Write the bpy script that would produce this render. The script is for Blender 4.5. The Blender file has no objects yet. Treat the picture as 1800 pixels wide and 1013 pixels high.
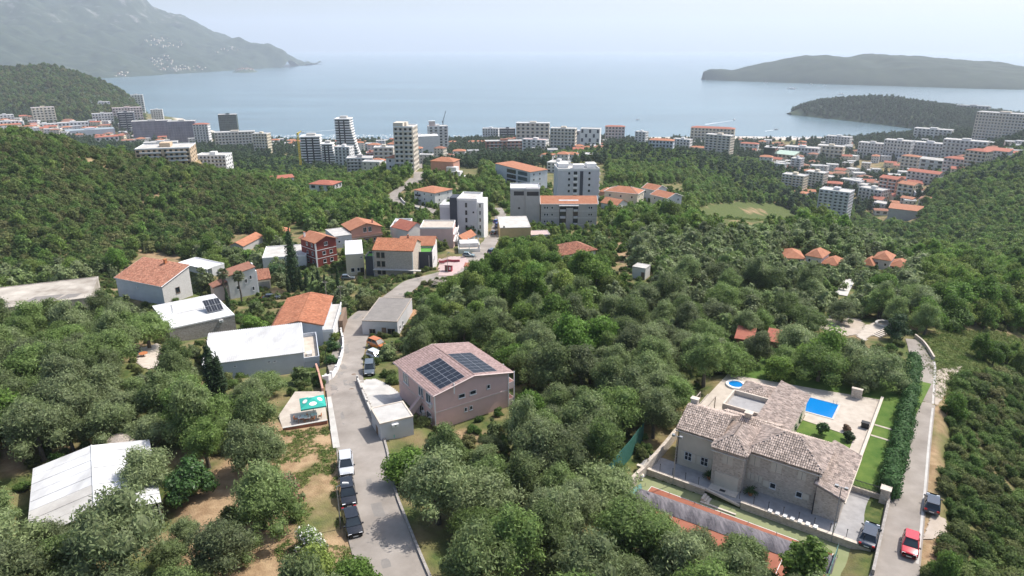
import bpy, math, random
import numpy as np
from mathutils import Vector, Matrix

R = math.radians
rng = np.random.default_rng(7)
random.seed(7)
sc = bpy.context.scene
col = sc.collection

# ---------------------------------------------------------------- camera, sky, sun, exposure
FPX = 1200.0            # focal length in photograph pixels (1800 wide)
PITCH = R(19.5)
CAMH = 190.0            # metres above the sea
cam = bpy.data.cameras.new('camera')
cam.sensor_width = 36.0
cam.lens = 36.0 * FPX / 1800.0
cam.clip_start = 1.0
cam.clip_end = 80000.0
camo = bpy.data.objects.new('camera', cam)
camo.location = (0, 0, CAMH)
camo.rotation_euler = (R(90) - PITCH, 0, 0)
col.objects.link(camo)
sc.camera = camo

SUN_AZ = R(60)          # to the right of straight ahead (+Y)
SUN_EL = R(54)
world = bpy.data.worlds.new('World')
sc.world = world
world.use_nodes = True
wn = world.node_tree
bg = wn.nodes['Background']
sky = wn.nodes.new('ShaderNodeTexSky')
sky.sky_type = 'NISHITA'
sky.sun_disc = False
sky.sun_elevation = SUN_EL
sky.sun_rotation = SUN_AZ
sky.air_density = 1.0
sky.dust_density = 2.8
sky.ozone_density = 1.6
wn.links.new(sky.outputs[0], bg.inputs[0])
bg.inputs[1].default_value = 0.138

sun = bpy.data.lights.new('sun', 'SUN')
sun.energy = 4.0
sun.angle = R(0.6)
sun.color = (1.0, 0.955, 0.89)
suno = bpy.data.objects.new('sun', sun)
sd = Vector((math.sin(SUN_AZ) * math.cos(SUN_EL), math.cos(SUN_AZ) * math.cos(SUN_EL), math.sin(SUN_EL)))
suno.rotation_euler = sd.to_track_quat('Z', 'Y').to_euler()
suno.location = (200, 100, 600)
col.objects.link(suno)

vs = sc.view_settings
vs.view_transform = 'Standard'
vs.look = 'None'
vs.exposure = 0.52
vs.gamma = 1.0
vs.use_curve_mapping = False
cy = sc.cycles
cy.use_denoising = True
cy.denoiser = 'OPENIMAGEDENOISE'
cy.denoising_input_passes = 'RGB_ALBEDO_NORMAL'
cy.denoising_prefilter = 'ACCURATE'
cy.max_bounces = 5
cy.diffuse_bounces = 3
cy.glossy_bounces = 2
cy.transmission_bounces = 2
cy.volume_bounces = 1
cy.transparent_max_bounces = 6
cy.caustics_reflective = False
cy.caustics_refractive = False
cy.sample_clamp_indirect = 6.0

# ---------------------------------------------------------------- surveying: photograph pixel -> place
CP, SP = math.cos(PITCH), math.sin(PITCH)
def ray(u, v):
    a = (u - 900.0) / FPX; b = -(v - 506.5) / FPX
    return np.array([a, CP + b * SP, -SP + b * CP])
def at(u, v, d):
    """point seen at pixel (u, v) that lies d metres below the camera's height"""
    r = ray(u, v); t = d / -r[2]
    return np.array([r[0] * t, r[1] * t, CAMH - d])
def pix(x, y, z):
    z = z - CAMH
    f = y * CP - z * SP; up = y * SP + z * CP
    return 900 + FPX * x / f, 506.5 - FPX * up / f, f

# ---------------------------------------------------------------- terrain heights
CTRL = '''690 1013 49|0 1013 48.5|350 1013 49|1100 1013 51.5|1550 1013 53|1800 1013 56|0 850 49.5|300 850 49.5|617 880 49.5|620 800 50.2|615 720 51.3|605 660 53.2
640 590 56.5|680 545 59|710 505 62|800 470 64|860 430 66.5|885 395 70|0 700 50.5|300 700 51.5|0 600 53|200 600 54|100 530 58|0 475 79|0 330 60
0 230 46|150 270 55|300 290 66|420 315 76|520 360 86|300 380 78|150 380 72|300 465 80|420 425 76|480 405 78|495 325 105|567 350 90|640 330 92
760 366 77|690 355 77|740 295 73|700 290 73|800 310 80|830 335 80|905 426 73|1000 408 75|1020 364 77|910 328 81|1130 371 77|1200 355 82|1010 452 61
1125 490 56|950 520 57|900 600 55|800 735 52|700 700 51.5|1100 600 54.5|1000 800 51.5|1300 600 55.5|1300 500 58.5|1300 440 63|1420 458 65|1545 470 69
1500 560 58.5|1590 600 56|1700 560 61|1800 520 72|1680 470 86|1730 462 97|1640 900 53|1600 760 53.5|1800 800 61|1750 650 59|1800 640 65|1800 292 106
1620 350 130|1700 330 118|1800 400 120|1640 430 128|1760 440 112|1460 390 147|1560 392 150|1500 320 160|1650 300 162|1750 262 150|1380 300 142
1240 278 142|1100 262 108|1200 335 90|1330 385 74|1440 400 80|1350 320 130|1300 262 168|1500 265 174|1400 247 188|1200 250 182|1100 247 183|1000 247 172
900 262 150|820 262 150|640 290 131|560 300 133|450 265 160|380 280 140|300 275 112|600 340 95|900 290 110|1000 300 100|1000 340 85|880 420 70
1250 700 53.5|1500 700 53.8|1400 880 53|1480 950 53|1130 920 53|330 258 165|200 240 168|60 225 150|0 205 130|150 205 140|230 180 165|300 215 185
1700 240 150|1790 235 120|1640 235 165|1560 245 176'''
COAST = '290 196|320 207|345 215|375 228|420 240|500 245|600 246|700 246|800 245|900 243|1000 242|1100 241|1200 240|1330 239|1420 241|1480 240|1600 236|1800 225'
pts = []
for it in CTRL.replace('\n', '|').split('|'):
    u, v, d = map(float, it.split()); p = at(u, v, d); pts.append((p[0], p[1], p[2]))
for it in COAST.split('|'):
    u, v = map(float, it.split()); p = at(u, v, CAMH)
    pts.append((p[0], p[1], 0.3)); pts.append((p[0] * 1.04, p[1] * 1.04, -4.0)); pts.append((p[0] * 1.2, p[1] * 1.2, -9.0))
for x, y, d in [(-230, 235, 82), (-110, 250, 76), (-500, 620, 112), (-330, 560, 95), (-250, 500, 90), (-60, 25, 48.5), (60, 25, 55), (0, 25, 49), (-120, 100, 54),
                (110, 70, 66), (130, 130, 72), (400, 300, 130), (300, 250, 110), (-300, 250, 90), (-900, 1000, 120), (900, 1000, 140), (700, 700, 110),
                (150, 420, 125), (230, 420, 140), (-60, 620, 105), (40, 560, 100), (60, 760, 120), (-20, 900, 140)]:
    pts.append((x, y, CAMH - d))
pts = np.array(pts)
def warp(x, y):
    return np.stack([1.6 * x / y, np.log(y)], -1)
PW = warp(pts[:, 0], pts[:, 1])
def kern(r2):
    return np.sqrt(r2 + 0.06 ** 2)
K = kern(((PW[:, None] - PW[None]) ** 2).sum(-1)) - np.eye(len(PW)) * 0.02
n_ = len(PW)
A_ = np.zeros((n_ + 1, n_ + 1)); A_[:n_, :n_] = K; A_[:n_, n_] = 1; A_[n_, :n_] = 1
SOL = np.linalg.solve(A_, np.append(pts[:, 2], 0))
AMIN, AMAX, NA = -1.3, 1.3, 330
B0, B1, NB = math.log(24.0), math.log(1950.0), 440
ga = np.linspace(AMIN, AMAX, NA); gb = np.linspace(B0, B1, NB)
GA, GB = np.meshgrid(ga, gb, indexing='ij')
GX, GY = GA * np.exp(GB), np.exp(GB)
GZ = np.zeros_like(GX)
for i in range(NA):
    q = warp(GX[i], GY[i])
    GZ[i] = kern(((q[:, None] - PW[None]) ** 2).sum(-1)) @ SOL[:n_] + SOL[n_]

def poly_dist(px, py, poly):
    """signed distance (negative inside) of points to a closed polygon"""
    px = np.asarray(px, float); py = np.asarray(py, float)
    d = np.full(px.shape, 1e9); ins = np.zeros(px.shape, bool)
    n = len(poly)
    for i in range(n):
        x1, y1 = poly[i][0], poly[i][1]; x2, y2 = poly[(i + 1) % n][0], poly[(i + 1) % n][1]
        ex, ey = x2 - x1, y2 - y1
        t = np.clip(((px - x1) * ex + (py - y1) * ey) / (ex * ex + ey * ey + 1e-12), 0, 1)
        d = np.minimum(d, np.hypot(px - x1 - t * ex, py - y1 - t * ey))
        c = (y1 > py) != (y2 > py)
        xx = x1 + (py - y1) * ex / (ey if abs(ey) > 1e-12 else 1e-12)
        ins ^= c & (px < xx)
    return np.where(ins, -d, d)
def line_dist(px, py, line):
    d = np.full(np.shape(px), 1e9)
    for (x1, y1), (x2, y2) in zip(line[:-1], line[1:]):
        ex, ey = x2 - x1, y2 - y1
        t = np.clip(((px - x1) * ex + (py - y1) * ey) / (ex * ex + ey * ey + 1e-12), 0, 1)
        d = np.minimum(d, np.hypot(px - x1 - t * ex, py - y1 - t * ey))
    return d
def pad(poly, z, m=3.0):
    """level a plot of ground"""
    P_ = np.array([p[:2] for p in poly]); lo = P_.min(0) - m - 2; hi = P_.max(0) + m + 2
    k = (GX > lo[0]) & (GX < hi[0]) & (GY > lo[1]) & (GY < hi[1])
    if not k.any(): return
    d = poly_dist(GX[k], GY[k], P_)
    w = np.clip(1 - (d - 0.6) / m, 0, 1); w = w * w * (3 - 2 * w)
    GZ[k] = GZ[k] * (1 - w) + z * w
def hgt(x, y):
    x = np.asarray(x, float); y = np.maximum(np.asarray(y, float), 1.0)
    fa = np.clip((x / y - AMIN) / (AMAX - AMIN) * (NA - 1), 0, NA - 1.001)
    fb = np.clip((np.log(y) - B0) / (B1 - B0) * (NB - 1), 0, NB - 1.001)
    i = fa.astype(int); j = fb.astype(int); s = fa - i; t = fb - j
    return GZ[i, j] * (1 - s) * (1 - t) + GZ[i + 1, j] * s * (1 - t) + GZ[i, j + 1] * (1 - s) * t + GZ[i + 1, j + 1] * s * t
def G(u, v):
    """ground point seen at pixel (u, v)"""
    r = ray(u, v)
    ys = np.exp(np.linspace(B0, B1, 3000)); t = ys / r[1]
    zz = CAMH + r[2] * t; h = hgt(r[0] * t, ys)
    k = np.argmax(zz <= h)
    if zz[k] > h[k]: k = len(ys) - 1
    return np.array([r[0] * t[k], ys[k], h[k]])
def GP(s):
    return [G(*map(float, q.split())) for q in s.split('|')]
# ---------------------------------------------------------------- materials
MATS = {}
def mat(name, c, rough=.8, var=.12, scale=1.5, bump=0.0, bscale=None, metal=0.0, spec=.3, tone=0.0, orand=0.0, c2=None, detail=4, trans=0.0, stretch=None, hue=None):
    if name in MATS: return MATS[name]
    m = bpy.data.materials.new(name); m.use_nodes = True
    nt = m.node_tree; N = nt.nodes; L = nt.links
    b = N['Principled BSDF']
    b.inputs['Roughness'].default_value = rough
    b.inputs['Metallic'].default_value = metal
    b.inputs['Specular IOR Level'].default_value = spec
    geo = N.new('ShaderNodeNewGeometry')
    vec = geo.outputs['Position']
    if stretch:
        mp = N.new('ShaderNodeMapping'); mp.inputs['Scale'].default_value = stretch
        L.new(vec, mp.inputs[0]); vec = mp.outputs[0]
    nz = N.new('ShaderNodeTexNoise'); nz.inputs['Scale'].default_value = scale; nz.inputs['Detail'].default_value = detail
    nz.inputs['Roughness'].default_value = .62
    L.new(vec, nz.inputs['Vector'])
    if c2 is None:
        c2 = tuple(min(1, x * (1 + var)) for x in c); c1 = tuple(x * (1 - var) for x in c)
    else: c1 = c
    mr = N.new('ShaderNodeMapRange'); mr.inputs[1].default_value = .33; mr.inputs[2].default_value = .67
    L.new(nz.outputs['Fac'], mr.inputs[0])
    mx = N.new('ShaderNodeMix'); mx.data_type = 'RGBA'
    mx.inputs[6].default_value = (*c1, 1); mx.inputs[7].default_value = (*c2, 1)
    L.new(mr.outputs[0], mx.inputs[0])
    out = mx.outputs[2]
    if hue:      # a second leaf colour that some plants lean towards
        oi_ = N.new('ShaderNodeObjectInfo'); pw = N.new('ShaderNodeMath'); pw.operation = 'FRACT'; ml_ = N.new('ShaderNodeMath'); ml_.operation = 'MULTIPLY'; ml_.inputs[1].default_value = 7.31
        L.new(oi_.outputs['Random'], ml_.inputs[0]); L.new(ml_.outputs[0], pw.inputs[0]); p2_ = N.new('ShaderNodeMath'); p2_.operation = 'POWER'; p2_.inputs[1].default_value = 1.8; L.new(pw.outputs[0], p2_.inputs[0])
        hx = N.new('ShaderNodeMix'); hx.data_type = 'RGBA'; L.new(p2_.outputs[0], hx.inputs[0]); L.new(out, hx.inputs[6]); hx.inputs[7].default_value = (*hue, 1); out = hx.outputs[2]
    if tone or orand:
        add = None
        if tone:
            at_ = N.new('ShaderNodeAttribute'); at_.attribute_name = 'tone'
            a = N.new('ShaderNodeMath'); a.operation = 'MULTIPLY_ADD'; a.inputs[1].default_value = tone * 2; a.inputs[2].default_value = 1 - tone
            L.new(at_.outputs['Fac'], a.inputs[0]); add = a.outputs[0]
        if orand:
            oi = N.new('ShaderNodeObjectInfo')
            o = N.new('ShaderNodeMath'); o.operation = 'MULTIPLY_ADD'; o.inputs[1].default_value = orand * 2; o.inputs[2].default_value = 1 - orand
            L.new(oi.outputs['Random'], o.inputs[0])
            if add is not None:
                mm = N.new('ShaderNodeMath'); mm.operation = 'MULTIPLY'; L.new(add, mm.inputs[0]); L.new(o.outputs[0], mm.inputs[1]); add = mm.outputs[0]
            else: add = o.outputs[0]
        vm = N.new('ShaderNodeVectorMath'); vm.operation = 'SCALE'
        L.new(out, vm.inputs[0]); L.new(add, vm.inputs['Scale']); out = vm.outputs[0]
    L.new(out, b.inputs['Base Color'])
    if bump:
        n2 = N.new('ShaderNodeTexNoise'); n2.inputs['Scale'].default_value = bscale or scale * 4; n2.inputs['Detail'].default_value = 4
        L.new(vec, n2.inputs['Vector'])
        bp = N.new('ShaderNodeBump'); bp.inputs['Strength'].default_value = bump; bp.inputs['Distance'].default_value = .1
        L.new(n2.outputs['Fac'], bp.inputs['Height']); L.new(bp.outputs[0], b.inputs['Normal'])
    if trans:
        tr = N.new('ShaderNodeBsdfTranslucent'); ms = N.new('ShaderNodeMixShader'); ms.inputs[0].default_value = trans
        L.new(out, tr.inputs['Color']); L.new(b.outputs[0], ms.inputs[1]); L.new(tr.outputs[0], ms.inputs[2])
        L.new(ms.outputs[0], N['Material Output'].inputs['Surface'])
    MATS[name] = m
    return m

def stone(name, c1, c2, mortar, scale=3.0, bump=.6):
    """rubble stone facing: voronoi cells with recessed joints"""
    m = mat(name, c1, .9, scale=.8, c2=c2)
    nt = m.node_tree; N = nt.nodes; L = nt.links; b = N['Principled BSDF']
    geo = N.new('ShaderNodeNewGeometry')
    mp = N.new('ShaderNodeMapping'); mp.inputs['Scale'].default_value = (1, 1, 1.6); L.new(geo.outputs['Position'], mp.inputs[0])
    v = N.new('ShaderNodeTexVoronoi'); v.inputs['Scale'].default_value = scale; L.new(mp.outputs[0], v.inputs['Vector'])
    ve = N.new('ShaderNodeTexVoronoi'); ve.feature = 'DISTANCE_TO_EDGE'; ve.inputs['Scale'].default_value = scale; L.new(mp.outputs[0], ve.inputs['Vector'])
    mx = N.new('ShaderNodeMix'); mx.data_type = 'RGBA'; mx.inputs[6].default_value = (*c1, 1); mx.inputs[7].default_value = (*c2, 1)
    sep = N.new('ShaderNodeSeparateColor'); L.new(v.outputs['Color'], sep.inputs[0]); L.new(sep.outputs[0], mx.inputs[0])
    mr = N.new('ShaderNodeMapRange'); mr.inputs[1].default_value = .03; mr.inputs[2].default_value = .1; L.new(ve.outputs['Distance'], mr.inputs[0])
    m2 = N.new('ShaderNodeMix'); m2.data_type = 'RGBA'; m2.inputs[6].default_value = (*mortar, 1)
    L.new(mr.outputs[0], m2.inputs[0]); L.new(mx.outputs[2], m2.inputs[7]); L.new(m2.outputs[2], b.inputs['Base Color'])
    bp = N.new('ShaderNodeBump'); bp.inputs['Strength'].default_value = bump; bp.inputs['Distance'].default_value = .06
    L.new(mr.outputs[0], bp.inputs['Height']); L.new(bp.outputs[0], b.inputs['Normal'])
    return m

def glass(name='window_glass', c=(.02, .028, .035), rough=.08):
    return mat(name, c, rough, var=.2, scale=.4, spec=.6)

def grid_mat(name, c1, c2, sx, sy, lw, rough=.5):
    return mat(name, c1, rough)

M = {}
def defmats():
    M['olive'] = mat('olive_leaf', (.170, .215, .088), .6, scale=.35, c2=(.245, .288, .145), tone=.38, orand=.32, trans=.42, hue=(.160, .240, .062), spec=.25)
    M['broad'] = mat('broad_leaf', (.100, .195, .032), .6, scale=.25, c2=(.165, .275, .055), tone=.38, orand=.30, trans=.44, hue=(.195, .245, .06), spec=.25)
    M['scrub'] = mat('scrub_leaf', (.072, .145, .030), .65, scale=.12, c2=(.140, .210, .055), tone=.38, orand=.35, trans=.42, hue=(.170, .170, .068), spec=.2)
    M['pine'] = mat('pine_leaf', (.038, .075, .028), .65, scale=.1, c2=(.062, .105, .04), tone=.3, orand=.25, trans=.15, spec=.2)
    M['cypress'] = mat('cypress_leaf', (.030, .058, .022), .65, scale=.6, c2=(.05, .085, .032), tone=.35, orand=.2, trans=.12, spec=.2)
    M['hedge'] = mat('hedge_leaf', (.040, .100, .026), .65, scale=.8, c2=(.07, .145, .042), tone=.35, trans=.25, spec=.2)
    M['lime'] = mat('bright_leaf', (.10, .19, .025), .6, scale=.7, c2=(.16, .26, .045), tone=.35, trans=.25, spec=.25)
    M['dark_leaf'] = mat('laurel_leaf', (.035, .085, .02), .5, scale=.7, c2=(.065, .13, .03), tone=.35, trans=.2, spec=.35)
    M['palm'] = mat('palm_leaf', (.085, .12, .04), .5, scale=.7, c2=(.14, .16, .06), tone=.3, trans=.2, spec=.3)
    M['flower_white'] = mat('oleander_white', (.75, .74, .70), .6, tone=.15, trans=.2)
    M['flower_pink'] = mat('oleander_pink', (.42, .16, .15), .6, tone=.3, trans=.2)
    M['dry_leaf'] = mat('dry_leaf', (.22, .14, .09), .7, tone=.35, trans=.15)
    M['bark'] = mat('bark', (.12, .10, .08), .9, var=.3, scale=6, bump=.6, bscale=14)
    M['grass'] = mat('grass_blade', (.10, .165, .035), .7, scale=.35, c2=(.20, .22, .07), tone=.35, trans=.25, spec=.2)
    M['asphalt'] = mat('asphalt', (.225, .198, .172), .92, scale=.22, c2=(.335, .30, .265), bump=.25, bscale=30, detail=8)
    M['asphalt_patch'] = mat('asphalt_patch', (.20, .185, .17), .92, scale=.8, c2=(.25, .23, .21), bump=.25, bscale=30)
    M['concrete'] = mat('concrete', (.40, .385, .36), .9, scale=.6, c2=(.52, .50, .47), bump=.2, bscale=20, detail=8)
    M['concrete_pale'] = mat('concrete_pale', (.40, .38, .35), .9, scale=.35, c2=(.56, .54, .50), bump=.15, bscale=20, detail=8)
    M['paving'] = mat('grey_paving', (.27, .262, .26), .9, scale=.8, c2=(.36, .35, .345), bump=.2, bscale=12)
    M['travertine'] = mat('travertine_paving', (.40, .345, .285), .85, scale=.8, c2=(.52, .46, .39), bump=.2, bscale=10, detail=8)
    M['gravel'] = mat('gravel_yard', (.36, .30, .24), .95, scale=.5, c2=(.46, .395, .33), bump=.3, bscale=20, detail=8)
    M['old_concrete'] = mat('old_concrete', (.27, .235, .195), .95, scale=.22, c2=(.52, .475, .41), bump=.3, bscale=6, detail=10)
    M['white'] = mat('white_paint', (.72, .71, .69), .8, var=.05, scale=.7)
    M['white_roof'] = mat('white_sheet_roof', (.47, .465, .455), .55, c2=(.70, .70, .69), scale=.45, detail=10, stretch=(1, .35, 1))
    M['render_white'] = mat('white_render', (.60, .59, .57), .9, var=.07, scale=.5, bump=.1, bscale=12)
    M['render_blue'] = mat('pale_blue_and_shade_render', (.50, .53, .57), .9, var=.06, scale=.5)  # blue walls, and the bluish shade painted on two pale houses
    M['render_grey'] = mat('grey_render', (.40, .385, .37), .9, var=.07, scale=.5)
    M['render_lgrey'] = mat('light_grey_render', (.52, .52, .53), .9, var=.06, scale=.4)
    M['render_beige'] = mat('beige_render', (.60, .535, .445), .9, var=.08, scale=.4)
    M['render_cream'] = mat('cream_render', (.62, .55, .42), .9, var=.07, scale=.4)
    M['render_yellow'] = mat('ochre_render', (.52, .38, .20), .9, var=.08, scale=.4)
    M['render_tan'] = mat('sand_render', (.50, .38, .26), .9, var=.08, scale=.4)
    M['render_pink'] = mat('pink_render', (.62, .43, .395), .9, var=.06, scale=.5, bump=.1, bscale=10)
    M['render_palepink'] = mat('pale_pink_render', (.62, .50, .46), .9, var=.06, scale=.5)
    M['render_salmon'] = mat('salmon_render', (.52, .28, .21), .9, var=.08, scale=.4)
    M['render_red'] = mat('dark_red_render', (.22, .045, .035), .85, var=.1, scale=.4)
    M['render_brick'] = mat('brick_red_render', (.33, .14, .09), .9, var=.12, scale=.5)
    M['anthracite'] = mat('anthracite_render', (.055, .062, .078), .7, var=.1, scale=.5)
    M['dark_metal'] = mat('dark_metal', (.03, .03, .033), .45, var=.1)
    M['grey_metal'] = mat('grey_metal', (.32, .33, .34), .4, var=.1, metal=.6)
    M['tile'] = mat('orange_roof_tile', (.42, .165, .088), .85, scale=.7, c2=(.54, .245, .14), tone=.22, bump=.3, bscale=6, detail=8)
    M['tile_red'] = mat('red_roof_tile', (.40, .125, .085), .85, scale=.7, c2=(.50, .19, .12), tone=.22, bump=.3, bscale=6, detail=8)
    M['tile_old'] = mat('weathered_roof_tile', (.36, .155, .10), .9, scale=1.2, c2=(.47, .24, .16), tone=.3, bump=.3, bscale=6, detail=8)
    M['tile_villa'] = mat('grey_brown_roof_tile', (.37, .295, .25), .9, scale=1.5, c2=(.50, .41, .35), tone=.34, bump=.2, bscale=8, detail=6)
    M['tile_mauve'] = mat('mauve_roof_tile', (.31, .215, .195), .7, scale=2.5, c2=(.42, .30, .275), tone=.18, bump=.2, bscale=8)
    M['stone'] = stone('rubble_stone', (.43, .36, .29), (.63, .55, .465), (.56, .495, .425), 3.4)
    M['stone_grey'] = stone('grey_rubble_stone', (.26, .235, .21), (.40, .37, .34), (.36, .33, .30), 3.0)
    M['stone_pale'] = stone('pale_stone_facing', (.56, .53, .49), (.66, .63, .59), (.58, .55, .51), 3.4, .3)
    M['stone_trim'] = mat('cut_stone', (.56, .49, .41), .85, var=.1, scale=1.5)
    M['shutter'] = mat('cream_shutter', (.62, .56, .47), .7, var=.04)
    M['glass'] = glass()
    M['glass_blue'] = glass('blue_glass', (.05, .09, .12), .1)
    M['frame_white'] = mat('white_frame', (.72, .72, .72), .6, var=.03)
    M['solar'] = mat('solar_cell', (.014, .018, .028), .4, var=.25, scale=2, spec=.3)
    M['wood'] = mat('weathered_wood', (.20, .14, .10), .85, var=.25, scale=4)
    M['wood_grey'] = mat('grey_wood', (.36, .31, .26), .9, var=.25, scale=4)
    M['blue_tarp'] = mat('dark_blue_tarp', (.035, .065, .11), .6, var=.2)
    M['blue'] = mat('blue_plastic', (.02, .12, .45), .5, var=.15)
    M['cyan'] = mat('cyan_plastic', (.02, .38, .60), .45, var=.1)
    M['green_plastic'] = mat('teal_fabric', (.03, .36, .29), .7, var=.1)
    M['yellow'] = mat('yellow_plastic', (.60, .45, .04), .6)
    M['redp'] = mat('crimson_paint', (.33, .05, .07), .7, var=.15)
    M['rose'] = mat('rose_paving', (.46, .35, .33), .85, var=.08)
    M['turf'] = mat('green_turf', (.08, .24, .04), .9, scale=2, c2=(.11, .30, .055))
    M['lawn'] = mat('mown_lawn', (.055, .120, .016), .95, scale=.4, c2=(.12, .180, .035), bump=.4, bscale=30, detail=8)
    M['court_green'] = mat('court_green', (.19, .215, .10), .9, scale=.35, c2=(.25, .265, .14), detail=8)
    M['court_red'] = mat('court_clay', (.27, .095, .058), .9, scale=.4, c2=(.34, .135, .085), detail=8)
    M['net'] = mat('grey_net', (.10, .095, .105), .85, scale=.8, c2=(.22, .20, .215), bump=.5, bscale=8, stretch=(6, 1, 1))
    M['net_green'] = mat('green_net', (.03, .12, .09), .8, var=.2, scale=3)
    M['net_teal'] = mat('teal_net', (.11, .22, .20), .8, var=.2, scale=2)
    M['pool_tile'] = mat('pool_lining', (.02, .32, .62), .5, var=.1, scale=1)
    M['rubber'] = mat('tyre_rubber', (.018, .018, .018), .8)
    M['cloth_white'] = mat('white_cloth', (.72, .70, .66), .85, var=.05)
    M['terracotta'] = mat('terracotta', (.45, .17, .07), .8, var=.1)
defmats()

def water_mat(name, c, rough, bscale, bstr, dist=1.0, stretch=(1, 1, 1)):
    m = mat(name, c, rough, var=.28, scale=.004, spec=.5, detail=7, stretch=(.22, 1.5, 1))
    N = m.node_tree.nodes; L = m.node_tree.links; b = N['Principled BSDF']
    geo = N.new('ShaderNodeNewGeometry'); mp = N.new('ShaderNodeMapping'); mp.inputs['Scale'].default_value = stretch
    L.new(geo.outputs['Position'], mp.inputs[0])
    n = N.new('ShaderNodeTexNoise'); n.inputs['Scale'].default_value = bscale; n.inputs['Detail'].default_value = 8; n.inputs['Roughness'].default_value = .65
    L.new(mp.outputs[0], n.inputs['Vector'])
    bp = N.new('ShaderNodeBump'); bp.inputs['Strength'].default_value = bstr; bp.inputs['Distance'].default_value = dist
    L.new(n.outputs['Fac'], bp.inputs['Height']); L.new(bp.outputs[0], b.inputs['Normal'])
    return m
M['sea'] = water_mat('sea_water', (.095, .160, .188), .24, .02, .16, 2.0, (.35, 1.6, 1))
M['pool'] = water_mat('pool_water', (.005, .17, .46), .06, 1.5, .12, .2)
# ground: soil, dry grass, green cover in patches
def ground_mat():
    m = bpy.data.materials.new('ground'); m.use_nodes = True
    N = m.node_tree.nodes; L = m.node_tree.links; b = N['Principled BSDF']
    b.inputs['Roughness'].default_value = .95; b.inputs['Specular IOR Level'].default_value = .1
    geo = N.new('ShaderNodeNewGeometry')
    def noise(s, d=6):
        n = N.new('ShaderNodeTexNoise'); n.inputs['Scale'].default_value = s; n.inputs['Detail'].default_value = d
        L.new(geo.outputs['Position'], n.inputs['Vector']); return n.outputs['Fac']
    def ramp(f, a, z):
        r = N.new('ShaderNodeMapRange'); r.inputs[1].default_value = a; r.inputs[2].default_value = z; L.new(f, r.inputs[0]); return r.outputs[0]
    def mix(f, a, z):
        x = N.new('ShaderNodeMix'); x.data_type = 'RGBA'; L.new(f, x.inputs[0])
        for k, s in ((6, a), (7, z)):
            if isinstance(s, tuple): x.inputs[k].default_value = (*s, 1)
            else: L.new(s, x.inputs[k])
        return x.outputs[2]
    soil = mix(ramp(noise(.8, 10), .35, .65), (.25, .165, .095), (.38, .27, .16))
    green = mix(ramp(noise(1.2, 8), .35, .65), (.055, .085, .026), (.12, .135, .045))
    at_ = N.new('ShaderNodeAttribute'); at_.attribute_name = 'cover'
    f = N.new('ShaderNodeMath'); f.operation = 'ADD'; L.new(at_.outputs['Fac'], f.inputs[0])
    s = N.new('ShaderNodeMath'); s.operation = 'MULTIPLY_ADD'; s.inputs[1].default_value = 1.2; s.inputs[2].default_value = -.6; L.new(noise(.15, 6), s.inputs[0]); L.new(s.outputs[0], f.inputs[1])
    c = mix(ramp(f.outputs[0], .3, .7), soil, green)
    a2 = N.new('ShaderNodeAttribute'); a2.attribute_name = 'sand'
    c = mix(a2.outputs['Fac'], c, (.56, .50, .42))
    L.new(c, b.inputs['Base Color'])
    bp = N.new('ShaderNodeBump'); bp.inputs['Strength'].default_value = .6; bp.inputs['Distance'].default_value = .15
    L.new(noise(5, 6), bp.inputs['Height']); L.new(bp.outputs[0], b.inputs['Normal'])
    return m
M['ground'] = ground_mat()
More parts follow.
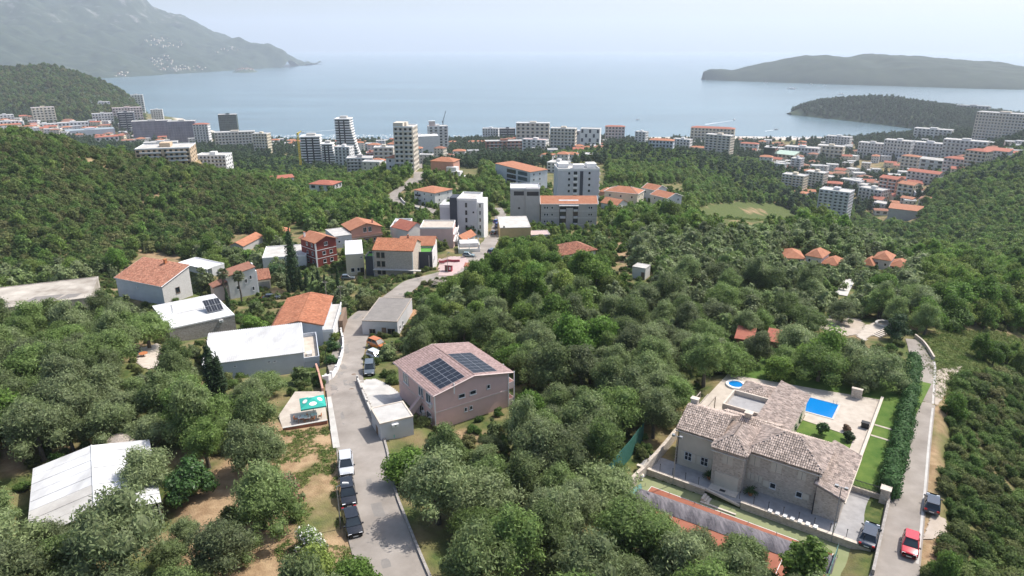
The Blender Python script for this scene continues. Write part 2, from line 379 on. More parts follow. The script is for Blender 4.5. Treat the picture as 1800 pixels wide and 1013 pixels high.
# ---------------------------------------------------------------- mesh and tagging helpers
class MB:
    def __init__(s): s.v = []; s.f = []; s.m = []
    def face(s, pts, m=0):
        k = len(s.v); s.v += [tuple(map(float, p)) for p in pts]; s.f.append(tuple(range(k, k + len(pts)))); s.m.append(m)
    def box(s, x0, x1, y0, y1, z0, z1, m=0):
        k = len(s.v)
        s.v += [(x0, y0, z0), (x1, y0, z0), (x1, y1, z0), (x0, y1, z0), (x0, y0, z1), (x1, y0, z1), (x1, y1, z1), (x0, y1, z1)]
        for q in ((0, 3, 2, 1), (4, 5, 6, 7), (0, 1, 5, 4), (1, 2, 6, 5), (2, 3, 7, 6), (3, 0, 4, 7)):
            s.f.append(tuple(k + i for i in q)); s.m.append(m)
        return s
    def prism(s, poly, z0, z1, m=0):
        n = len(poly); k = len(s.v)
        s.v += [(p[0], p[1], z0 if np.isscalar(z0) else z0[i]) for i, p in enumerate(poly)] + [(p[0], p[1], z1 if np.isscalar(z1) else z1[i]) for i, p in enumerate(poly)]
        s.f.append(tuple(k + n + i for i in range(n))); s.f.append(tuple(k + n - 1 - i for i in range(n)))
        for i in range(n): s.f.append((k + i, k + (i + 1) % n, k + n + (i + 1) % n, k + n + i))
        s.m += [m] * (n + 2)
        return s
    def slabq(s, q, t, m=0):
        """plate: polygon in space, thickness t below it"""
        q = [np.array(p, float) for p in q]; nn = np.cross(q[1] - q[0], q[2] - q[0]); nn /= np.linalg.norm(nn)
        if nn[2] < 0: nn = -nn
        n = len(q); k = len(s.v)
        s.v += [tuple(p) for p in q] + [tuple(p - nn * t) for p in q]
        s.f.append(tuple(range(k, k + n))); s.f.append(tuple(k + 2 * n - 1 - i for i in range(n)))
        for i in range(n): s.f.append((k + i, k + n + i, k + n + (i + 1) % n, k + (i + 1) % n))
        s.m += [m] * (n + 2)
        return s
    def tube(s, p, q, r0, r1=None, n=8, m=0, cap=True):
        p = np.array(p, float); q = np.array(q, float); r1 = r0 if r1 is None else r1
        d = q - p; d /= np.linalg.norm(d) + 1e-9
        a = np.cross(d, (0, 0, 1) if abs(d[2]) < .9 else (1, 0, 0)); a /= np.linalg.norm(a); b = np.cross(d, a)
        k = len(s.v)
        for c, r in ((p, r0), (q, r1)):
            for i in range(n):
                t = 2 * math.pi * i / n; s.v.append(tuple(c + r * (math.cos(t) * a + math.sin(t) * b)))
        for i in range(n): s.f.append((k + i, k + (i + 1) % n, k + n + (i + 1) % n, k + n + i)); s.m.append(m)
        if cap:
            s.f.append(tuple(k + n - 1 - i for i in range(n))); s.f.append(tuple(k + n + i for i in range(n))); s.m += [m, m]
        return s
    def mesh(s, name, mats, smooth=False):
        me = bpy.data.meshes.new(name); me.from_pydata(s.v, [], s.f)
        for x in mats if isinstance(mats, (list, tuple)) else [mats]: me.materials.append(x)
        if max(s.m, default=0): me.polygons.foreach_set('material_index', s.m)
        if smooth: me.polygons.foreach_set('use_smooth', [True] * len(s.f))
        me.update()
        return me
    def obj(s, name, mats, parent=None, loc=None, rz=0, smooth=False):
        return link(name, s.mesh(name, mats, smooth), parent, loc, rz)
def link(name, data, parent=None, loc=None, rz=0):
    o = bpy.data.objects.new(name, data); col.objects.link(o)
    if parent is not None: o.parent = parent
    if loc is not None: o.location = loc
    if rz: o.rotation_euler = (0, 0, rz)
    return o
USED_LABELS = {}
def tag(o, label, cat=None, group=None, kind=None):
    if label: o['label'] = label
    if cat: o['category'] = cat
    if group: o['group'] = group
    if kind: o['kind'] = kind
    return o
def thing(name, label, cat, loc=(0, 0, 0), rz=0, group=None):
    o = bpy.data.objects.new(name, None); o.empty_display_size = .3; col.objects.link(o)
    o.location = loc; o.rotation_euler = (0, 0, rz)
    return tag(o, label, cat, group)
def structure(name, mb, m, smooth=False):
    return tag(mb.obj(name, m, smooth=smooth), None, None, None, 'structure')
def ground_sheet(mb, poly, off, step=2.0, m=0):
    """a sheet draped on the ground over a world polygon (fine grid clipped by cells)"""
    P_ = np.array([p[:2] for p in poly]); lo = P_.min(0); hi = P_.max(0)
    nx = max(2, int((hi[0] - lo[0]) / step) + 2); ny = max(2, int((hi[1] - lo[1]) / step) + 2)
    xs = np.linspace(lo[0], hi[0], nx); ys = np.linspace(lo[1], hi[1], ny)
    k = len(mb.v); Z = hgt(*np.meshgrid(xs, ys, indexing='ij')) + off
    mb.v += [(xs[i], ys[j], Z[i, j]) for i in range(nx) for j in range(ny)]
    cx = (xs[:-1] + xs[1:]) / 2; cyy = (ys[:-1] + ys[1:]) / 2
    D = poly_dist(*np.meshgrid(cx, cyy, indexing='ij'), P_)
    for i in range(nx - 1):
        for j in range(ny - 1):
            if D[i, j] < 0: mb.f.append((k + i * ny + j, k + (i + 1) * ny + j, k + (i + 1) * ny + j + 1, k + i * ny + j + 1)); mb.m.append(m)
def smooth_line(P, n=8):
    P = np.array(P, float); out = []
    for i in range(len(P) - 1):
        p0, p1, p2, p3 = P[max(i - 1, 0)], P[i], P[i + 1], P[min(i + 2, len(P) - 1)]
        for t in np.linspace(0, 1, n, endpoint=False):
            out.append(.5 * ((2 * p1) + (-p0 + p2) * t + (2 * p0 - 5 * p1 + 4 * p2 - p3) * t * t + (-p0 + 3 * p1 - 3 * p2 + p3) * t ** 3))
    out.append(P[-1]); return np.array(out)
def ribbon(line, width, off, cross=5, mb=None):
    """road strip draped on the ground; line: n x 2, width scalar or per point"""
    line = np.array(line)[:, :2]; n = len(line)
    t = np.gradient(line, axis=0); t /= np.linalg.norm(t, axis=1)[:, None] + 1e-9
    nr = np.stack([t[:, 1], -t[:, 0]], 1)
    w = np.broadcast_to(np.asarray(width, float), (n,))
    mb = mb or MB(); k = len(mb.v)
    for i in range(n):
        for c in np.linspace(-.5, .5, cross):
            x, y = line[i] + nr[i] * w[i] * c; mb.v.append((x, y, float(hgt(x, y)) + off))
    for i in range(n - 1):
        for c in range(cross - 1):
            a = k + i * cross + c; mb.f.append((a, a + 1, a + cross + 1, a + cross)); mb.m.append(0)
    return mb
def wall_along(mb, line, th, hh, base=-.6, follow=True, m=0):
    """wall of height hh above the ground along a line"""
    line = np.array(line)[:, :2]; n = len(line)
    t = np.gradient(line, axis=0); t /= np.linalg.norm(t, axis=1)[:, None] + 1e-9
    nr = np.stack([t[:, 1], -t[:, 0]], 1) * th / 2
    hh = np.broadcast_to(np.asarray(hh, float), (n,)); k = len(mb.v)
    for i in range(n):
        z = float(hgt(*line[i]))
        for s, zz in ((1, base), (1, hh[i]), (-1, hh[i]), (-1, base)):
            p = line[i] + nr[i] * s; mb.v.append((p[0], p[1], z + zz))
    for i in range(n - 1):
        a = k + 4 * i
        for c in range(4): mb.f.append((a + c, a + (c + 1) % 4, a + 4 + (c + 1) % 4, a + 4 + c)); mb.m.append(m)
    mb.f.append((k, k + 1, k + 2, k + 3)); e = k + 4 * (n - 1); mb.f.append((e + 3, e + 2, e + 1, e)); mb.m += [m, m]
    return mb

# ---------------------------------------------------------------- leaves
ICO = None
def ico():
    global ICO
    if ICO is None:
        import bmesh
        b = bmesh.new(); bmesh.ops.create_icosphere(b, subdivisions=2, radius=1); b.verts.ensure_lookup_table()
        ICO = (np.array([v.co[:] for v in b.verts]), [tuple(v.index for v in f.verts) for f in b.faces]); b.free()
    return ICO
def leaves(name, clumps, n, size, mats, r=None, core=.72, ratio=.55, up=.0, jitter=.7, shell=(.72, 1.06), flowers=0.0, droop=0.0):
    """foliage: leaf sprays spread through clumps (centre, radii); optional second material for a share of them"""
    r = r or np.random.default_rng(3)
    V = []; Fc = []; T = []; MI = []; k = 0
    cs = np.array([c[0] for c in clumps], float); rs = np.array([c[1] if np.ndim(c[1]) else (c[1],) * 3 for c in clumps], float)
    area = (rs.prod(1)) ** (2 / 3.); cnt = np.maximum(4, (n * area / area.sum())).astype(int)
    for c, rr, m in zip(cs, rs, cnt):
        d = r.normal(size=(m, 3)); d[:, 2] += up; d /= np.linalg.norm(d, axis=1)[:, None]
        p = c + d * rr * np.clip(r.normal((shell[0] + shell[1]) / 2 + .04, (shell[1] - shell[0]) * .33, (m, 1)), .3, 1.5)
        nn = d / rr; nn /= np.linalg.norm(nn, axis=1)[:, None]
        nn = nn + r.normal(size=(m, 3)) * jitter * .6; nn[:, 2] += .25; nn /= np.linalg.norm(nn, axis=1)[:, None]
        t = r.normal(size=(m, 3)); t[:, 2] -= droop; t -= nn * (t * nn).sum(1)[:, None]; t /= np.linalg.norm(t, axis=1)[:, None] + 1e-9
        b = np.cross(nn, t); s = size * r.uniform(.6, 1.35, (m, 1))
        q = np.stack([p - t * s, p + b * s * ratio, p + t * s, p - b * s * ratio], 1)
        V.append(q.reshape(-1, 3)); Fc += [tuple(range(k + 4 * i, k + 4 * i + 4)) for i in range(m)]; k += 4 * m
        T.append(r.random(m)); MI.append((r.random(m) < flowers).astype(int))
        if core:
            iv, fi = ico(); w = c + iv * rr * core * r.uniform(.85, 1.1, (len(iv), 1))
            V.append(w); Fc += [tuple(k + i for i in f) for f in fi]; k += len(iv); T.append(r.random(len(fi)) * .5); MI.append(np.zeros(len(fi), int))  # core faces toned darker: shade inside the crown put into colour
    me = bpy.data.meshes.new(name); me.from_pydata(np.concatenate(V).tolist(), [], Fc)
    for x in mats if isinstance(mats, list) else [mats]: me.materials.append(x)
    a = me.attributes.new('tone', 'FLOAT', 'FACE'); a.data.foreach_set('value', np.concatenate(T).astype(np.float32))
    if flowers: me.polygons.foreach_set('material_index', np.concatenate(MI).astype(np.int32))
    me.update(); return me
def dome_clumps(r, rad, h, n, z0, cr=(.32, .5), flat=.75):
    """clumps of a rounded crown between z0 and h"""
    out = [((0, 0, z0 + (h - z0) * .5), (rad * .62, rad * .62, (h - z0) * .42))]
    for i in range(n):
        a = 2.4 * i + r.uniform(-.7, .7); q = min(1.12, math.sqrt((i + .7) / n) * r.uniform(.8, 1.15)); cr_ = rad * r.uniform(cr[0] * .7, cr[1] * 1.12)
        zc = z0 + cr_ * .6 + (h - z0 - cr_ * 1.3) * max(0, 1 - q ** 2.2) * r.uniform(.6, 1.2) + (h - z0) * .12 * r.uniform(-.5, 1)
        out.append(((math.cos(a) * q * (rad - cr_ * .55), math.sin(a) * q * (rad - cr_ * .55), max(z0 + cr_ * .3, zc)), (cr_, cr_, cr_ * flat)))
    return out
def trunk_mesh(name, r, h, top, rad, m, limbs=4):
    mb = MB(); p = np.array([0, 0, -.5]); rr = rad; z = h * .45
    q = np.array([r.uniform(-.25, .25), r.uniform(-.25, .25), z * .5]); mb.tube(p, q, rr * 1.25, rr * .95, 8)
    q2 = np.array([r.uniform(-.4, .4), r.uniform(-.4, .4), z]); mb.tube(q, q2, rr * .95, rr * .75, 8)
    for i in range(limbs):
        a = 2 * math.pi * i / limbs + r.uniform(-.4, .4)
        e = np.array([math.cos(a) * top * .45, math.sin(a) * top * .45, h * r.uniform(.66, .82)])
        mid = (q2 + e) / 2 + np.array([0, 0, -.15 * h * r.random()]); mb.tube(q2, mid, rr * .55, rr * .38, 6); mb.tube(mid, e, rr * .38, rr * .16, 6)
    return mb.mesh(name, m)
# ---------------------------------------------------------------- levelled plots (before the terrain mesh is made)
VG = 53.0   # villa plot, metres below the camera
pad([at(u, v, VG) for u, v in ((1122, 822), (1275, 662), (1530, 697), (1600, 700), (1556, 860), (1535, 968))], CAMH - VG, 2.0)
pad([at(u, v, VG + .55) for u, v in ((1060, 900), (1124, 836), (1532, 978), (1520, 1050), (1200, 1050))], CAMH - VG - .55, .8)

ROAD_PX = '722 1100|690 1013|662 930|645 870|636 800|624 740|608 690|606 650|614 615|622 590|632 565|660 545|690 525|712 508|728 497|760 489|790 480|822 465|846 445|860 428|868 412|876 396|880 380|872 366'
road_line = smooth_line([p[:2] for p in GP(ROAD_PX)], 8)
road_w = np.interp(np.linspace(0, 1, len(road_line)), [0, .3, .45, .6, .8, 1], [6.3, 6.2, 5.8, 5.7, 5.6, 5.4])
LANE_PX = '1540 1100|1572 1013|1583 950|1590 900|1597 850|1603 800|1610 750|1617 700|1622 650|1620 630|1612 608|1604 598'
lane_line = smooth_line([p[:2] for p in GP(LANE_PX)], 8)
lane_w = np.interp(np.linspace(0, 1, len(lane_line)), [0, .8, .93, 1], [4.3, 4.3, 3.4, 2.6])
BACK_PX = '800 385|775 376|748 368|722 362|704 358|692 352|690 345|700 336|716 325|728 315|736 303|738 294|736 286'
back_line = smooth_line([p[:2] for p in GP(BACK_PX)], 6)
def flatten_road(line, w):
    """level the ground across a road"""
    global GZ
    d = line_dist(GX, GY, [tuple(p) for p in line[::3]] + [tuple(line[-1])])
    near = d < w * .5 + 2.5
    I = np.argwhere(near)
    zc = np.array([float(hgt(*p)) for p in line])
    for i, j in I:
        k = np.argmin((line[:, 0] - GX[i, j]) ** 2 + (line[:, 1] - GY[i, j]) ** 2)
        t = np.clip(1 - (d[i, j] - w * .5 - .3) / 2.2, 0, 1)
        GZ[i, j] = GZ[i, j] * (1 - t) + zc[k] * t
flatten_road(road_line, 5.6); flatten_road(lane_line, 4.3)

# ---------------------------------------------------------------- ground cover: 1 = green, 0 = bare soil
cover = np.full(GX.shape, .62)
def patch(s, val, soft=2.0, drop=None):
    P = [p[:2] for p in GP(s)]
    d = poly_dist(GX, GY, P); w = np.clip(.5 - d / soft, 0, 1)
    cover[:] = cover * (1 - w) + val * w
patch('280 1100|330 850|420 800|470 745|580 745|600 800|602 900|640 1100', .12)
patch('0 620|60 640|40 830|0 840', .1)
patch('500 830|590 800|600 900|610 990|520 960', .42)
patch('1640 1013|1620 900|1640 700|1700 640|1690 700|1650 800|1650 900', .3)
patch('1600 640|1660 590|1800 600|1800 640|1700 660|1630 660', .95)
patch('1210 368|1260 358|1320 354|1385 361|1410 382|1350 389|1280 386|1235 384', .95, 6)
patch('1300 368|1330 366|1350 371|1340 376|1312 376', .32, 14)
patch('1065 400|1110 400|1108 500|1085 480', .25, 4)
patch('1700 440|1800 410|1800 470|1740 455', .1, 8)
patch('0 230|390 300|540 370|400 440|200 480|0 490', .45, 10)
patch('1300 248|1800 240|1800 285|1700 305|1640 345|1600 395|1540 390|1440 325|1340 300', .5, 40)
patch('0 200|240 185|340 235|480 245|480 262|340 265|180 254|0 236', .5, 40)
patch('420 242|1300 240|1300 258|1000 256|820 264|560 264', .5, 40)
# ---------------------------------------------------------------- sea
mb = MB(); k = 96
mb.v.append((0, 0, 0))
rr_ = [0, 400, 900, 1500, 2200, 3200, 5000, 8000, 13000, 25000]
for r_ in rr_[1:]:
    for i in range(k): t = 2 * math.pi * i / k; mb.v.append((r_ * math.cos(t), r_ * math.sin(t), 0))
for i in range(k): mb.f.append((0, 1 + i, 1 + (i + 1) % k)); mb.m.append(0)
for j in range(len(rr_) - 2):
    for i in range(k):
        a_ = 1 + j * k + i; b_ = 1 + j * k + (i + 1) % k; mb.f.append((a_, a_ + k, b_ + k, b_)); mb.m.append(0)
structure('sea', mb, M['sea'])

# ---------------------------------------------------------------- far land: mountain, headland, island, peninsula
from mathutils import noise as mnoise
def fbm(x, y, sc_, oct=5, s=0.0):
    return mnoise.fractal(Vector((x / sc_ + s, y / sc_ - s, s)), .9, 2.1, oct)
def far_mat(name, c1, c2, rock, rs, rockamt):
    m = mat(name, c1, .95, scale=.012, c2=c2, detail=10)
    N = m.node_tree.nodes; L = m.node_tree.links; b = N['Principled BSDF']
    src = b.inputs['Base Color'].links[0].from_socket
    geo = N.new('ShaderNodeNewGeometry'); n = N.new('ShaderNodeTexNoise'); n.inputs['Scale'].default_value = rs; n.inputs['Detail'].default_value = 12; n.inputs['Roughness'].default_value = .7
    mp = N.new('ShaderNodeMapping'); mp.inputs['Scale'].default_value = (1, 1, 1.0); L.new(geo.outputs['Position'], mp.inputs[0]); L.new(mp.outputs[0], n.inputs['Vector'])
    at_ = N.new('ShaderNodeAttribute'); at_.attribute_name = 'rock'
    ad = N.new('ShaderNodeMath'); ad.operation = 'MULTIPLY_ADD'; L.new(n.outputs['Fac'], ad.inputs[0]); ad.inputs[1].default_value = 1.6; 
    ad2 = N.new('ShaderNodeMath'); ad2.operation = 'ADD'; L.new(at_.outputs['Fac'], ad2.inputs[0]); ad2.inputs[1].default_value = rockamt - 1.1; L.new(ad2.outputs[0], ad.inputs[2])
    mr = N.new('ShaderNodeMapRange'); mr.inputs[1].default_value = .1; mr.inputs[2].default_value = .45; L.new(ad.outputs[0], mr.inputs[0])
    x = N.new('ShaderNodeMix'); x.data_type = 'RGBA'; L.new(mr.outputs[0], x.inputs[0]); L.new(src, x.inputs[6]); x.inputs[7].default_value = (*rock, 1)
    L.new(x.outputs[2], b.inputs['Base Color'])
    return m
def landform(name, hfun, x0, x1, y0, y1, nx, ny, m, rockfun=None):
    xs = np.linspace(x0, x1, nx); ys = np.linspace(y0, y1, ny)
    V = []; Rk = []
    for x in xs:
        for y in ys:
            z = hfun(x, y); V.append((x, y, z)); Rk.append(rockfun(x, y, z) if rockfun else 0)
    F_ = [(i * ny + j, (i + 1) * ny + j, (i + 1) * ny + j + 1, i * ny + j + 1) for i in range(nx - 1) for j in range(ny - 1)
          if max(V[i * ny + j][2], V[(i + 1) * ny + j][2], V[(i + 1) * ny + j + 1][2], V[i * ny + j + 1][2]) > -6]
    me = bpy.data.meshes.new(name); me.from_pydata(V, [], F_); me.materials.append(m)
    a = me.attributes.new('rock', 'FLOAT', 'POINT'); a.data.foreach_set('value', np.array(Rk, np.float32))
    me.polygons.foreach_set('use_smooth', [True] * len(F_)); me.update()
    return tag(link(name, me), None, None, None, 'structure')
def lerp_tab(x, tab):
    return float(np.interp(x, [t[0] for t in tab], [t[1] for t in tab]))
def skyline(tab, Y):
    """(pixel u, v) crest seen at distance Y -> (x, height)"""
    out = []
    for u, v in tab:
        r = ray(u, v); t = Y / r[1]; out.append((r[0] * t, CAMH + r[2] * t))
    return out
forest_far = far_mat('far_maquis', (.016, .030, .017), (.045, .062, .032), (.36, .335, .32), .0085, -.10)  # self-shadow of the tree canopy is put into these dark greens
forest_isl = far_mat('island_maquis', (.015, .028, .015), (.032, .048, .022), (.30, .27, .24), .03, -.35)  # backlit, self-shadowed canopy painted as a darker green

# mountain across the bay, falling to the headland
SKY_M = skyline([(-500, -190), (-250, -130), (-60, -75), (100, -40), (200, -12), (250, 6), (300, 33), (340, 52), (380, 69), (420, 80), (460, 87), (490, 91), (503, 96), (509, 103), (513, 111), (516, 119)], 7000)
def h_mount(x, y):
    crest = lerp_tab(x, SKY_M)
    if x > SKY_M[-1][0]: crest = -20 - (x - SKY_M[-1][0]) * .2
    # shore on the near side, nearer towards the town
    sh = lerp_tab(x, [(-6500, 2500), (-4200, 2600), (-3000, 2900), (-2350, 3600), (-2150, 4600), (-2050, 5300), (-2300, 6600)][::1] if False else [(-6500, 2300), (-4200, 2500), (-3200, 2850), (-2750, 3900), (-2500, 4700), (-2330, 5900), (-2250, 6700)])
    t = (y - sh) / (7000 - sh)
    n = fbm(x, y, 900, 6, 3.1)
    if t < 0: return -8 + t * 40
    k = t ** 1.25 if t < 1 else max(0, 2 - t)
    return max(-8, crest * k * (1 + .22 * n * (1 - abs(2 * min(t, 1) - 1) * .6)) + min(t * 140, 14) * (1 + n) * min(1, max(0, crest) / 60) - 2 + (38 * fbm(x, y, 230, 6, 9.0) + 75 * fbm(x, y, 560, 4, 4.0)) * min(1, t * 5) * min(1, max(0, crest) / 120))
landform('mountain', h_mount, -6500, -2150, 2300, 8200, 260, 280, forest_far, lambda x, y, z: np.clip((z - 200) / 420, -.15, .42) + (.35 if 0 < z < 14 else 0))

SKY_H = skyline([(-300, 126), (-60, 122), (20, 120), (90, 116), (130, 124), (170, 140), (200, 152), (214, 160), (228, 172), (240, 186)], 1900)
def h_hill(x, y):
    xe = x * 1900 / y; crest = lerp_tab(xe, SKY_H)
    if xe > SKY_H[-1][0]: crest -= (xe - SKY_H[-1][0]) * 1.6
    t = (y - 1250) / 650
    k = max(0, t) ** .8 if t < 1 else max(0, 1 - (t - 1) * 1.6)
    return (crest + 10) * k + 9 * fbm(x, y, 120, 5, 5.0) - 12 + 2
landform('hill', h_hill, -3000, -940, 1250, 2500, 110, 70, far_mat('hill_maquis', (.032, .058, .026), (.058, .088, .038), (.36, .32, .28), .02, -.22))  # canopy self-shadow included in the hill's greens

# wooded island
SKY_I = skyline([(1234, 127), (1250, 121), (1285, 123), (1310, 117), (1350, 109), (1400, 99), (1440, 96), (1490, 101), (1520, 94), (1560, 97), (1610, 99), (1660, 105), (1695, 105), (1715, 117), (1745, 119), (1770, 132), (1795, 146), (1850, 156), (1950, 170)], 4300)
def h_isl(x, y):
    if x < SKY_I[0][0]: return -8
    crest = lerp_tab(x, SKY_I)
    s0 = lerp_tab(x, [(SKY_I[0][0], 4250), (1700, 3750), (2300, 3300), (3200, 3050), (4000, 2900)])
    t = (y - s0) / (4300 - s0)
    if t < 0: return -8
    k = math.sin(min(t, 1) * math.pi / 2) ** .8 if t < 1 else max(0, 1 - (t - 1) * 1.4)
    if k <= 0: return -8
    return max(-8, crest * k + 7 * fbm(x, y, 110, 5, 2.0) * min(1, 3 * t) * min(1, max(0, crest - 2) / 25) - 1)
landform('island', h_isl, 1150, 4000, 2850, 5000, 170, 130, forest_isl, lambda x, y, z: .45 if 0 < z < 5 else 0)

# wooded peninsula beyond the town
SKY_P = skyline([(1388, 197), (1410, 190), (1440, 181), (1480, 177), (1530, 174), (1570, 176), (1610, 183), (1660, 190), (1720, 196), (1800, 204), (1950, 212)], 2080)
def h_pen(x, y):
    if x < SKY_P[0][0] - 10: return -8
    crest = lerp_tab(x, SKY_P)
    s0 = lerp_tab(x, [(SKY_P[0][0], 2050), (930, 1830), (1010, 1600), (1150, 1500), (1500, 1380), (2000, 1300)])
    t = (y - s0) / (2080 - s0)
    if t < 0: return -8
    k = math.sin(min(t, 1) * math.pi / 2) if t < 1 else max(0, 1 - (t - 1) * 1.3)
    if k <= 0: return -8
    return max(-8, crest * k + 3 * fbm(x, y, 60, 4, 1.0) * min(1, 3 * t) * min(1, max(0, crest - 2) / 14) - 1.0)
landform('peninsula', h_pen, 820, 2000, 1300, 2700, 110, 90, far_mat('peninsula_floor', (.035, .058, .03), (.06, .085, .04), (.34, .31, .28), .05, -.35), lambda x, y, z: .5 if 0 < z < 6 else 0)
# fortified islet joined to the far shore
p_ = at(431, 127, CAMH)
def h_islet(x, y):
    d = math.hypot((x - p_[0]) / 95, (y - p_[1]) / 120)
    return 26 * max(0, 1 - d ** 3) + 5 * fbm(x, y, 40, 4, 7) - 4 if d < 1.2 else -8
landform('islet', h_islet, p_[0] - 150, p_[0] + 150, p_[1] - 180, p_[1] + 180, 50, 50, far_mat('islet_rock', (.05, .07, .04), (.08, .10, .06), (.38, .33, .29), .05, .1))

# ---------------------------------------------------------------- building kit
EXCL = []      # (polygon, margin): no trees here
CACHE = {}
def excl(poly, m=1.0): EXCL.append(([tuple(p[:2]) for p in poly], m))
def window_mesh(w, h, style='plain', frame='frame_white', pane='glass'):
    key = ('win', round(w, 2), round(h, 2), style, frame, pane)
    if key not in CACHE:
        mb = MB(); f = .07
        if style == 'shut':
            mb.box(-w / 2, w / 2, -.06, .02, 0, h, 0)
            for s in (-1, 1):
                for k in range(5): z = h * (.06 + .18 * k); mb.box(s * w / 4 - w * .2, s * w / 4 + w * .2, -.085, -.06, z, z + h * .13, 0)
            mb.box(-.015, .015, -.066, -.06, 0, h, 1)
            mb.box(-w / 2 - .08, w / 2 + .08, -.1, .02, -.08, 0, 2)
        elif style == 'open':
            mb.box(-w / 2, w / 2, -.03, .02, 0, h, 1)
            for x0, x1 in ((-w / 2, -w / 2 + f), (-f / 2, f / 2), (w / 2 - f, w / 2)): mb.box(x0, x1, -.07, -.03, 0, h, 3)
            mb.box(-w / 2, w / 2, -.07, -.03, 0, f, 3); mb.box(-w / 2, w / 2, -.07, -.03, h - f, h, 3); mb.box(-w / 2, w / 2, -.06, -.03, h * .5, h * .5 + .04, 3)
            for s in (-1, 1): mb.box(s * w * .77 - w * .25, s * w * .77 + w * .25, -.09, -.04, -.02, h + .02, 0)
            mb.box(-w / 2 - .08, w / 2 + .08, -.12, .02, -.08, 0, 2)
        else:
            mb.box(-w / 2, w / 2, -.025, .02, 0, h, 1)
            n = max(1, int(round(w / .8)))
            for i in range(n + 1):
                x = -w / 2 + (w - f) * i / n; mb.box(x, x + f, -.075, -.025, 0, h, 3)
            mb.box(-w / 2 + f, w / 2 - f, -.075, -.025, 0, f, 3); mb.box(-w / 2 + f, w / 2 - f, -.075, -.025, h - f, h, 3)
            mb.box(-w / 2 - .06, w / 2 + .06, -.12, .02, -.07, 0, 2)
        CACHE[key] = mb.mesh('window', [M['shutter'], M[pane], M['stone_trim'] if style != 'plain' else M[frame], M[frame]])
    return CACHE[key]
def facade(side, w, d, x):
    """position on a facade and the turn of something that faces outwards from it"""
    return {'F': ((x, 0), 0), 'B': ((w - x, d), math.pi), 'R': ((w, x), math.pi / 2), 'L': ((0, d - x), -math.pi / 2)}[side]
def put_window(root, w, d, side, x, z, ww, hh, style='plain', frame='frame_white', pane='glass', name='window'):
    (px, py), a = facade(side, w, d, x)
    return link(name, window_mesh(ww, hh, style, frame, pane), root, (px, py, z), a)
def tiles(root, quad, m, pitch=.26, course=.36, seed=1, off=.03, name='roof_tile_courses'):
    """barrel tiles in courses over one roof slope; quad: eave-left, eave-right, top-right, top-left (may repeat for a hip)"""
    q = [np.array(p, float) for p in quad]
    ex = q[1] - q[0]; W = np.linalg.norm(ex); ex /= W
    nn = np.cross(ex, q[2] - q[0]); nn /= np.linalg.norm(nn)
    if nn[2] < 0: nn = -nn
    ey = np.cross(nn, ex)
    if np.dot(q[2] - q[0], ey) < 0: ey = -ey
    p2 = np.array([(np.dot(p - q[0], ex), np.dot(p - q[0], ey)) for p in q])
    nx = int((p2[:, 0].max() - p2[:, 0].min()) / pitch) + 1; ny = int(p2[:, 1].max() / course) + 1
    r = np.random.default_rng(seed)
    X, Y = np.meshgrid(p2[:, 0].min() + (np.arange(nx) + .5) * pitch, (np.arange(ny) + .5) * course, indexing='ij')
    ok = poly_dist(X, Y, p2) < .02
    X = X[ok]; Y = Y[ok]; n = len(X)
    if n == 0: return
    X = X + r.normal(0, .012, n); Y = Y + r.normal(0, .015, n); lift = r.uniform(0, .02, n)
    prof = [(-.5, 0), (-.28, .085), (.28, .085), (.5, 0)]
    V = np.zeros((n, 8, 3))
    for e, (yy, up) in enumerate(((-.55, .045), (.55, 0.0))):
        for i, (sx, sz) in enumerate(prof):
            t = .92 if e == 0 else .8
            V[:, e * 4 + i] = q[0] + np.outer(X + sx * pitch * t, ex) + np.outer(Y + yy * course, ey) + np.outer(sz + up + off + lift, nn)
    F_ = []
    for k in range(n):
        b = k * 8
        F_ += [(b, b + 1, b + 5, b + 4), (b + 1, b + 2, b + 6, b + 5), (b + 2, b + 3, b + 7, b + 6), (b + 3, b + 2, b + 1, b)]
    me = bpy.data.meshes.new(name); me.from_pydata(V.reshape(-1, 3).tolist(), [], F_); me.materials.append(m)
    a = me.attributes.new('tone', 'FLOAT', 'FACE'); a.data.foreach_set('value', np.repeat(r.random(n), 4).astype(np.float32)); me.update()
    o = link(name, me, root); o['kind'] = 'stuff'
    return o
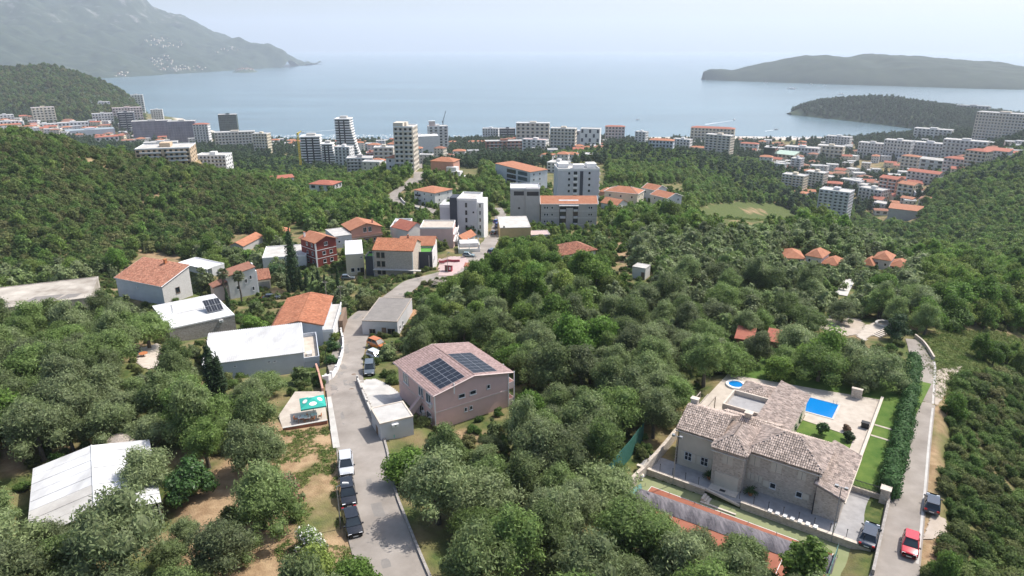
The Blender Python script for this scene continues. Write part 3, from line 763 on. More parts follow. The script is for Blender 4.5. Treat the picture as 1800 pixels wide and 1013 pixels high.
def roof_quads(kind, w, d, h, rise, ov, hip=None):
    """slopes of a roof over a w x d plan: list of (eave-left, eave-right, top-right, top-left)"""
    x0, x1, y0, y1 = -ov, w + ov, -ov, d + ov; zt = h + rise
    if kind == 'gable_x':      # ridge parallel to the front
        s = rise / (d / 2); ze = h - s * ov; ym = d / 2
        return [((x0, y0, ze), (x1, y0, ze), (x1, ym, zt), (x0, ym, zt)), ((x1, y1, ze), (x0, y1, ze), (x0, ym, zt), (x1, ym, zt))]
    if kind == 'gable_y':
        s = rise / (w / 2); ze = h - s * ov; xm = w / 2
        return [((x0, y1, ze), (x0, y0, ze), (xm, y0, zt), (xm, y1, zt)), ((x1, y0, ze), (x1, y1, ze), (xm, y1, zt), (xm, y0, zt))]
    if kind == 'shed_f':       # low at the front, high at the back
        s = rise / d; return [((x0, y0, h - s * ov), (x1, y0, h - s * ov), (x1, y1, zt + s * ov), (x0, y1, zt + s * ov))]
    if kind == 'shed_b':
        s = rise / d; return [((x1, y1, h - s * ov), (x0, y1, h - s * ov), (x0, y0, zt + s * ov), (x1, y0, zt + s * ov))]
    if kind == 'shed_r':       # low on the right
        s = rise / w; return [((x1, y0, h - s * ov), (x1, y1, h - s * ov), (x0, y1, zt + s * ov), (x0, y0, zt + s * ov))]
    if kind == 'shed_l':
        s = rise / w; return [((x0, y1, h - s * ov), (x0, y0, h - s * ov), (x1, y0, zt + s * ov), (x1, y1, zt + s * ov))]
    if kind == 'hip':
        if w >= d:
            k = d / 2; a, b = (k, d / 2, zt), (w - k, d / 2, zt)
            ze = h - rise / (d / 2) * ov
            return [((x0, y0, ze), (x1, y0, ze), b, a), ((x1, y0, ze), (x1, y1, ze), b, b), ((x1, y1, ze), (x0, y1, ze), a, b), ((x0, y1, ze), (x0, y0, ze), a, a)]
        k = w / 2; a, b = (w / 2, k, zt), (w / 2, d - k, zt); ze = h - rise / (w / 2) * ov
        return [((x0, y0, ze), (x1, y0, ze), a, a), ((x1, y0, ze), (x1, y1, ze), b, a), ((x1, y1, ze), (x0, y1, ze), b, b), ((x0, y1, ze), (x0, y0, ze), a, b)]
def wall_top(kind, w, d, h, rise):
    if kind == 'gable_x': return [((0, 0), (0, d)), 'x']
    return None
def build(root, w, d, h, wall, roof='flat', roofm='tile', rise=1.6, ov=.4, base=-3.0, tile=False, parapet=.5, floors=2, trim='frame_white', roof_th=.16, x0=0, y0=0, roofname='roof', barge=None):
    """walls and roof of one block under root, in its own frame (front along x, depth along y)"""
    mb = MB(); wm = M[wall]
    ox, oy = x0, y0
    sh = lambda q: [(p[0] + ox, p[1] + oy, p[2]) for p in q]
    if roof == 'flat':
        mb.box(ox, ox + w, oy, oy + d, base, h)
        mb.obj('wall', wm, root)
        t = .18; pr = MB()
        pr.box(ox + t + .003, ox + w - t - .003, oy + t + .003, oy + d - t - .003, h, h + .05)
        rf = pr.obj(roofname, M[roofm], root)
        if parapet:
            pb = MB()
            e = .05
            pb.box(ox - e, ox + w + e, oy - e, oy + t, h - .12, h + parapet); pb.box(ox - e, ox + w + e, oy + d - t, oy + d + e, h - .12, h + parapet)
            pb.box(ox - e, ox + t, oy + t, oy + d - t, h - .12, h + parapet); pb.box(ox + w - t, ox + w + e, oy + t, oy + d - t, h - .12, h + parapet)
            pb.obj('parapet', M[trim], rf)
        return rf
    q = roof_quads(roof, w, d, h, rise, ov)
    if roof == 'gable_x': poly = ([(0, 0), (d, 0), (d, h), (d / 2, h + rise), (0, h)], 'x')
    elif roof == 'gable_y': poly = ([(0, 0), (w, 0), (w, h), (w / 2, h + rise), (0, h)], 'y')
    elif roof == 'shed_f': poly = ([(0, 0), (d, 0), (d, h + rise), (0, h)], 'x')
    elif roof == 'shed_b': poly = ([(0, 0), (d, 0), (d, h), (0, h + rise)], 'x')
    elif roof == 'shed_r': poly = ([(0, 0), (w, 0), (w, h), (0, h + rise)], 'y')
    elif roof == 'shed_l': poly = ([(0, 0), (w, 0), (w, h + rise), (0, h)], 'y')
    else: poly = None
    if poly is None: mb.box(ox, ox + w, oy, oy + d, base, h)
    else:
        P, ax = poly; P = [(a, b if b else base) for a, b in P]; n = len(P); k = 0
        lo, hi = (0, w) if ax == 'x' else (0, d)
        for e in (lo, hi): mb.v += [((e + ox, a + oy, b) if ax == 'x' else (a + ox, e + oy, b)) for a, b in P]
        mb.f += [tuple(range(n)), tuple(range(2 * n - 1, n - 1, -1))] + [(i, n + i, n + (i + 1) % n, (i + 1) % n) for i in range(n)]; mb.m += [0] * (n + 2)
    mb.obj('wall', wm, root)
    rb = MB()
    for s in q:
        s = [p for i, p in enumerate(s) if i == 0 or p != s[i - 1]]
        lift = .03 + roof_th
        rb.slabq([(p[0], p[1], p[2] + lift) for p in sh(s)], roof_th)
    rf = rb.obj(roofname, M[roofm], root)
    if barge:
        bb = MB()
        for s in q:
            s2 = [np.array(p) + (0, 0, roof_th + .05) for p in sh(s)]
            for a, b in ((s2[0], s2[3]), (s2[1], s2[2]), (s2[0], s2[1])): 
                if np.linalg.norm(b - a) > .3: bb.tube(a, b, .11, n=4)
        bb.obj('verge_trim', M[barge], rf)
    if tile:
        for i, s in enumerate(q):
            tiles(rf, [(p[0], p[1], p[2] + roof_th + .03) for p in sh(s)], M[roofm], seed=int(w * 10) + i)
    return rf
def grid_windows(root, w, d, h, floors, spec, join=False, glassm='glass', frame='frame_white', skip=()):
    """spec: side -> (columns, window width, window height[, style]); one object per window, or one joined mesh when far away"""
    jb = MB(); fh = h / floors
    for side, s in spec.items():
        n, ww, wh = s[:3]; style = s[3] if len(s) > 3 else 'plain'
        L_ = w if side in 'FB' else d
        for f in range(floors):
            for c in range(n):
                if (side, c, f) in skip or (side, c) in skip: continue
                x = L_ * (c + .5) / n; z = fh * f + (fh - wh) * .55
                if not join: put_window(root, w, d, side, x, z, ww, wh, style, frame, glassm)
                else:
                    (px, py), a = facade(side, w, d, x); ca, sa = math.cos(a), math.sin(a)
                    xs = sorted((px - ca * ww / 2 + sa * .06, px + ca * ww / 2 + sa * .06)); ys = sorted((py - sa * ww / 2 - ca * .06, py + sa * ww / 2 - ca * .06))
                    if side in 'FB': jb.box(xs[0], xs[1], py - .05, py + .05, z, z + wh)
                    else: jb.box(px - .05, px + .05, ys[0], ys[1], z, z + wh)
    if jb.v:
        o = jb.obj('window_rows', M[glassm], root); o['kind'] = 'stuff'
def balcony_mesh(w, dep, wall, rail='white'):
    key = ('balc', round(w, 1), round(dep, 1), wall, rail)
    if key not in CACHE:
        mb = MB(); mb.box(-w / 2, w / 2, -dep, .05, -.16, 0, 0)
        mb.box(-w / 2, w / 2, -dep, -dep + .1, .0, .95, 1); mb.box(-w / 2, -w / 2 + .1, -dep + .1, 0, 0, .95, 1); mb.box(w / 2 - .1, w / 2, -dep + .1, 0, 0, .95, 1)
        CACHE[key] = mb.mesh('balcony', [M[wall], M[rail]])
    return CACHE[key]
def balconies(root, w, d, h, floors, side, cols, bw, dep=1.3, wall='white', rail='white', start=1, n=None):
    fh = h / floors; L_ = w if side in 'FB' else d
    for f in range(start, floors):
        for c in cols:
            (px, py), a = facade(side, w, d, L_ * c); link('balcony', balcony_mesh(bw, dep, wall, rail), root, (px, py, fh * f), a)
def eaves(A, B, C, g, h):
    """frame of a house from its eave corners seen in the photograph (front-left, front-right, back-right or a depth)"""
    e = g - h; a = at(*A, e); b = at(*B, e); ang = math.atan2(b[1] - a[1], b[0] - a[0]); w = float(np.hypot(*(b - a)[:2]))
    if isinstance(C, (tuple, list)):
        c = at(C[0], C[1], C[2] if len(C) > 2 else e) - a; d = float(-c[0] * math.sin(ang) + c[1] * math.cos(ang))
    else: d = float(C)
    return (a[0], a[1], CAMH - g), ang, w, max(d, 1.5)
def foot(root_loc, ang, w, d, m=1.2, x0=0, y0=0):
    c, s = math.cos(ang), math.sin(ang)
    excl([(root_loc[0] + x * c - y * s, root_loc[1] + x * s + y * c) for x, y in ((x0, y0), (x0 + w, y0), (x0 + w, y0 + d), (x0, y0 + d))], m)
def house(name, label, cat, A, B, C, g, h, wall, roof, roofm='tile', group=None, floors=2, win=None, join=False, margin=1.0, glassm='glass', frame='frame_white', skip=(), **kw):
    loc, ang, w, d = eaves(A, B, C, g, h)
    o = thing(name, label, cat, loc, ang, group)
    rf = build(o, w, d, h, wall, roof, roofm, floors=floors, **kw)
    if win: grid_windows(o, w, d, h, floors, win, join, glassm, frame, skip)
    foot(loc, ang, w, d, margin); pad(EXCL[-1][0], loc[2] - .05, 4.0)
    return o, w, d, h, rf
def block(name, label, cat, u, vb, wpx, hpx, d, yaw, wall, roof='flat', roofm='concrete_pale', drop=None, group=None, floors=4, win=None, join=True, margin=1.0, glassm='glass', frame='frame_white', skip=(), **kw):
    """a building whose front stands at pixel u, foot at vb, wpx wide and hpx high in the photograph; d metres deep, turned by yaw degrees"""
    p = at(u, vb, drop) if drop else G(u, vb)
    f = pix(*p)[2]; ya = R(yaw) - math.atan2(p[0], p[1])
    w = wpx * f / FPX; h = hpx * f / (FPX * CP)
    c, s = math.cos(ya), math.sin(ya)
    loc = (p[0] - c * w / 2, p[1] - s * w / 2, p[2])
    o = thing(name, label, cat, loc, ya, group)
    rf = build(o, w, d, h, wall, roof, roofm, floors=floors, **kw)
    if win: grid_windows(o, w, d, h, floors, win, join, glassm, frame, skip)
    foot(loc, ya, w, d, margin); pad(EXCL[-1][0], loc[2] - .05, 5.0)
    return o, w, d, h, rf
def chimney(rf, x, y, z0, z1, s=.5, m='stone_trim', cap='tile'):
    c = MB().box(x - s / 2, x + s / 2, y - s / 2, y + s / 2, z0, z1).obj('chimney', M[m], rf)
    MB().box(x - s * .68, x + s * .68, y - s * .68, y + s * .68, z1, z1 + .14).obj('chimney_cap', M[cap], c)
def copy_tree(o, parent=None):
    c = o.copy(); col.objects.link(c)
    if parent is not None: c.parent = parent
    for ch in o.children: copy_tree(ch, c)
    return c
# ================================================================ the stone villa and its grounds
VL = at(1194, 752.6, VG - 5.5); VA = R(-34.604); VZ = CAMH - VG
vc, vs_ = math.cos(VA), math.sin(VA)
def vw(x, y): return (VL[0] + x * vc - y * vs_, VL[1] + x * vs_ + y * vc)
def vthing(name, label, cat, x, y, z=0, rz=0, group=None):
    p = vw(x, y); return thing(name, label, cat, (p[0], p[1], VZ + z), VA + rz, group)
def vsheet(name, pts, z, m, t=.12):
    mb = MB(); mb.prism([vw(*p) for p in pts], VZ + z - t, VZ + z); return structure(name, mb, M[m])
villa = vthing('villa', 'large rubble stone villa with weathered barrel tiled roofs beside the pool', 'villa', 0, 0)
B_ = dict(tile=True, roofm='tile_villa', base=-.3, ov=.35)
build(villa, 5.3, 7.0, 5.5, 'render_beige', 'gable_x', rise=1.7, x0=0, y0=.05, **B_)
build(villa, 8.45, 7.0, 5.5, 'stone', 'hip', rise=1.75, x0=9.05, y0=0, **B_)
build(villa, 3.8, 6.9, 5.5, 'stone', 'hip', rise=1.2, x0=5.27, y0=-1.6, **B_)
build(villa, 2.85, 10.6, 3.2, 'stone', 'shed_r', rise=.9, x0=17.46, y0=-.65, **B_)
build(villa, 3.7, 13.2, 3.2, 'render_cream', 'shed_r', rise=1.0, x0=7.6, y0=9.9, **B_)
build(villa, 5.0, 5.4, 3.3, 'render_cream', 'hip', rise=1.0, x0=2.6, y0=17.3, **B_)
build(villa, 7.2, 5.2, 3.3, 'render_cream', 'gable_x', rise=1.1, x0=3.0, y0=6.9, **B_)
build(villa, 5.6, 5.2, 3.5, 'render_cream', 'flat', roofm='paving', x0=1.95, y0=12.1, base=-.3, parapet=.75, trim='stone_trim', roofname='terrace_roof')
VW, VD = 17.5, 7
for x in (1.55, 3.75): put_window(villa, VW, VD, 'F', x, 1.1, 1.0, 1.25, 'open').location.y = .05
for x, y, z, w_, h_ in ((7.1, -1.6, 3.55, 1.3, 1.35), (10.0, 0, 3.6, 1.3, 1.35), (12.6, 0, 3.6, 1.3, 1.35), (15.6, 0, 3.75, .95, 1.0), (9.75, 0, 1.5, .8, .85), (10.75, 0, 1.5, .8, .85)):
    link('window', window_mesh(w_, h_, 'shut'), villa, (x, y, z), 0)
for x in (12.5, 15.6):
    link('window', window_mesh(.75, .8, 'plain'), villa, (x, 0, 1.2), 0)
    MB().box(0, .75, -.1, -.03, 0, .85).obj('shutter', M['shutter'], villa, (x + (.42 if x > 14 else -1.17), 0, 1.18))
gd = MB(); gd.box(5.75, 8.75, -1.72, -1.58, .05, 2.05); gd.obj('garage_door', M['shutter'], villa)
MB().box(5.45, 8.95, -3.0, -1.6, -.02, .14).obj('door_step', M['stone_trim'], villa)
MB().box(6.8, 7.5, -2.7, -2.25, .14, .16).obj('door_mat', M['dark_metal'], villa)
for x, y in ((.02, -.04), (8.98, -.12), (17.4, -.1), (17.44, -.78)):
    MB().tube((x, y, 0), (x, y, 5.3 if x < 17.42 else 3.0), .06).obj('downpipe', M['dark_metal'], villa)
MB().tube((-.35, -.38, 5.28), (5.3, -.38, 5.28), .09, n=6).obj('gutter', M['stone_trim'], villa)
MB().tube((9.05, -.42, 5.22), (17.8, -.42, 5.22), .09, n=6).obj('gutter', M['stone_trim'], villa)
MB().tube((5.0, -2.0, 5.05), (9.3, -2.0, 5.05), .09, n=6).obj('gutter', M['stone_trim'], villa)
MB().tube((20.7, -1.0, 3.05), (20.7, 10.2, 3.05), .1, n=6).obj('gutter', M['stone_trim'], villa)
for x, y, z in ((.25, 4.6, 7.1), (6.3, 9.6, 4.5)):
    c = MB().box(x - .45, x + .45, y - .35, y + .35, z - 1.6, z + .75).obj('chimney', M['stone_trim'], villa)
    MB().box(x - .55, x + .55, y - .45, y + .45, z + .75, z + .88).obj('chimney_cap', M['stone_trim'], c)
dish = MB()
for i in range(10):
    for j in range(3):
        a0, a1 = 2 * math.pi * i / 10, 2 * math.pi * (i + 1) / 10; r0, r1 = .15 * j, .15 * (j + 1)
        f_ = lambda a, r: (r * math.cos(a), -.12 + r * r * .6 * -1 + .0, r * math.sin(a))
        dish.face([f_(a0, r0), f_(a0, r1), f_(a1, r1), f_(a1, r0)])
dish.obj('satellite_dish', M['grey_metal'], villa, (-.25, 2.2, 3.9), R(-60))
foot((VL[0], VL[1], 0), VA, 28, 44, 0, -3.4, -13.3)
# pergolas: a frame with slats
def pergola(label, x, y, w, d, n, z=2.6, m='wood'):
    t = vthing('pergola', label, 'pergola', x, y)
    for px in (0, w - .12):
        for py in (0, d - .12): MB().box(px, px + .12, py, py + .12, 0, z).obj('post', M[m], t)
    for py in (0, d - .12): MB().box(-.1, w + .1, py, py + .1, z, z + .14).obj('beam', M[m], t)
    key = MB().box(-.2, w + .2, 0, .12, z + .142, z + .28).mesh('slat', M[m])
    for i in range(n): link('slat', key, t, (0, .1 + (d - .35) * i / (n - 1), 0))
    return t
pergola('dark slatted pergola between the villa roof and its terrace roof', -1.3, 8.4, 4.2, 3.6, 9)
pergola('dark slatted pergola over the lawn side of the villa', 10.7, 7.6, 3.7, 2.6, 7)
t = vthing('pergola', 'bare pale timber pergola rails beside the villa roof terrace', 'pergola', -2.9, 10.5)
for px in (0, 1.2, 2.4): MB().box(px, px + .12, 0, 6.0, 2.6, 2.74).obj('rail', M['wood_grey'], t)
for px in (0, 2.4):
    for py in (0, 5.8): MB().box(px, px + .12, py, py + .12, 0, 2.6).obj('post', M['wood_grey'], t)
# pool deck, pool, whirlpool, lawns, terraces
vsheet('pool_deck', [(-3.2, 12.2), (1.9, 12.2), (1.9, 18), (9.2, 23.2), (11.4, 23.2), (11.4, 21.5), (18.6, 20.6), (18.6, 9.0), (20.1, 9.0), (20.1, 35.0), (-2.8, 30.2)], .14, 'travertine')
vsheet('lawn', [(11.3, 10.3), (18.6, 10.3), (18.6, 20.6), (11.4, 21.5)], .08, 'lawn')
vsheet('lawn', [(20.45, 7.2), (23.2, 7.2), (26.2, 46), (-3, 46), (-3, 30.3), (20.4, 35.2)], .07, 'lawn')
vsheet('garden_path', [(11.5, 16.6), (18.6, 16.2), (18.6, 16.6), (11.5, 17.0)], .12, 'travertine')
vsheet('garden_path', [(20.45, 22.5), (23.8, 22.3), (23.8, 22.7), (20.45, 22.9)], .11, 'travertine')
vsheet('garden_path', [(20.45, 26.0), (23.8, 25.8), (23.8, 26.2), (20.45, 26.4)], .11, 'travertine')
vsheet('terrace', [(-3.9, -3.6), (20.25, -3.6), (20.25, .2), (-3.9, .2)], .05, 'paving')
vsheet('driveway', [(20.3, -3.6), (26.0, -3.6), (25.0, 7.1), (20.3, 10)], .055, 'paving')
MATS['grey_paving_pale'] = None
pool = vthing('swimming_pool', 'rectangular blue swimming pool in the travertine deck', 'swimming pool', 9.6, 24.4)
PW_, PD_ = 5.3, 5.0
rim = MB()
for a, b, c, d in ((-.3, PW_ + .3, -.3, 0), (-.3, PW_ + .3, PD_, PD_ + .3), (-.3, 0, 0, PD_), (PW_, PW_ + .3, 0, PD_)): rim.box(a, b, c, d, .05, .2)
rim.obj('coping', M['concrete_pale'], pool)
MB().box(0, PW_, 0, PD_, .0, .155).obj('water', M['pool'], pool)
for i in range(2): MB().tube((PW_ - .25 - .5 * i, PD_, .2), (PW_ - .25 - .5 * i, PD_ - .3, .9), .03).obj('ladder_rail', M['grey_metal'], pool)
jac = vthing('whirlpool', 'small round blue whirlpool tub sunk in the pale deck', 'whirlpool', -.4, 26.8)
ring = MB(); n = 24
for i in range(n):
    a0, a1 = 2 * math.pi * i / n, 2 * math.pi * (i + 1) / n
    p = lambda a, r, z: (r * math.cos(a), r * math.sin(a), z)
    ring.face([p(a0, 1.15, .42), p(a0, 1.6, .42), p(a1, 1.6, .42), p(a1, 1.15, .42)]); ring.face([p(a0, 1.6, .42), p(a0, 1.7, 0), p(a1, 1.7, 0), p(a1, 1.6, .42)]); ring.face([p(a0, 1.15, .1), p(a0, 1.15, .42), p(a1, 1.15, .42), p(a1, 1.15, .1)])
ring.obj('rim', M['white'], jac)
MB().tube((0, 0, .1), (0, 0, .32), 1.16, n=24).obj('water', M['pool'], jac)
# deck side wall and grill
t = vthing('garden_wall', 'low pale stone wall along the pool deck and lawn', 'wall', 20.1, 9.0)
MB().box(0, .3, 0, 26.2, -.2, .55).obj('wall', M['stone'], t); MB().box(-.05, .35, 0, 26.2, .55, .63).obj('coping', M['stone_trim'], t)
t = vthing('grill', 'black boxy barbecue grill on the pool deck by the low wall', 'grill', 18.9, 24.0)
MB().box(0, 1.0, 0, .7, .15, .85).obj('body', M['dark_metal'], t); MB().box(-.05, 1.05, -.05, .75, .86, 1.05).obj('lid', M['dark_metal'], t)
for x in (.05, .85):
    for y in (.05, .55): MB().box(x, x + .1, y, y + .1, 0, .15).obj('leg', M['dark_metal'], t)
t = vthing('outdoor_shower', 'stone pillar block at the far corner of the pool deck', 'pillar', 16.0, 33.2)
MB().box(0, 1.5, 0, .5, -.2, 1.7).obj('wall', M['stone'], t); MB().box(-.06, 1.56, -.06, .56, 1.7, 1.8).obj('coping', M['stone_trim'], t)
# terrace front wall in cut stone, its stair, fence posts, lamp masts
t = vthing('terrace_wall', 'long low cream stone wall between villa terrace and tennis court', 'wall', -3.9, -3.6)
for x0, x1 in ((0, 9.2), (13.8, 28.2)):
    MB().box(x0, x1, -.35, 0, -1.6, .38).obj('wall', M['stone'], t); MB().box(x0 - .05, x1 + .05, -.42, .05, .38, .5).obj('coping', M['stone_trim'], t)
for i in range(7): MB().box(17.0 + i * .85, 17.45 + i * .85, -.5, .13, .5, .72).obj('planter_block', M['cloth_white'], t)
st = MB()
for i in range(6): st.box(9.3 + i * .33, 9.3 + (i + 1) * .33 if i < 5 else 13.7, -1.7, -.45, -1.6, .0 - i * .19)
st.obj('steps', M['stone_trim'], t)
MB().box(9.3, 13.75, -2.0, -1.72, -1.6, -.35).obj('stair_wall', M['stone_trim'], t)
MB().slabq([(9.3, -.3, .55), (13.7, -.3, -.1), (13.7, .0, -.1), (9.3, .0, .55)], .25).obj('stair_coping', M['stone_trim'], t)
for i, x in enumerate(np.linspace(-2.6, 23.4, 16)):
    if 6 < x < 9.2: continue
    o = vthing('fence_post', 'thin black lamp post standing on the villa terrace wall', 'post', x, -3.45, .5, 0, 'black posts along the villa terrace wall')
    MB().tube((0, 0, 0), (0, 0, .95), .035, n=6).obj('shaft', M['dark_metal'], o); MB().tube((0, 0, .95), (0, 0, 1.08), .07, .04, n=6).obj('cap', M['dark_metal'], o)
for x, y, hh, lab in ((1.2, -3.9, 6.3, 'tall floodlight mast with climbing rungs at the court steps corner'), (20.3, -3.9, 6.5, 'tall floodlight mast with climbing rungs by the villa driveway')):
    o = vthing('floodlight_mast', lab, 'mast', x, y, -.6)
    MB().tube((0, 0, 0), (0, 0, hh + 1), .075, .05).obj('mast', M['grey_metal'], o)
    for k in range(12): MB().tube((-.16, 0, 1.4 + .42 * k), (.16, 0, 1.4 + .42 * k), .018, n=5).obj('rung', M['grey_metal'], o)
    MB().tube((-.6, 0, hh + .95), (.6, 0, hh + .95), .04).obj('crossbar', M['grey_metal'], o)
    for s in (-.5, .5): MB().box(s - .18, s + .18, -.2, .12, hh + .85, hh + 1.12).obj('lamp_head', M['grey_metal'], o)
def blob_tree(name, label, cat, loc, rad, h, n, size, leafm, seed, group=None, trunk=True, z0=None, **kw):
    r = np.random.default_rng(seed); o = thing(name, label, cat, loc, 0, group)
    z0 = h * .25 if z0 is None else z0
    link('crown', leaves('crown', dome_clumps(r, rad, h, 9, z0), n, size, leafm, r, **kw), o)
    if trunk: link('trunk', trunk_mesh('trunk', r, h, rad, max(.06, rad * .06), M['bark'], 3), o)
    return o
def cycad(x, y, lab):
    o = vthing('potted_palm', lab, 'potted plant', x, y, .05)
    mb = MB(); n = 12
    for (r0, z0), (r1, z1) in zip([(.2, 0), (.34, .4), (.38, .42)], [(.34, .4), (.38, .42), (.38, .5)]):
        for i in range(n):
            a0, a1 = 2 * math.pi * i / n, 2 * math.pi * (i + 1) / n
            mb.face([(r0 * math.cos(a0), r0 * math.sin(a0), z0), (r0 * math.cos(a1), r0 * math.sin(a1), z0), (r1 * math.cos(a1), r1 * math.sin(a1), z1), (r1 * math.cos(a0), r1 * math.sin(a0), z1)])
    mb.obj('pot', M['terracotta'], o)
    fm = MB()
    for i in range(26):
        a = 2.4 * i; el = .2 + .9 * (i % 4) / 4; L_ = 1.0; p = np.array([0, 0, .55]); d = np.array([math.cos(a) * math.cos(el), math.sin(a) * math.cos(el), math.sin(el)])
        s = np.array([-math.sin(a), math.cos(a), 0])
        for k in range(4):
            q = p + d * L_ / 4; wd = .11 * (1 - abs(k - 1.2) / 4); fm.face([p - s * wd, p + s * wd, q + s * wd * .8, q - s * wd * .8]); p = q; d = d + np.array([0, 0, -.3]); d /= np.linalg.norm(d)
    fm.obj('fronds', M['dark_leaf'], o)
cycad(4.9, -.9, 'potted cycad palm in terracotta pot beside the villa garage door')
cycad(10.3, -1.3, 'potted cycad palm in terracotta pot in front of stone wall')
p = vw(14.6, 18.6); blob_tree('garden_tree', 'small round green tree on the lawn by the pool', 'tree', (p[0], p[1], VZ), 1.0, 2.2, 700, .16, M['dark_leaf'], 5)
p = vw(18.0, 19.3); blob_tree('garden_shrub', 'dark round shrub at the deck corner beside the lawn', 'shrub', (p[0], p[1], VZ), .9, 1.5, 600, .15, M['cypress'], 6, z0=.1)
p = vw(17.3, 21.8); blob_tree('garden_shrub', 'small reddish brown leaved shrub on the pool deck edge', 'shrub', (p[0], p[1], VZ), .6, 1.2, 320, .14, M['dry_leaf'], 7, z0=.1)
p = vw(12.2, 15.2); blob_tree('garden_shrub', 'tiny green sapling on the lawn beside the slatted pergola', 'shrub', (p[0], p[1], VZ), .45, 1.3, 200, .12, M['dark_leaf'], 8)
# climbing plant on the pool wing
cl = [((10.9 + .25 * math.sin(i * 1.7), 13.2 + i * .75, 1.0 + .9 * ((i * 7) % 5) / 4), (.4, .6, .7)) for i in range(12)]
o = thing('climbing_plant', 'green creeper covering the pool side wall of the villa', 'climber', (VL[0], VL[1], VZ), VA)
link('foliage', leaves('foliage', cl, 1800, .15, M['dark_leaf'], np.random.default_rng(12)), o)
# clipped thuja hedge along the lane
hl = [np.array(G(u, v)[:2]) for u, v in ((1558, 872), (1578, 800), (1590, 745), (1600, 690), (1606, 645))]
hp = smooth_line(hl, 11); cl = []
r = np.random.default_rng(4)
for p in hp:
    for k in range(3):
        cl.append(((p[0] + r.uniform(-.3, .3), p[1] + r.uniform(-.5, .5), float(hgt(*p)) + .5 + .8 * k), (1.35 - .15 * k, 1.25, .95)))
o = thing('hedge', 'tall dense evergreen hedge between the lawn and the lane', 'hedge', (hp[0][0], hp[0][1], float(hgt(*hp[0]))))
ob = link('foliage', leaves('foliage', [((c[0] - hp[0][0], c[1] - hp[0][1], c[2] - float(hgt(*hp[0]))), rr) for c, rr in cl], 26000, .17, M['hedge'], r, droop=-.6), o)
# stone wall of the lane
o = thing('lane_wall', 'low rough stone wall running beside the hedge along the lane', 'wall', (0, 0, 0))
ll = smooth_line([G(u, v)[:2] for u, v in ((1533, 1013), (1548, 945), (1560, 890), (1566, 860), (1582, 800), (1594, 745), (1604, 690), (1611, 640))], 6)
wall_along(MB(), ll, .3, .75).obj('wall', M['stone_grey'], o); 
o = thing('gate_pillar', 'square stone gate pillar where the driveway meets the lane', 'pillar', (*vw(24.2, 6.6), VZ), VA)
MB().box(-.5, .5, -.5, .5, -.3, 2.0).obj('shaft', M['stone'], o); MB().box(-.6, .6, -.6, .6, 2.0, 2.15).obj('cap', M['stone_trim'], o)
o = thing('garden_fence', 'black metal fence on stone base between driveway and hedge', 'fence', (*vw(20.5, 7.0), VZ), VA)
MB().box(0, 3.2, -.15, .15, -.2, .7).obj('base_wall', M['stone'], o)
pk = MB().box(-.02, .02, -.02, .02, .7, 1.8).mesh('picket', M['dark_metal'])
for i in range(22): link('picket', pk, o, (.05 + i * .147, 0, 0))
for z in (.9, 1.65): MB().box(0, 3.2, -.03, .03, z, z + .05).obj('rail', M['dark_metal'], o)
# boundary wall left of the court with a green mesh fence
o = thing('boundary_wall', 'high rubble stone wall beside the grove at the end of the court', 'wall', (0, 0, 0))
bl = [G(1076, 905)[:2], G(1112, 855)[:2], G(1150, 815)[:2], G(1188, 770)[:2]]
wall_along(MB(), smooth_line(bl, 4), .45, 1.5, -1.6).obj('wall', M['stone'], o)
o = thing('mesh_fence', 'dark green mesh screen fence standing behind the rubble wall', 'fence', (0, 0, 0))
fl = smooth_line([G(1058, 868)[:2], G(1096, 820)[:2], G(1130, 775)[:2]], 4)
wall_along(MB(), fl, .05, 3.0, 0).obj('mesh', M['net_green'], o)
for p in fl[::3]: MB().tube((p[0], p[1], float(hgt(*p)) - .3), (p[0], p[1], float(hgt(*p)) + 3.1), .04).obj('post', M['grey_metal'], o)
# tennis court
CZ = -.55
vsheet('court_surround', [(-4.0, -3.95), (24.6, -3.95), (25.2, -13.6), (-4.8, -13.6)], CZ + .05, 'court_green')
vsheet('tennis_court', [(-.9, -5.9), (20.9, -5.9), (20.9, -13.0), (-.9, -13.0)], CZ + .054 + .02, 'court_red')
mk = structure('court_lines', (lambda b: [b.box(*q) for q in []] and b or b)(MB()), M['white']) if False else None
ml = MB()
for a, b, c, d in ((-.9, 20.9, -5.96, -5.88), (-.9, 20.9, -7.3, -7.24), (-.9, 20.9, -13.0, -12.93), (-.92, -.86, -12.93, -5.96), (20.84, 20.92, -12.93, -5.96), (3.6, 3.66, -12.93, -7.3), (16.4, 16.46, -12.93, -7.3)):
    ml.prism([vw(a, c), vw(b, c), vw(b, d), vw(a, d)], VZ + CZ + .076, VZ + CZ + .084)
structure('court_marking', ml, M['white'])
# grey netting tented over the middle of the court
o = vthing('court_netting', 'long grey protective netting stretched across the clay tennis court', 'netting', 0, 0, CZ)
nb = MB(); nx_ = 70; ny_ = 8; r = np.random.default_rng(8)
for i in range(nx_ + 1):
    for j in range(ny_ + 1):
        x = -1.6 + 23.0 * i / nx_; y = -6.3 - .1 * (i / nx_) - 3.0 * j / ny_ - (.9 * (1 - i / nx_))
        nb.v.append((x, y, .12 + .75 * math.sin(math.pi * (j / ny_)) * (.75 + .25 * math.sin(i * .9)) + r.uniform(0, .05)))
for i in range(nx_):
    for j in range(ny_):
        a = i * (ny_ + 1) + j; nb.f.append((a, a + ny_ + 1, a + ny_ + 2, a + 1)); nb.m.append(0)
nb.obj('net', M['net'], o)
e = MB(); e.slabq([(-1.7, -7.0, .2), (-1.7, -10.4, .2), (-3.1, -10.0, .25), (-2.0, -6.8, .6)], .03); e.obj('end_panel', M['net_teal'], o)
for x in np.linspace(-1.6, 21.4, 8): MB().tube((x, -6.3, -.2), (x, -6.3, .5), .03).obj('stake', M['grey_metal'], o)
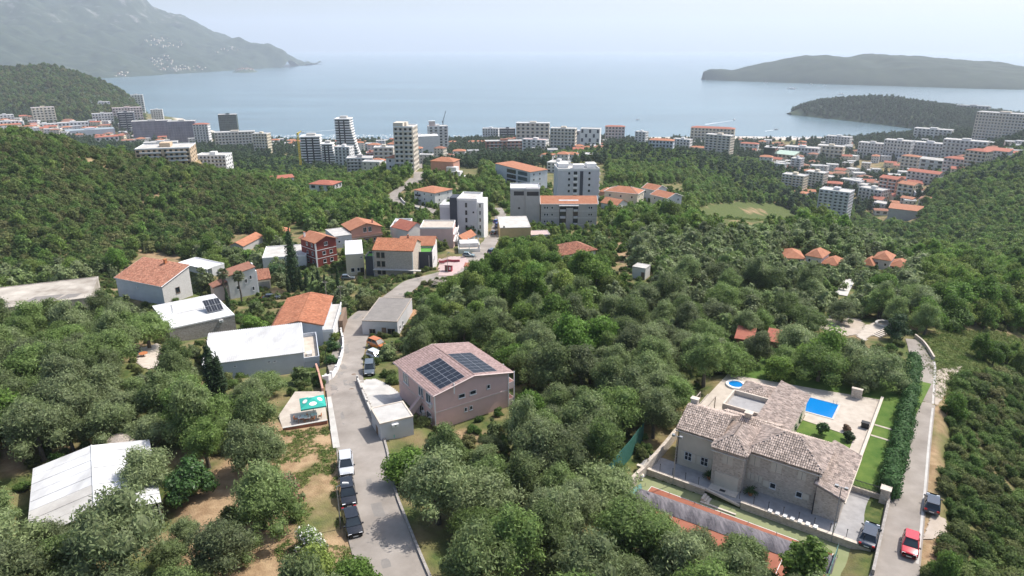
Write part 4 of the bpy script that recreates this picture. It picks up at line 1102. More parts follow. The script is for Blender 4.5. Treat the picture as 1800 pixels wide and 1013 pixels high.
o = vthing('windscreen_fence', 'translucent teal windscreen fence at the lane end of the court', 'fence', 21.2, -5.6, CZ)
MB().box(0, .04, -8, 0, 0, 1.3).obj('mesh', M['net_teal'], o)
for y in (0, -3.9, -7.9): MB().tube((.02, y, -.3), (.02, y, 1.4), .04).obj('post', M['grey_metal'], o)
for x, y, lab in ((-2.6, -5.3, 'pale stone urn at the stone wall end of the court'), (-1.9, -11.6, 'small white bin standing on the green court surround')):
    o = vthing('garden_urn' if y > -6 else 'litter_bin', lab, 'urn' if y > -6 else 'bin', x, y, CZ + .05)
    b = MB()
    for (r0, z0), (r1, z1) in zip([(.2, 0), (.12, .15), (.3, .6), (.36, .62)], [(.12, .15), (.3, .6), (.36, .62), (.3, .8)]): b.tube((0, 0, z0), (0, 0, z1), r0, r1, 10)
    b.obj('body', M['cloth_white'], o); MB().tube((0, 0, .8), (0, 0, .84), .22, n=10).obj('rim', M['stone_trim'], o)

# ================================================================ pink house with solar roof
SG = 52.5
loc, ang, w, d = eaves((764, 694), (893, 655), 12.2, SG, 5.8)
o = thing('solar_house', 'two storey pink rendered house with solar panels on mauve tiled roof', 'house', loc, ang)
foot(loc, ang, w, d, 1.3); pad(EXCL[-1][0], loc[2] - .05, 3.0)
rf = build(o, w, d, 5.8, 'render_pink', 'gable_y', roofm='tile_mauve', rise=1.25, ov=.55, tile=True, barge='render_palepink')
MB().box(-.06, w + .06, -.07, 0.02, 2.75, 2.95).obj('string_course', M['render_palepink'], o)
MB().box(-.07, .02, -.05, d, 2.75, 2.95).obj('string_course', M['render_palepink'], o)
for x, z, ww, hh in ((4.4, 3.95, 1.1, .7), (6.3, 3.95, 1.1, .7), (9.0, 4.1, .6, .7), (5.0, 1.5, .5, .7), (5.9, 1.5, .5, .7)):
    put_window(o, w, d, 'F', x, z, ww, hh)
for x in (2.0, 4.4, 9.5): put_window(o, w, d, 'L', d - x, 3.5, 1.5 if x < 5 else 1.8, 1.6, 'plain', 'frame_white', 'glass_blue')
for x in (2.0, 4.4): put_window(o, w, d, 'L', d - x, .6, 1.4, 1.5)
MB().tube((2.9, -.5, 5.3), (2.9, -.5, 7.0), .09).obj('flue_pipe', M['white'], o)
MB().box(-.12, 0, -.12, 0, 0, 5.7).obj('downpipe', M['white'], o); MB().box(w - .02, w + .1, -.12, 0, 0, 5.7).obj('downpipe', M['white'], o)
for z in (0.2, 3.0):
    link('balcony', balcony_mesh(3.0, 1.3, 'render_pink', 'render_palepink'), o, (w, 1.6, z), R(90))
for y in (.1, 3.1): MB().box(w + 1.15, w + 1.3, y, y + .14, -2, 5.6).obj('balcony_post', M['white'], o)
for x, z in ((1.1, 3.3), (1.4, .9), (3.6, .9)):
    a = MB().box(-.35, .35, -.38, 0, 0, .62).obj('air_conditioner', M['white'], o, (0, x, z), R(-90)); MB().tube((-.1, -.385, .31), (-.1, -.39, .31), .23, n=12).obj('fan_grille', M['grey_metal'], a)
MB().slabq([(-3.2, 4.2, -.2), (-.05, 4.2, 2.9), (-.05, 5.6, 2.9), (-3.2, 5.6, -.2)], .35).obj('stair', M['render_pink'], o)
MB().slabq([(-3.2, 4.1, .8), (-.05, 4.1, 3.9), (-.05, 4.2, 3.9), (-3.2, 4.2, .8)], .9).obj('stair_parapet', M['render_palepink'], o)
# balustrade along the upper walkway
# solar panels: two arrays on the two slopes, each panel a part
def panel_mesh(pw, ph):
    mb = MB(); mb.box(0, pw, 0, ph, 0, .04, 0)
    nx_, ny_ = 2, 1
    for i in range(nx_):
        for j in range(ny_):
            mb.box(.04 + i * (pw - .04) / nx_, (i + 1) * (pw - .04) / nx_, .04 + j * (ph - .04) / ny_, (j + 1) * (ph - .04) / ny_, .04, .046, 1)
    return mb.mesh('solar_panel', [M['grey_metal'], M['solar']])
s_ = 1.25 / (w / 2); sl = math.sqrt(1 + s_ * s_)
def solar_array(side, x0, ys, n, m, pw=1.62, ph=1.0, z=.34):
    arr = thing('solar_array', 'solar panel array on the roof slope facing %s' % ('the lane' if side < 0 else 'the grove'), 'solar panels', loc, ang, 'solar arrays of the pink house')
    pm = panel_mesh(pw * .985, ph * .98); rot = math.atan(s_)
    for i in range(n):
        for j in range(m):
            ob = link('solar_panel', pm, arr); u = x0 + i * pw / sl
            if side < 0: ob.location = (u, ys + j * ph, 5.8 + s_ * u + z); ob.rotation_euler = (0, -rot, 0)
            else: ob.location = (u, ys + j * ph, 5.8 + s_ * (w - u) + z); ob.rotation_euler = (0, rot, 0)
    MB().box(x0 - .05, x0 + n * pw / sl, ys - .03, ys + .01, 5.8 + s_ * x0 + .15, 5.8 + s_ * x0 + .2).obj('mounting_rail', M['grey_metal'], arr) if False else None
solar_array(-1, .95, .1, 2, 7, 2.12, 1.1); solar_array(1, w / 2 + .3, .1, 2, 7, 2.1, 1.12)

# little flat-roofed outbuilding on the road
o, w, d, h, rf = house('outbuilding', 'small grey flat roofed outbuilding beside the road and pink house', 'outbuilding', (668, 746), (726, 732.5), 4.7, 50.8, 2.8, 'render_lgrey', 'flat', 'concrete', parapet=.12, trim='stone_trim', floors=1, base=-2.2)
a = MB().box(-.45, .45, -.45, 0, 0, .35).obj('air_conditioner', M['white'], o, (2.0, 0, 2.1)); MB().tube((0, -.455, .17), (0, -.46, .17), .13, n=10).obj('fan_grille', M['grey_metal'], a)
MB().box(-.04, .02, 1.4, 2.4, -.6, 1.5).obj('door', M['wood'], o)
for k, (u, v, m, hh, lab) in enumerate(((681, 771, 'blue', 1.0, 'blue plastic drum below the outbuilding wall'), (692, 771, 'green_plastic', 1.1, 'teal green bin below the outbuilding wall'), (686, 768, 'cyan', .9, 'light blue barrel below the outbuilding wall'))):
    p = G(u, v); t = thing('barrel', lab, 'barrel', tuple(p)); b = MB()
    for r0, r1, z0, z1 in ((.28, .34, 0, .3), (.34, .34, .3, .7), (.34, .28, .7, hh)): b.tube((0, 0, z0), (0, 0, z1), r0, r1, 12)
    b.obj('body', M[m], t); MB().tube((0, 0, hh), (0, 0, hh + .05), .3, n=12).obj('lid', M['white'], t)
# walled forecourt with railing in front of the pink house
fc = [G(u, v)[:2] for u, v in ((632, 676), (655, 730))]
o = thing('forecourt_wall', 'white balustrade wall between the road and pink house forecourt', 'wall', (0, 0, 0))
fl = smooth_line([G(629, 672)[:2], G(640, 700)[:2], G(652, 728)[:2], G(660, 748)[:2]], 4)
wall_along(MB(), fl, .25, .8, -1).obj('wall', M['concrete_pale'], o)
for p in fl[::3]: MB().box(p[0] - .17, p[0] + .17, p[1] - .17, p[1] + .17, float(hgt(*p)) - .5, float(hgt(*p)) + 1.15).obj('pier', M['concrete_pale'], o)
mb = MB(); ground_sheet(mb, [G(631, 672), G(660, 668), G(712, 700), G(662, 735)], .16, .35); structure('forecourt', mb, M['concrete'])
excl([G(625, 665), G(660, 662), G(690, 690), G(712, 702), G(662, 745)], .2)
# ================================================================ houses of the hamlet
# white sheet-roofed shed among the olives
loc, ang, w, d = eaves((48, 953), (282, 884), (240, 780), 50.0, 2.7)
o = thing('garden_shed', 'wide low shed with bright white sheet roof among the olive trees', 'shed', loc, ang)
foot(loc, ang, w, d, .3); pad(EXCL[-1][0], loc[2] - .05, 3.0)
q = roof_quads('gable_y', w, d, 2.7, 1.15, .1)
for i, s in enumerate(q):
    n = 8
    a, b, c, e = [np.array(p) for p in s]
    for k in range(n):      # roof sheets laid side by side
        t0, t1 = k / n, (k + 1) / n - .004
        dz = np.array([0, 0, .12 + .012 * (k % 2)])
        old = i == 0 and k >= n - 3
        MB().slabq([a + (b - a) * t0 + dz, a + (b - a) * t1 + dz, e + (c - e) * t1 + dz, e + (c - e) * t0 + dz], .05).obj('roof_sheet', M['concrete_pale' if old else 'white_roof'], o)
MB().tube((w / 2, 0, 3.98), (w / 2, d, 3.98), .1, n=6).obj('ridge_cap', M['white_roof'], o)
if True:   # open front with posts, boards and tarpaulins
    for x in np.linspace(.2, w - .2, 5):
        for y in (.2, d - .2): MB().box(x - .08, x + .08, y - .08, y + .08, -1.5, 2.75 + (1.1 * (1 - abs(x - w / 2) / (w / 2)))).obj('post', M['white'], o)
    MB().box(.1, w - .1, d * .55, d * .6, -1.5, 2.6).obj('back_wall', M['wood'], o)
    MB().box(0, .1, .3, d, -1.5, 2.6).obj('side_wall', M['render_grey'], o); MB().box(w - .1, w, .5, d, -1.5, 2.6).obj('side_wall', M['wood'], o)
    MB().box(.3, w * .34, .22, .26, -1.0, 2.4).obj('tarpaulin', M['blue_tarp'], o); MB().box(w * .36, w * .6, .9, 1.0, -1.0, 2.6).obj('board_wall', M['wood'], o); MB().box(w * .62, w * .95, .22, .26, -.8, 1.5).obj('tarpaulin', M['blue_tarp'], o)
    MB().slabq([(w * .6, -.1, 1.5), (w * .96, -.1, 1.9), (w * .96, .8, 2.3), (w * .6, .8, 2.0)], .05).obj('awning', M['wood_grey'], o)
    MB().box(w * .5, w * .57, .1, .16, 1.1, 1.6).obj('banner', M['yellow'], o)
# long building with white ribbed roof
o, w, d, h, rf = house('long_house', 'long grey rendered house with flat white ribbed metal roof', 'house', (358, 642), (533, 620), (527, 574), 56, 4.3, 'render_blue', 'shed_f', 'white_roof', rise=.5, ov=.25, roof_th=.12, margin=.6)
key = MB().slabq([(0, -.25, 0), (.07, -.25, 0), (.07, d + .25, .5 + .05), (0, d + .25, .55)], .03).mesh('roof_rib', M['white_roof'])
for i in range(48): link('roof_rib', key, rf, (w * i / 47 - .03, 0, 4.3 + .22))
for x in (w * .3, w * .64, w * .7): put_window(o, w, d, 'F', x, 3.2, .5, .3)
MB().box(w + .02, w + 2.6, .2, d - 1.2, -3, 2.4).obj('terrace_wing', M['render_blue'], o)
tw = MB()
for a, b, c, e in ((w + .02, w + 2.7, .1, .25), (w + .02, w + 2.7, d - 1.25, d - 1.1), (w + 2.55, w + 2.7, .25, d - 1.25)): tw.box(a, b, c, e, 2.3, 3.2)
tw.obj('terrace_parapet', M['render_blue'], o)
MB().box(w + .1, w + 2.5, .3, d - 1.3, 2.4, 2.44).obj('terrace_floor', M['travertine'], o)
MB().box(w + .6, w + 1.5, 2.2, 3.4, 2.44, 3.0).obj('terrace_table', M['cloth_white'], o)
MB().box(w + 3.0, w + 3.25, -3.5, 2.2, -3, .3).obj('red_wall', M['render_salmon'], o)
# house with bright orange roof; its wall shade put into a bluish render
o, w, d, h, rf = house('gabled_house', 'white house with smooth bright orange gabled roof beside the road', 'house', (483, 576), (566, 572), (569, 524), 57.3, 5.0, 'render_blue', 'gable_y', 'tile', rise=1.1, ov=.4, tile=True, margin=.6)
MB().box(w + .02, w + 2.0, .0, d - .5, -3, 3.6).obj('side_wing', M['render_white'], o); MB().box(w + .1, w + 2.0, .1, d - .6, 3.6, 3.64).obj('wing_roof', M['concrete'], o)
pm = MB()
for a, b, c, e in ((w + .02, w + 2.1, -.08, .08), (w + 1.95, w + 2.1, .08, d - .5)): pm.box(a, b, c, e, 3.5, 4.1)
pm.obj('wing_parapet', M['white'], o); MB().box(-1.6, 0, 2.0, d - .3, -3, 3.2).obj('lean_to', M['render_blue'], o)
MB().slabq([(-1.9, 1.8, 3.3), (.1, 1.8, 4.7), (.1, d + .3, 4.7), (-1.9, d + .3, 3.3)], .12).obj('lean_to_roof', M['tile'], o)
MB().box(w + 2.2, w + 3.0, d * .5, d, -2, 2.6).obj('porch', M['wood'], o)
# quarter round blue canopy by the road
p = G(586, 572); cn = thing('canopy', 'quarter round blue canopy with white ribs at the roadside house', 'canopy', (p[0], p[1], p[2]))
cb = MB(); n = 8
for i in range(n):
    a0, a1 = math.pi / 2 * i / n, math.pi / 2 * (i + 1) / n
    cb.face([(0, 0, 2.9), (2.3 * math.cos(a0), 3.0 * math.sin(a0), 2.3), (2.3 * math.cos(a1), 3.0 * math.sin(a1), 2.3)])
cb.obj('canopy_sheet', M['cyan'], cn)
for i in range(0, n + 1, 4):
    a = math.pi / 2 * i / n; MB().tube((0, 0, 2.95), (2.3 * math.cos(a), 3 * math.sin(a), 2.35), .06, n=5).obj('rib', M['white'], cn)
rb = MB()
for i in range(n): rb.tube((2.3 * math.cos(math.pi / 2 * i / n), 3 * math.sin(math.pi / 2 * i / n), 2.33), (2.3 * math.cos(math.pi / 2 * (i + 1) / n), 3 * math.sin(math.pi / 2 * (i + 1) / n), 2.33), .08, n=5)
rb.obj('rim', M['white'], cn); MB().box(-.1, .1, -.1, .1, -1, 2.95).obj('post', M['white'], cn); MB().box(2.0, 2.15, 0, .15, -1, 2.35).obj('post', M['white'], cn); MB().box(0, .15, 2.7, 2.85, -1, 2.35).obj('post', M['white'], cn)
# low concrete house at the bend
o, w, d, h, rf = house('low_house', 'low old house with flat brown concrete roof at the road bend', 'house', (636, 564), (698, 566), (719, 525), 57.6, 3.3, 'render_lgrey', 'flat', 'asphalt_patch', parapet=.1, trim='wood_grey', base=-2)
MB().box(w * .55, w * .68, -.06, 0.02, -.3, 1.9).obj('door', M['wood'], o); put_window(o, w, d, 'F', w * .28, .5, 1.3, 1.0, 'plain', 'wood'); put_window(o, w, d, 'F', w * .82, .4, 1.6, 1.3, 'plain', 'wood')
for x in (2.0, 4.6): put_window(o, w, d, 'R', x, .8, .8, .9)
MB().box(.1, w - .1, -1.2, -.05, -2, -.32).obj('porch_floor', M['concrete'], o)
# pale house with mono-pitch red roof; bluish shade put into its front render
o, w, d, h, rf = house('mono_pitch_house', 'tall pale house with steep red tiled mono-pitch roof and brick chimney', 'house', (203, 489), (284, 505), (331, 517, 58.6), 58.6, 4.7, 'render_blue', 'shed_f', 'tile_old', rise=2.7, ov=.25, tile=True, barge='white')
MB().box(w + .003, w + .06, .05, d - .05, -3, 4.6).obj('stone_cladding', M['stone_pale'], o)
cb = MB(); cb.prism([(0, 0)] * 3, 0, 1) if False else None
MB().slabq([(w + .06, .05, 4.6), (w + .06, d - .05, 4.6), (w + .06, d - .05, 7.2)], .055).obj('gable_cladding', M['stone_pale'], o)
put_window(o, w + .06, d, 'R', d * .5, 1.9, 1.2, 1.5, 'plain', 'wood'); put_window(o, w, d, 'F', w * .46, 3.0, .4, .5)
chimney(rf, w * .55, d * .93, 6.6, 8.5, .6, 'terracotta', 'terracotta')
MB().slabq([(w * .42, d * .42, 6.12), (w * .56, d * .42, 6.12), (w * .56, d * .58, 6.52), (w * .42, d * .58, 6.52)], .1).obj('roof_window', M['glass'], rf)
# ruined flat roof
o, w, d, h, rf = house('unfinished_house', 'weathered bare concrete roof of an unfinished house at the valley edge', 'house', (-70, 552), (158, 524), (192, 485), 58.5, 3.0, 'old_concrete', 'flat', 'old_concrete', parapet=.18, trim='old_concrete')
for k, (x0, x1, y0, y1) in enumerate(((3, 9, 1.5, 4), (11, 19, 2.5, 6), (w - 7, w - 2, 1.5, 5))):
    MB().prism([(x0, y0), (x1 - 1, y0 + .4), (x1, y1 - .6), (x0 + 2, y1)], 3.05, 3.056).obj('roof_stain', M['asphalt_patch'], rf)
for x in np.linspace(1, w - 1, 8): MB().tube((x, .5, 3), (x, .5, 3.7), .03, n=5).obj('rebar', M['wood'], rf)
# stone house with white roof and tilted panel
o, w, d, h, rf = house('stone_house', 'stone faced house with white flat roof and a tilted solar panel', 'house', (297, 579), (412, 554), (385, 516), 57.6, 3.4, 'stone_grey', 'flat', 'white_roof', parapet=.16, trim='white')
MB().box(w * .2 - .12, w * .2 + .12, d * .55, d * .55 + .25, 3.4, 5.4).obj('chimney', M['white'], rf)
MB().box(.3, w - .3, d * .5, d * .5 + .12, 3.45, 3.6).obj('roof_step', M['white'], rf)
t = thing('tilted_solar_panel', 'tilted solar panel rack on the white roof of the stone house', 'solar panels', o.location, o.rotation_euler[2])
pm = panel_mesh(1.1, 1.9)
for i in range(2):
    for j in range(3):
        ob = link('solar_panel', pm, t, (w * .66 + j * 1.12, d * .25 + i * 1.72, 3.7 + .85 * i)); ob.rotation_euler = (R(26), 0, 0)
for x in (0, 3.3):
    MB().tube((w * .66 + x, d * .25, 3.4), (w * .66 + x, d * .25, 3.75), .04).obj('strut', M['grey_metal'], t); MB().tube((w * .66 + x, d * .25 + 3.3, 3.4), (w * .66 + x, d * .25 + 3.3, 5.4), .04).obj('strut', M['grey_metal'], t)
a = MB().box(-.4, .4, -.35, 0, 0, .55).obj('air_conditioner', M['white'], o, (w * .78, 0, 2.5)); MB().tube((-.1, -.36, .27), (-.1, -.365, .27), .2, n=10).obj('fan_grille', M['grey_metal'], a)
# veranda house behind
o, w, d, h, rf = house('veranda_house', 'pale house with roofed white veranda behind the mono-pitch house', 'house', (322, 460), (372, 471), (384, 462), 63, 2.6, 'render_white', 'flat', 'render_lgrey', parapet=.25, trim='white', base=-4)
for x in (.2, w - .2): MB().box(x - .12, x + .12, -1.6, -1.36, -4, 2.5).obj('pillar', M['white'], o)
MB().slabq([(-.2, -1.8, 2.7), (w + .2, -1.8, 2.7), (w + .2, 0, 2.75), (-.2, 0, 2.75)], .15).obj('veranda_roof', M['white'], o); put_window(o, w, d, 'F', w * .5, .3, 1.6, 1.6)
# white mediterranean house with stepped walls
o, w, d, h, rf = house('courtyard_house', 'white walled house with pink roof and arched window beside the palms', 'house', (400, 487), (449, 478), 6.0, 63, 6.2, 'render_white', 'shed_l', 'tile_old', rise=1.2, ov=.15)
for k, (y0, hh) in enumerate(((0, 6.4), (1.3, 7.0), (2.6, 7.8), (4.2, 6.6))): MB().box(w, w + .35, y0, y0 + 1.2, -3, hh).obj('stepped_wall', M['white'], o)
for x, z in ((w * .3, 2.2), (w * .62, 3.6), (w * .85, 1.2), (w * .8, 4.4)): put_window(o, w, d, 'F', x, z, .6, 1.1, 'plain', 'frame_white')
MB().box(-3.5, 0, 1.0, 5, -3, 3.6).obj('low_wing', M['render_palepink'], o); MB().slabq([(-3.8, .8, 3.6), (.0, .8, 4.8), (0, 5.2, 4.8), (-3.8, 5.2, 3.6)], .15).obj('low_wing_roof', M['tile_old'], o)
o, w, d, h, rf = house('garage', 'garage with red tiled roof and grey roller door beside white house', 'garage', (450, 494), (475, 491), 5.0, 63.4, 2.5, 'render_cream', 'shed_f', 'tile_old', rise=1.3, ov=.2, tile=True)
MB().box(.3, w - .3, -.08, 0.02, -.6, 2.0).obj('roller_door', M['grey_metal'], o)
o, w, d, h, rf = house('flat_house', 'low house with wide pale flat roof behind the dark cypress', 'house', (461, 455), (538, 450), (512, 432), 67.5, 3.4, 'render_white', 'flat', 'concrete_pale', parapet=.3, trim='white')
put_window(o, w, d, 'F', w * .75, 1.0, 1.2, 1.2); put_window(o, w, d, 'F', w * .3, 1.0, 1.0, 1.2)
o, *_ = house('hillside_barn', 'long barn with orange roof at the foot of the scrub hill', 'barn', (427, 433), (461, 415), 5.5, 73.5, 2.8, 'render_grey', 'gable_x', 'tile', rise=1.3)
block('cottage', 'tiny orange roofed cottage half hidden in trees behind the cypress', 'cottage', 498, 414, 22, 6, 6, 0, 'render_white', 'hip', 'tile', drop=77, rise=1.3, floors=1)
# dark red three-storey house
o, w, d, h, rf = house('red_house', 'three storey dark red house with orange gabled roof and white bands', 'house', (554, 427), (590, 419), 9.0, 67.5, 8.2, 'render_red', 'gable_y', 'tile', rise=1.5, ov=.6, floors=3)
for f in range(3):
    for x, ww in ((w * .38, 1.2), (w * .72, 1.2)) if f < 2 else ((w * .5, 1.3),): put_window(o, w, d, 'F', x, .9 + 2.75 * f + (.2 if f == 2 else 0), ww, 1.2)
    for y in (2.2, 5.2): put_window(o, w, d, 'L', d - y, .9 + 2.75 * f, .9, 1.1)
for z in (2.65, 5.4): MB().box(-.06, w + .06, -.06, d, z, z + .16).obj('white_band', M['white'], o)
MB().box(-.3, .1, -.3, .1, -3, 7.9).obj('white_pillar', M['white'], o)
chimney(rf, .8, d * .85, 8.0, 10.2, .5, 'white', 'tile')
house('grey_house', 'small house with weathered grey flat roof between the two red houses', 'house', (588, 417), (618, 413), (613, 399), 68.5, 4.2, 'render_lgrey', 'flat', 'concrete', parapet=.2, trim='concrete', floors=1, win={'F': (2, .8, .9)})
o, w, d, h, rf = house('salmon_house', 'salmon red house with orange roof and loggia in its gable', 'house', (617, 405), (670, 398), 10, 69.5, 6.0, 'render_salmon', 'gable_y', 'tile', rise=1.9, ov=.6, floors=2)
for x in (w * .25, w * .5, w * .78): put_window(o, w, d, 'F', x, .8, 1.3, 1.3)
for x in (w * .45, w * .62): put_window(o, w, d, 'F', x, 4.6, 1.3, 1.8)
MB().box(-.1, w + .1, -.9, 0, 2.9, 3.05).obj('balcony_slab', M['white'], o); MB().box(-.1, w + .1, -.95, -.85, 3.05, 3.9).obj('balcony_parapet', M['render_salmon'], o)
chimney(rf, w * .8, d * .3, 6.5, 8.3, .5, 'render_salmon', 'tile')
# cream house with white roof
o, w, d, h, rf = house('cream_house', 'narrow cream house with bright white roof and two barred windows', 'house', (607, 448), (638, 446), (635, 422), 65.5, 6.6, 'render_cream', 'flat', 'white_roof', parapet=.1, trim='white')
put_window(o, w, d, 'F', w * .35, 1.0, 1.1, 1.3); put_window(o, w, d, 'F', w * .68, 1.2, .8, 1.1); put_window(o, w, d, 'F', w * .88, 5.2, .5, .6)
MB().box(w * .78, w, -.05, .02, -1.2, 2.2).obj('doorway', M['dark_metal'], o)
# stone house with orange roof and dark wings
o, w, d, h, rf = house('stone_townhouse', 'tall rubble stone townhouse with orange tiled roof and brown windows', 'house', (656, 440), (725, 442), 10.5, 64.5, 7.6, 'stone', 'gable_x', 'tile', rise=2.1, ov=.3, tile=True, floors=3)
for f, z in enumerate((.2, 2.6, 5.3)):
    for x in (w * .12, w * .24): put_window(o, w, d, 'F', x, z, 1.1, 1.7, 'plain', 'wood')
MB().box(-.1, w * 1.2, -1.2, 0, 1.75, 1.95).obj('balcony_slab', M['concrete_pale'], o); MB().box(w - .25, w + .05, -.12, 0, -2, 7.4).obj('corner_pillar', M['cloth_white'], o)
MB().tube((-.15, -.1, -2), (-.15, -.1, 7.4), .07).obj('downpipe', M['white'], o)
o, w, d, h, rf = house('dark_annexe', 'anthracite annexe with green turf roof terrace beside stone townhouse', 'annexe', (724, 448), (759, 448), (770, 428), 64.8, 4.6, 'anthracite', 'flat', 'turf', parapet=.9, trim='anthracite')
MB().box(w + .05, w + .2, -.05, d, -3, 5.7).obj('white_side_wall', M['render_white'], o)
for y in (2.0, 5.0): put_window(o, w + .2, d, 'R', y, 1.2, .9, 1.6)
MB().tube((w * .85, -.1, -1), (w * .85, -.1, 4.4), .06).obj('downpipe', M['white'], o)
house('dark_annexe', 'dark slate grey annexe between cream house and stone townhouse', 'annexe', (642, 454), (661, 454), 5.0, 65, 5.4, 'anthracite', 'flat', 'turf', parapet=.6, trim='anthracite')
o, w, d, h, rf = house('tiled_house', 'house with ridged orange tile roof behind the stone townhouse', 'house', (702, 432), (763, 432), 8, 67, 7.6, 'render_white', 'gable_x', 'tile', rise=1.9, ov=.3)
chimney(rf, w * .22, 3.0, 8.5, 10.2, .5, 'tile_old', 'tile')
o, w, d, h, rf = house('roof_terrace_house', 'white house with cluttered roof terrace and covered white tub', 'house', (686, 402), (716, 402), (716, 387), 71, 5.8, 'render_white', 'flat', 'concrete', parapet=.7, trim='white')
b = MB(); b.tube((0, 0, 5.9), (0, 0, 6.8), 1.5, 1.4, 12); b.tube((0, 0, 6.8), (0, 0, 7.15), 1.4, .9, 12); b.obj('covered_tub', M['white'], rf, (1.8, d * .6, 0)); MB().box(w * .5, w * .9, d * .3, d * .7, 5.86, 6.5).obj('sunbed', M['dark_metal'], rf)
house('brick_house', 'house with rust red tiled gable between roof terrace and pink block', 'house', (717, 406), (748, 398), 9, 70.5, 6.0, 'render_white', 'gable_y', 'tile_red', rise=2.2, ov=.3, floors=2)
# pink block; the shade on it is put into a browner wall colour
o, w, d, h, rf = house('pink_block', 'plain darker pink block with pale flat roof terrace', 'house', (738, 402), (796, 402), (799, 389), 68.5, 7.6, 'render_pink', 'flat', 'travertine', parapet=.45, trim='cloth_white')
MB().box(w, w + 1.3, .5, d - .3, 2.6, 2.75).obj('balcony_slab', M['white'], o); MB().box(w, w + 1.3, .5, d - .3, 5.2, 5.35).obj('balcony_slab', M['white'], o)
for z in (2.75, 5.35): MB().box(w + 1.2, w + 1.3, .5, d - .3, z, z + .9).obj('balcony_parapet', M['white'], o)
# white five-storey block with dark stripe; sun and shade put into wall colours
o, w, d, h, rf = house('apartment_block', 'white five storey apartment block with dark vertical stripe', 'apartment block', (803, 352), (838, 353), 13, 70.5, 14.9, 'render_lgrey', 'flat', 'concrete_pale', parapet=.7, trim='white', floors=5)
for f in range(5):
    for dx in (-.45, .45): put_window(o, w, d, 'F', w * .46, .9 + 2.95 * f + dx * 1.0, .8, .8, 'plain', 'dark_metal')
    if f % 2: put_window(o, w, d, 'F', w * .82, 1.2 + 2.95 * f, .6, .6, 'plain', 'dark_metal')
MB().box(-2.8, -.02, -.4, 6, -3, 15.9).obj('dark_stair_tower', M['anthracite'], o)
MB().box(-6.9, -2.82, .3, 10, -3, 11.9).obj('side_wing', M['render_lgrey'], o)
pm = MB(); pm.box(-6.95, -2.82, .25, .45, 11.8, 12.9); pm.box(-6.95, -6.75, .45, 10, 11.8, 12.9); pm.obj('wing_parapet', M['white'], o)
MB().box(w + .02, w + 2.4, 1.2, 11, -3, 14.0).obj('lit_tone_wing', M['white'], o)  # whiter paint stands in for the sunlit side
for f in range(5): put_window(o, w, d, 'F', w + 1.0, .9 + 2.8 * f, .5, 1.3, 'plain', 'dark_metal').location.y = 1.2
block('small_house', 'little house with orange roof tucked beside the pink block', 'house', 807, 431, 18, 9, 9, -30, 'render_white', 'gable_y', 'tile', drop=69, rise=1.6, floors=1)
o, w, d, h, rf = house('terraced_garden', 'white walled terraces with pillars below the white apartment block', 'terrace', (806, 441), (844, 440), 9, 67.5, 1.6, 'render_white', 'flat', 'travertine', parapet=.6, trim='white')
for x in (.2, w * .5, w - .2):
    for y in (.2, d - .2): MB().box(x - .15, x + .15, y - .15, y + .15, 1.6, 3.6).obj('pillar', M['white'], o)
MB().box(.5, w - .5, d * .45, d, 1.62, 3.0).obj('upper_terrace', M['render_white'], o)
p = G(789, 478); o = thing('kiosk', 'small crimson kiosk with pink flat roof at the roadside', 'kiosk', tuple(p), R(-10))
MB().box(-1, 1, -.8, .8, -.5, 2.2).obj('wall', M['redp'], o); MB().box(-1.3, 1.4, -1.1, 1.1, 2.2, 2.32).obj('roof', M['rose'], o); MB().box(.3, .8, -.84, -.8, .8, 1.7).obj('notice', M['cloth_white'], o); MB().box(-.8, -.1, -.83, -.8, -.3, 1.9).obj('door', M['wood'], o)
mb = MB(); ground_sheet(mb, [G(771, 456), G(816, 452), G(826, 463), G(796, 486), G(772, 486)], .2, .8); structure('rose_forecourt', mb, M['rose'])
excl([G(765, 450), G(830, 448), G(832, 466), G(800, 490), G(768, 490)], 0)
o = thing('low_wall', 'low crimson wall round the rose paved forecourt', 'wall', (0, 0, 0))
wall_along(MB(), smooth_line([G(772, 463)[:2], G(790, 461)[:2], G(808, 462)[:2]], 4), .25, .9).obj('wall', M['redp'], o)
# ochre block, tower and grey apartments
o, w, d, h, rf = house('ochre_house', 'ochre rendered block with wide pale flat roof at road end', 'house', (879, 401), (933, 400), (932, 380), 73, 6.2, 'render_yellow', 'flat', 'concrete_pale', parapet=.12, trim='concrete_pale')
MB().box(w * .1, w * .16, .06, .3, 6.25, 6.9).obj('roof_vent', M['grey_metal'], rf)
house('low_annexe', 'low grey annexe with flat rosy roof beside the ochre block', 'annexe', (934, 414), (967, 413), 7, 73, 2.8, 'render_grey', 'flat', 'rose', parapet=.2, trim='render_grey')
o, w, d, h, rf = house('tower_house', 'tall blank grey tower house with dark openings under flat roof', 'tower', (897, 333), (949, 333), 12, 76.5, 18.3, 'render_grey', 'flat', 'white_roof', parapet=.5, trim='render_lgrey')
MB().box(w * .53, w + .03, -.7, 4, -3, 18.6).obj('front_bay', M['render_grey'], o)
for x0, x1, y in ((w * .12, w * .46, 0), (w * .56, w * .96, -.7)): MB().box(x0, x1, y - .04, y + .02, 15.6, 17.4).obj('opening', M['dark_metal'], o)
for z in (6, 10): MB().tube((w * .3, -.05, z), (w * .3, .02, z), .5, n=12).obj('round_window', M['glass'], o)
o, w, d, h, rf = house('apartment_house', 'grey four storey apartments with orange roof and central glazed bay', 'apartment block', (951, 359), (1050, 359), 11, 76.5, 12.2, 'render_grey', 'gable_x', 'tile', rise=2.4, ov=.35, floors=4, barge='white')
for f in range(4):
    for x in (w * .07, w * .115, w * .2, w * .86, w * .9): put_window(o, w, d, 'F', x, .9 + 3.05 * f, .8, 1.1)
    MB().box(-.04, w + .04, -.06, 0, 3.05 * f - .06, 3.05 * f + .06).obj('string_course', M['white'], o)
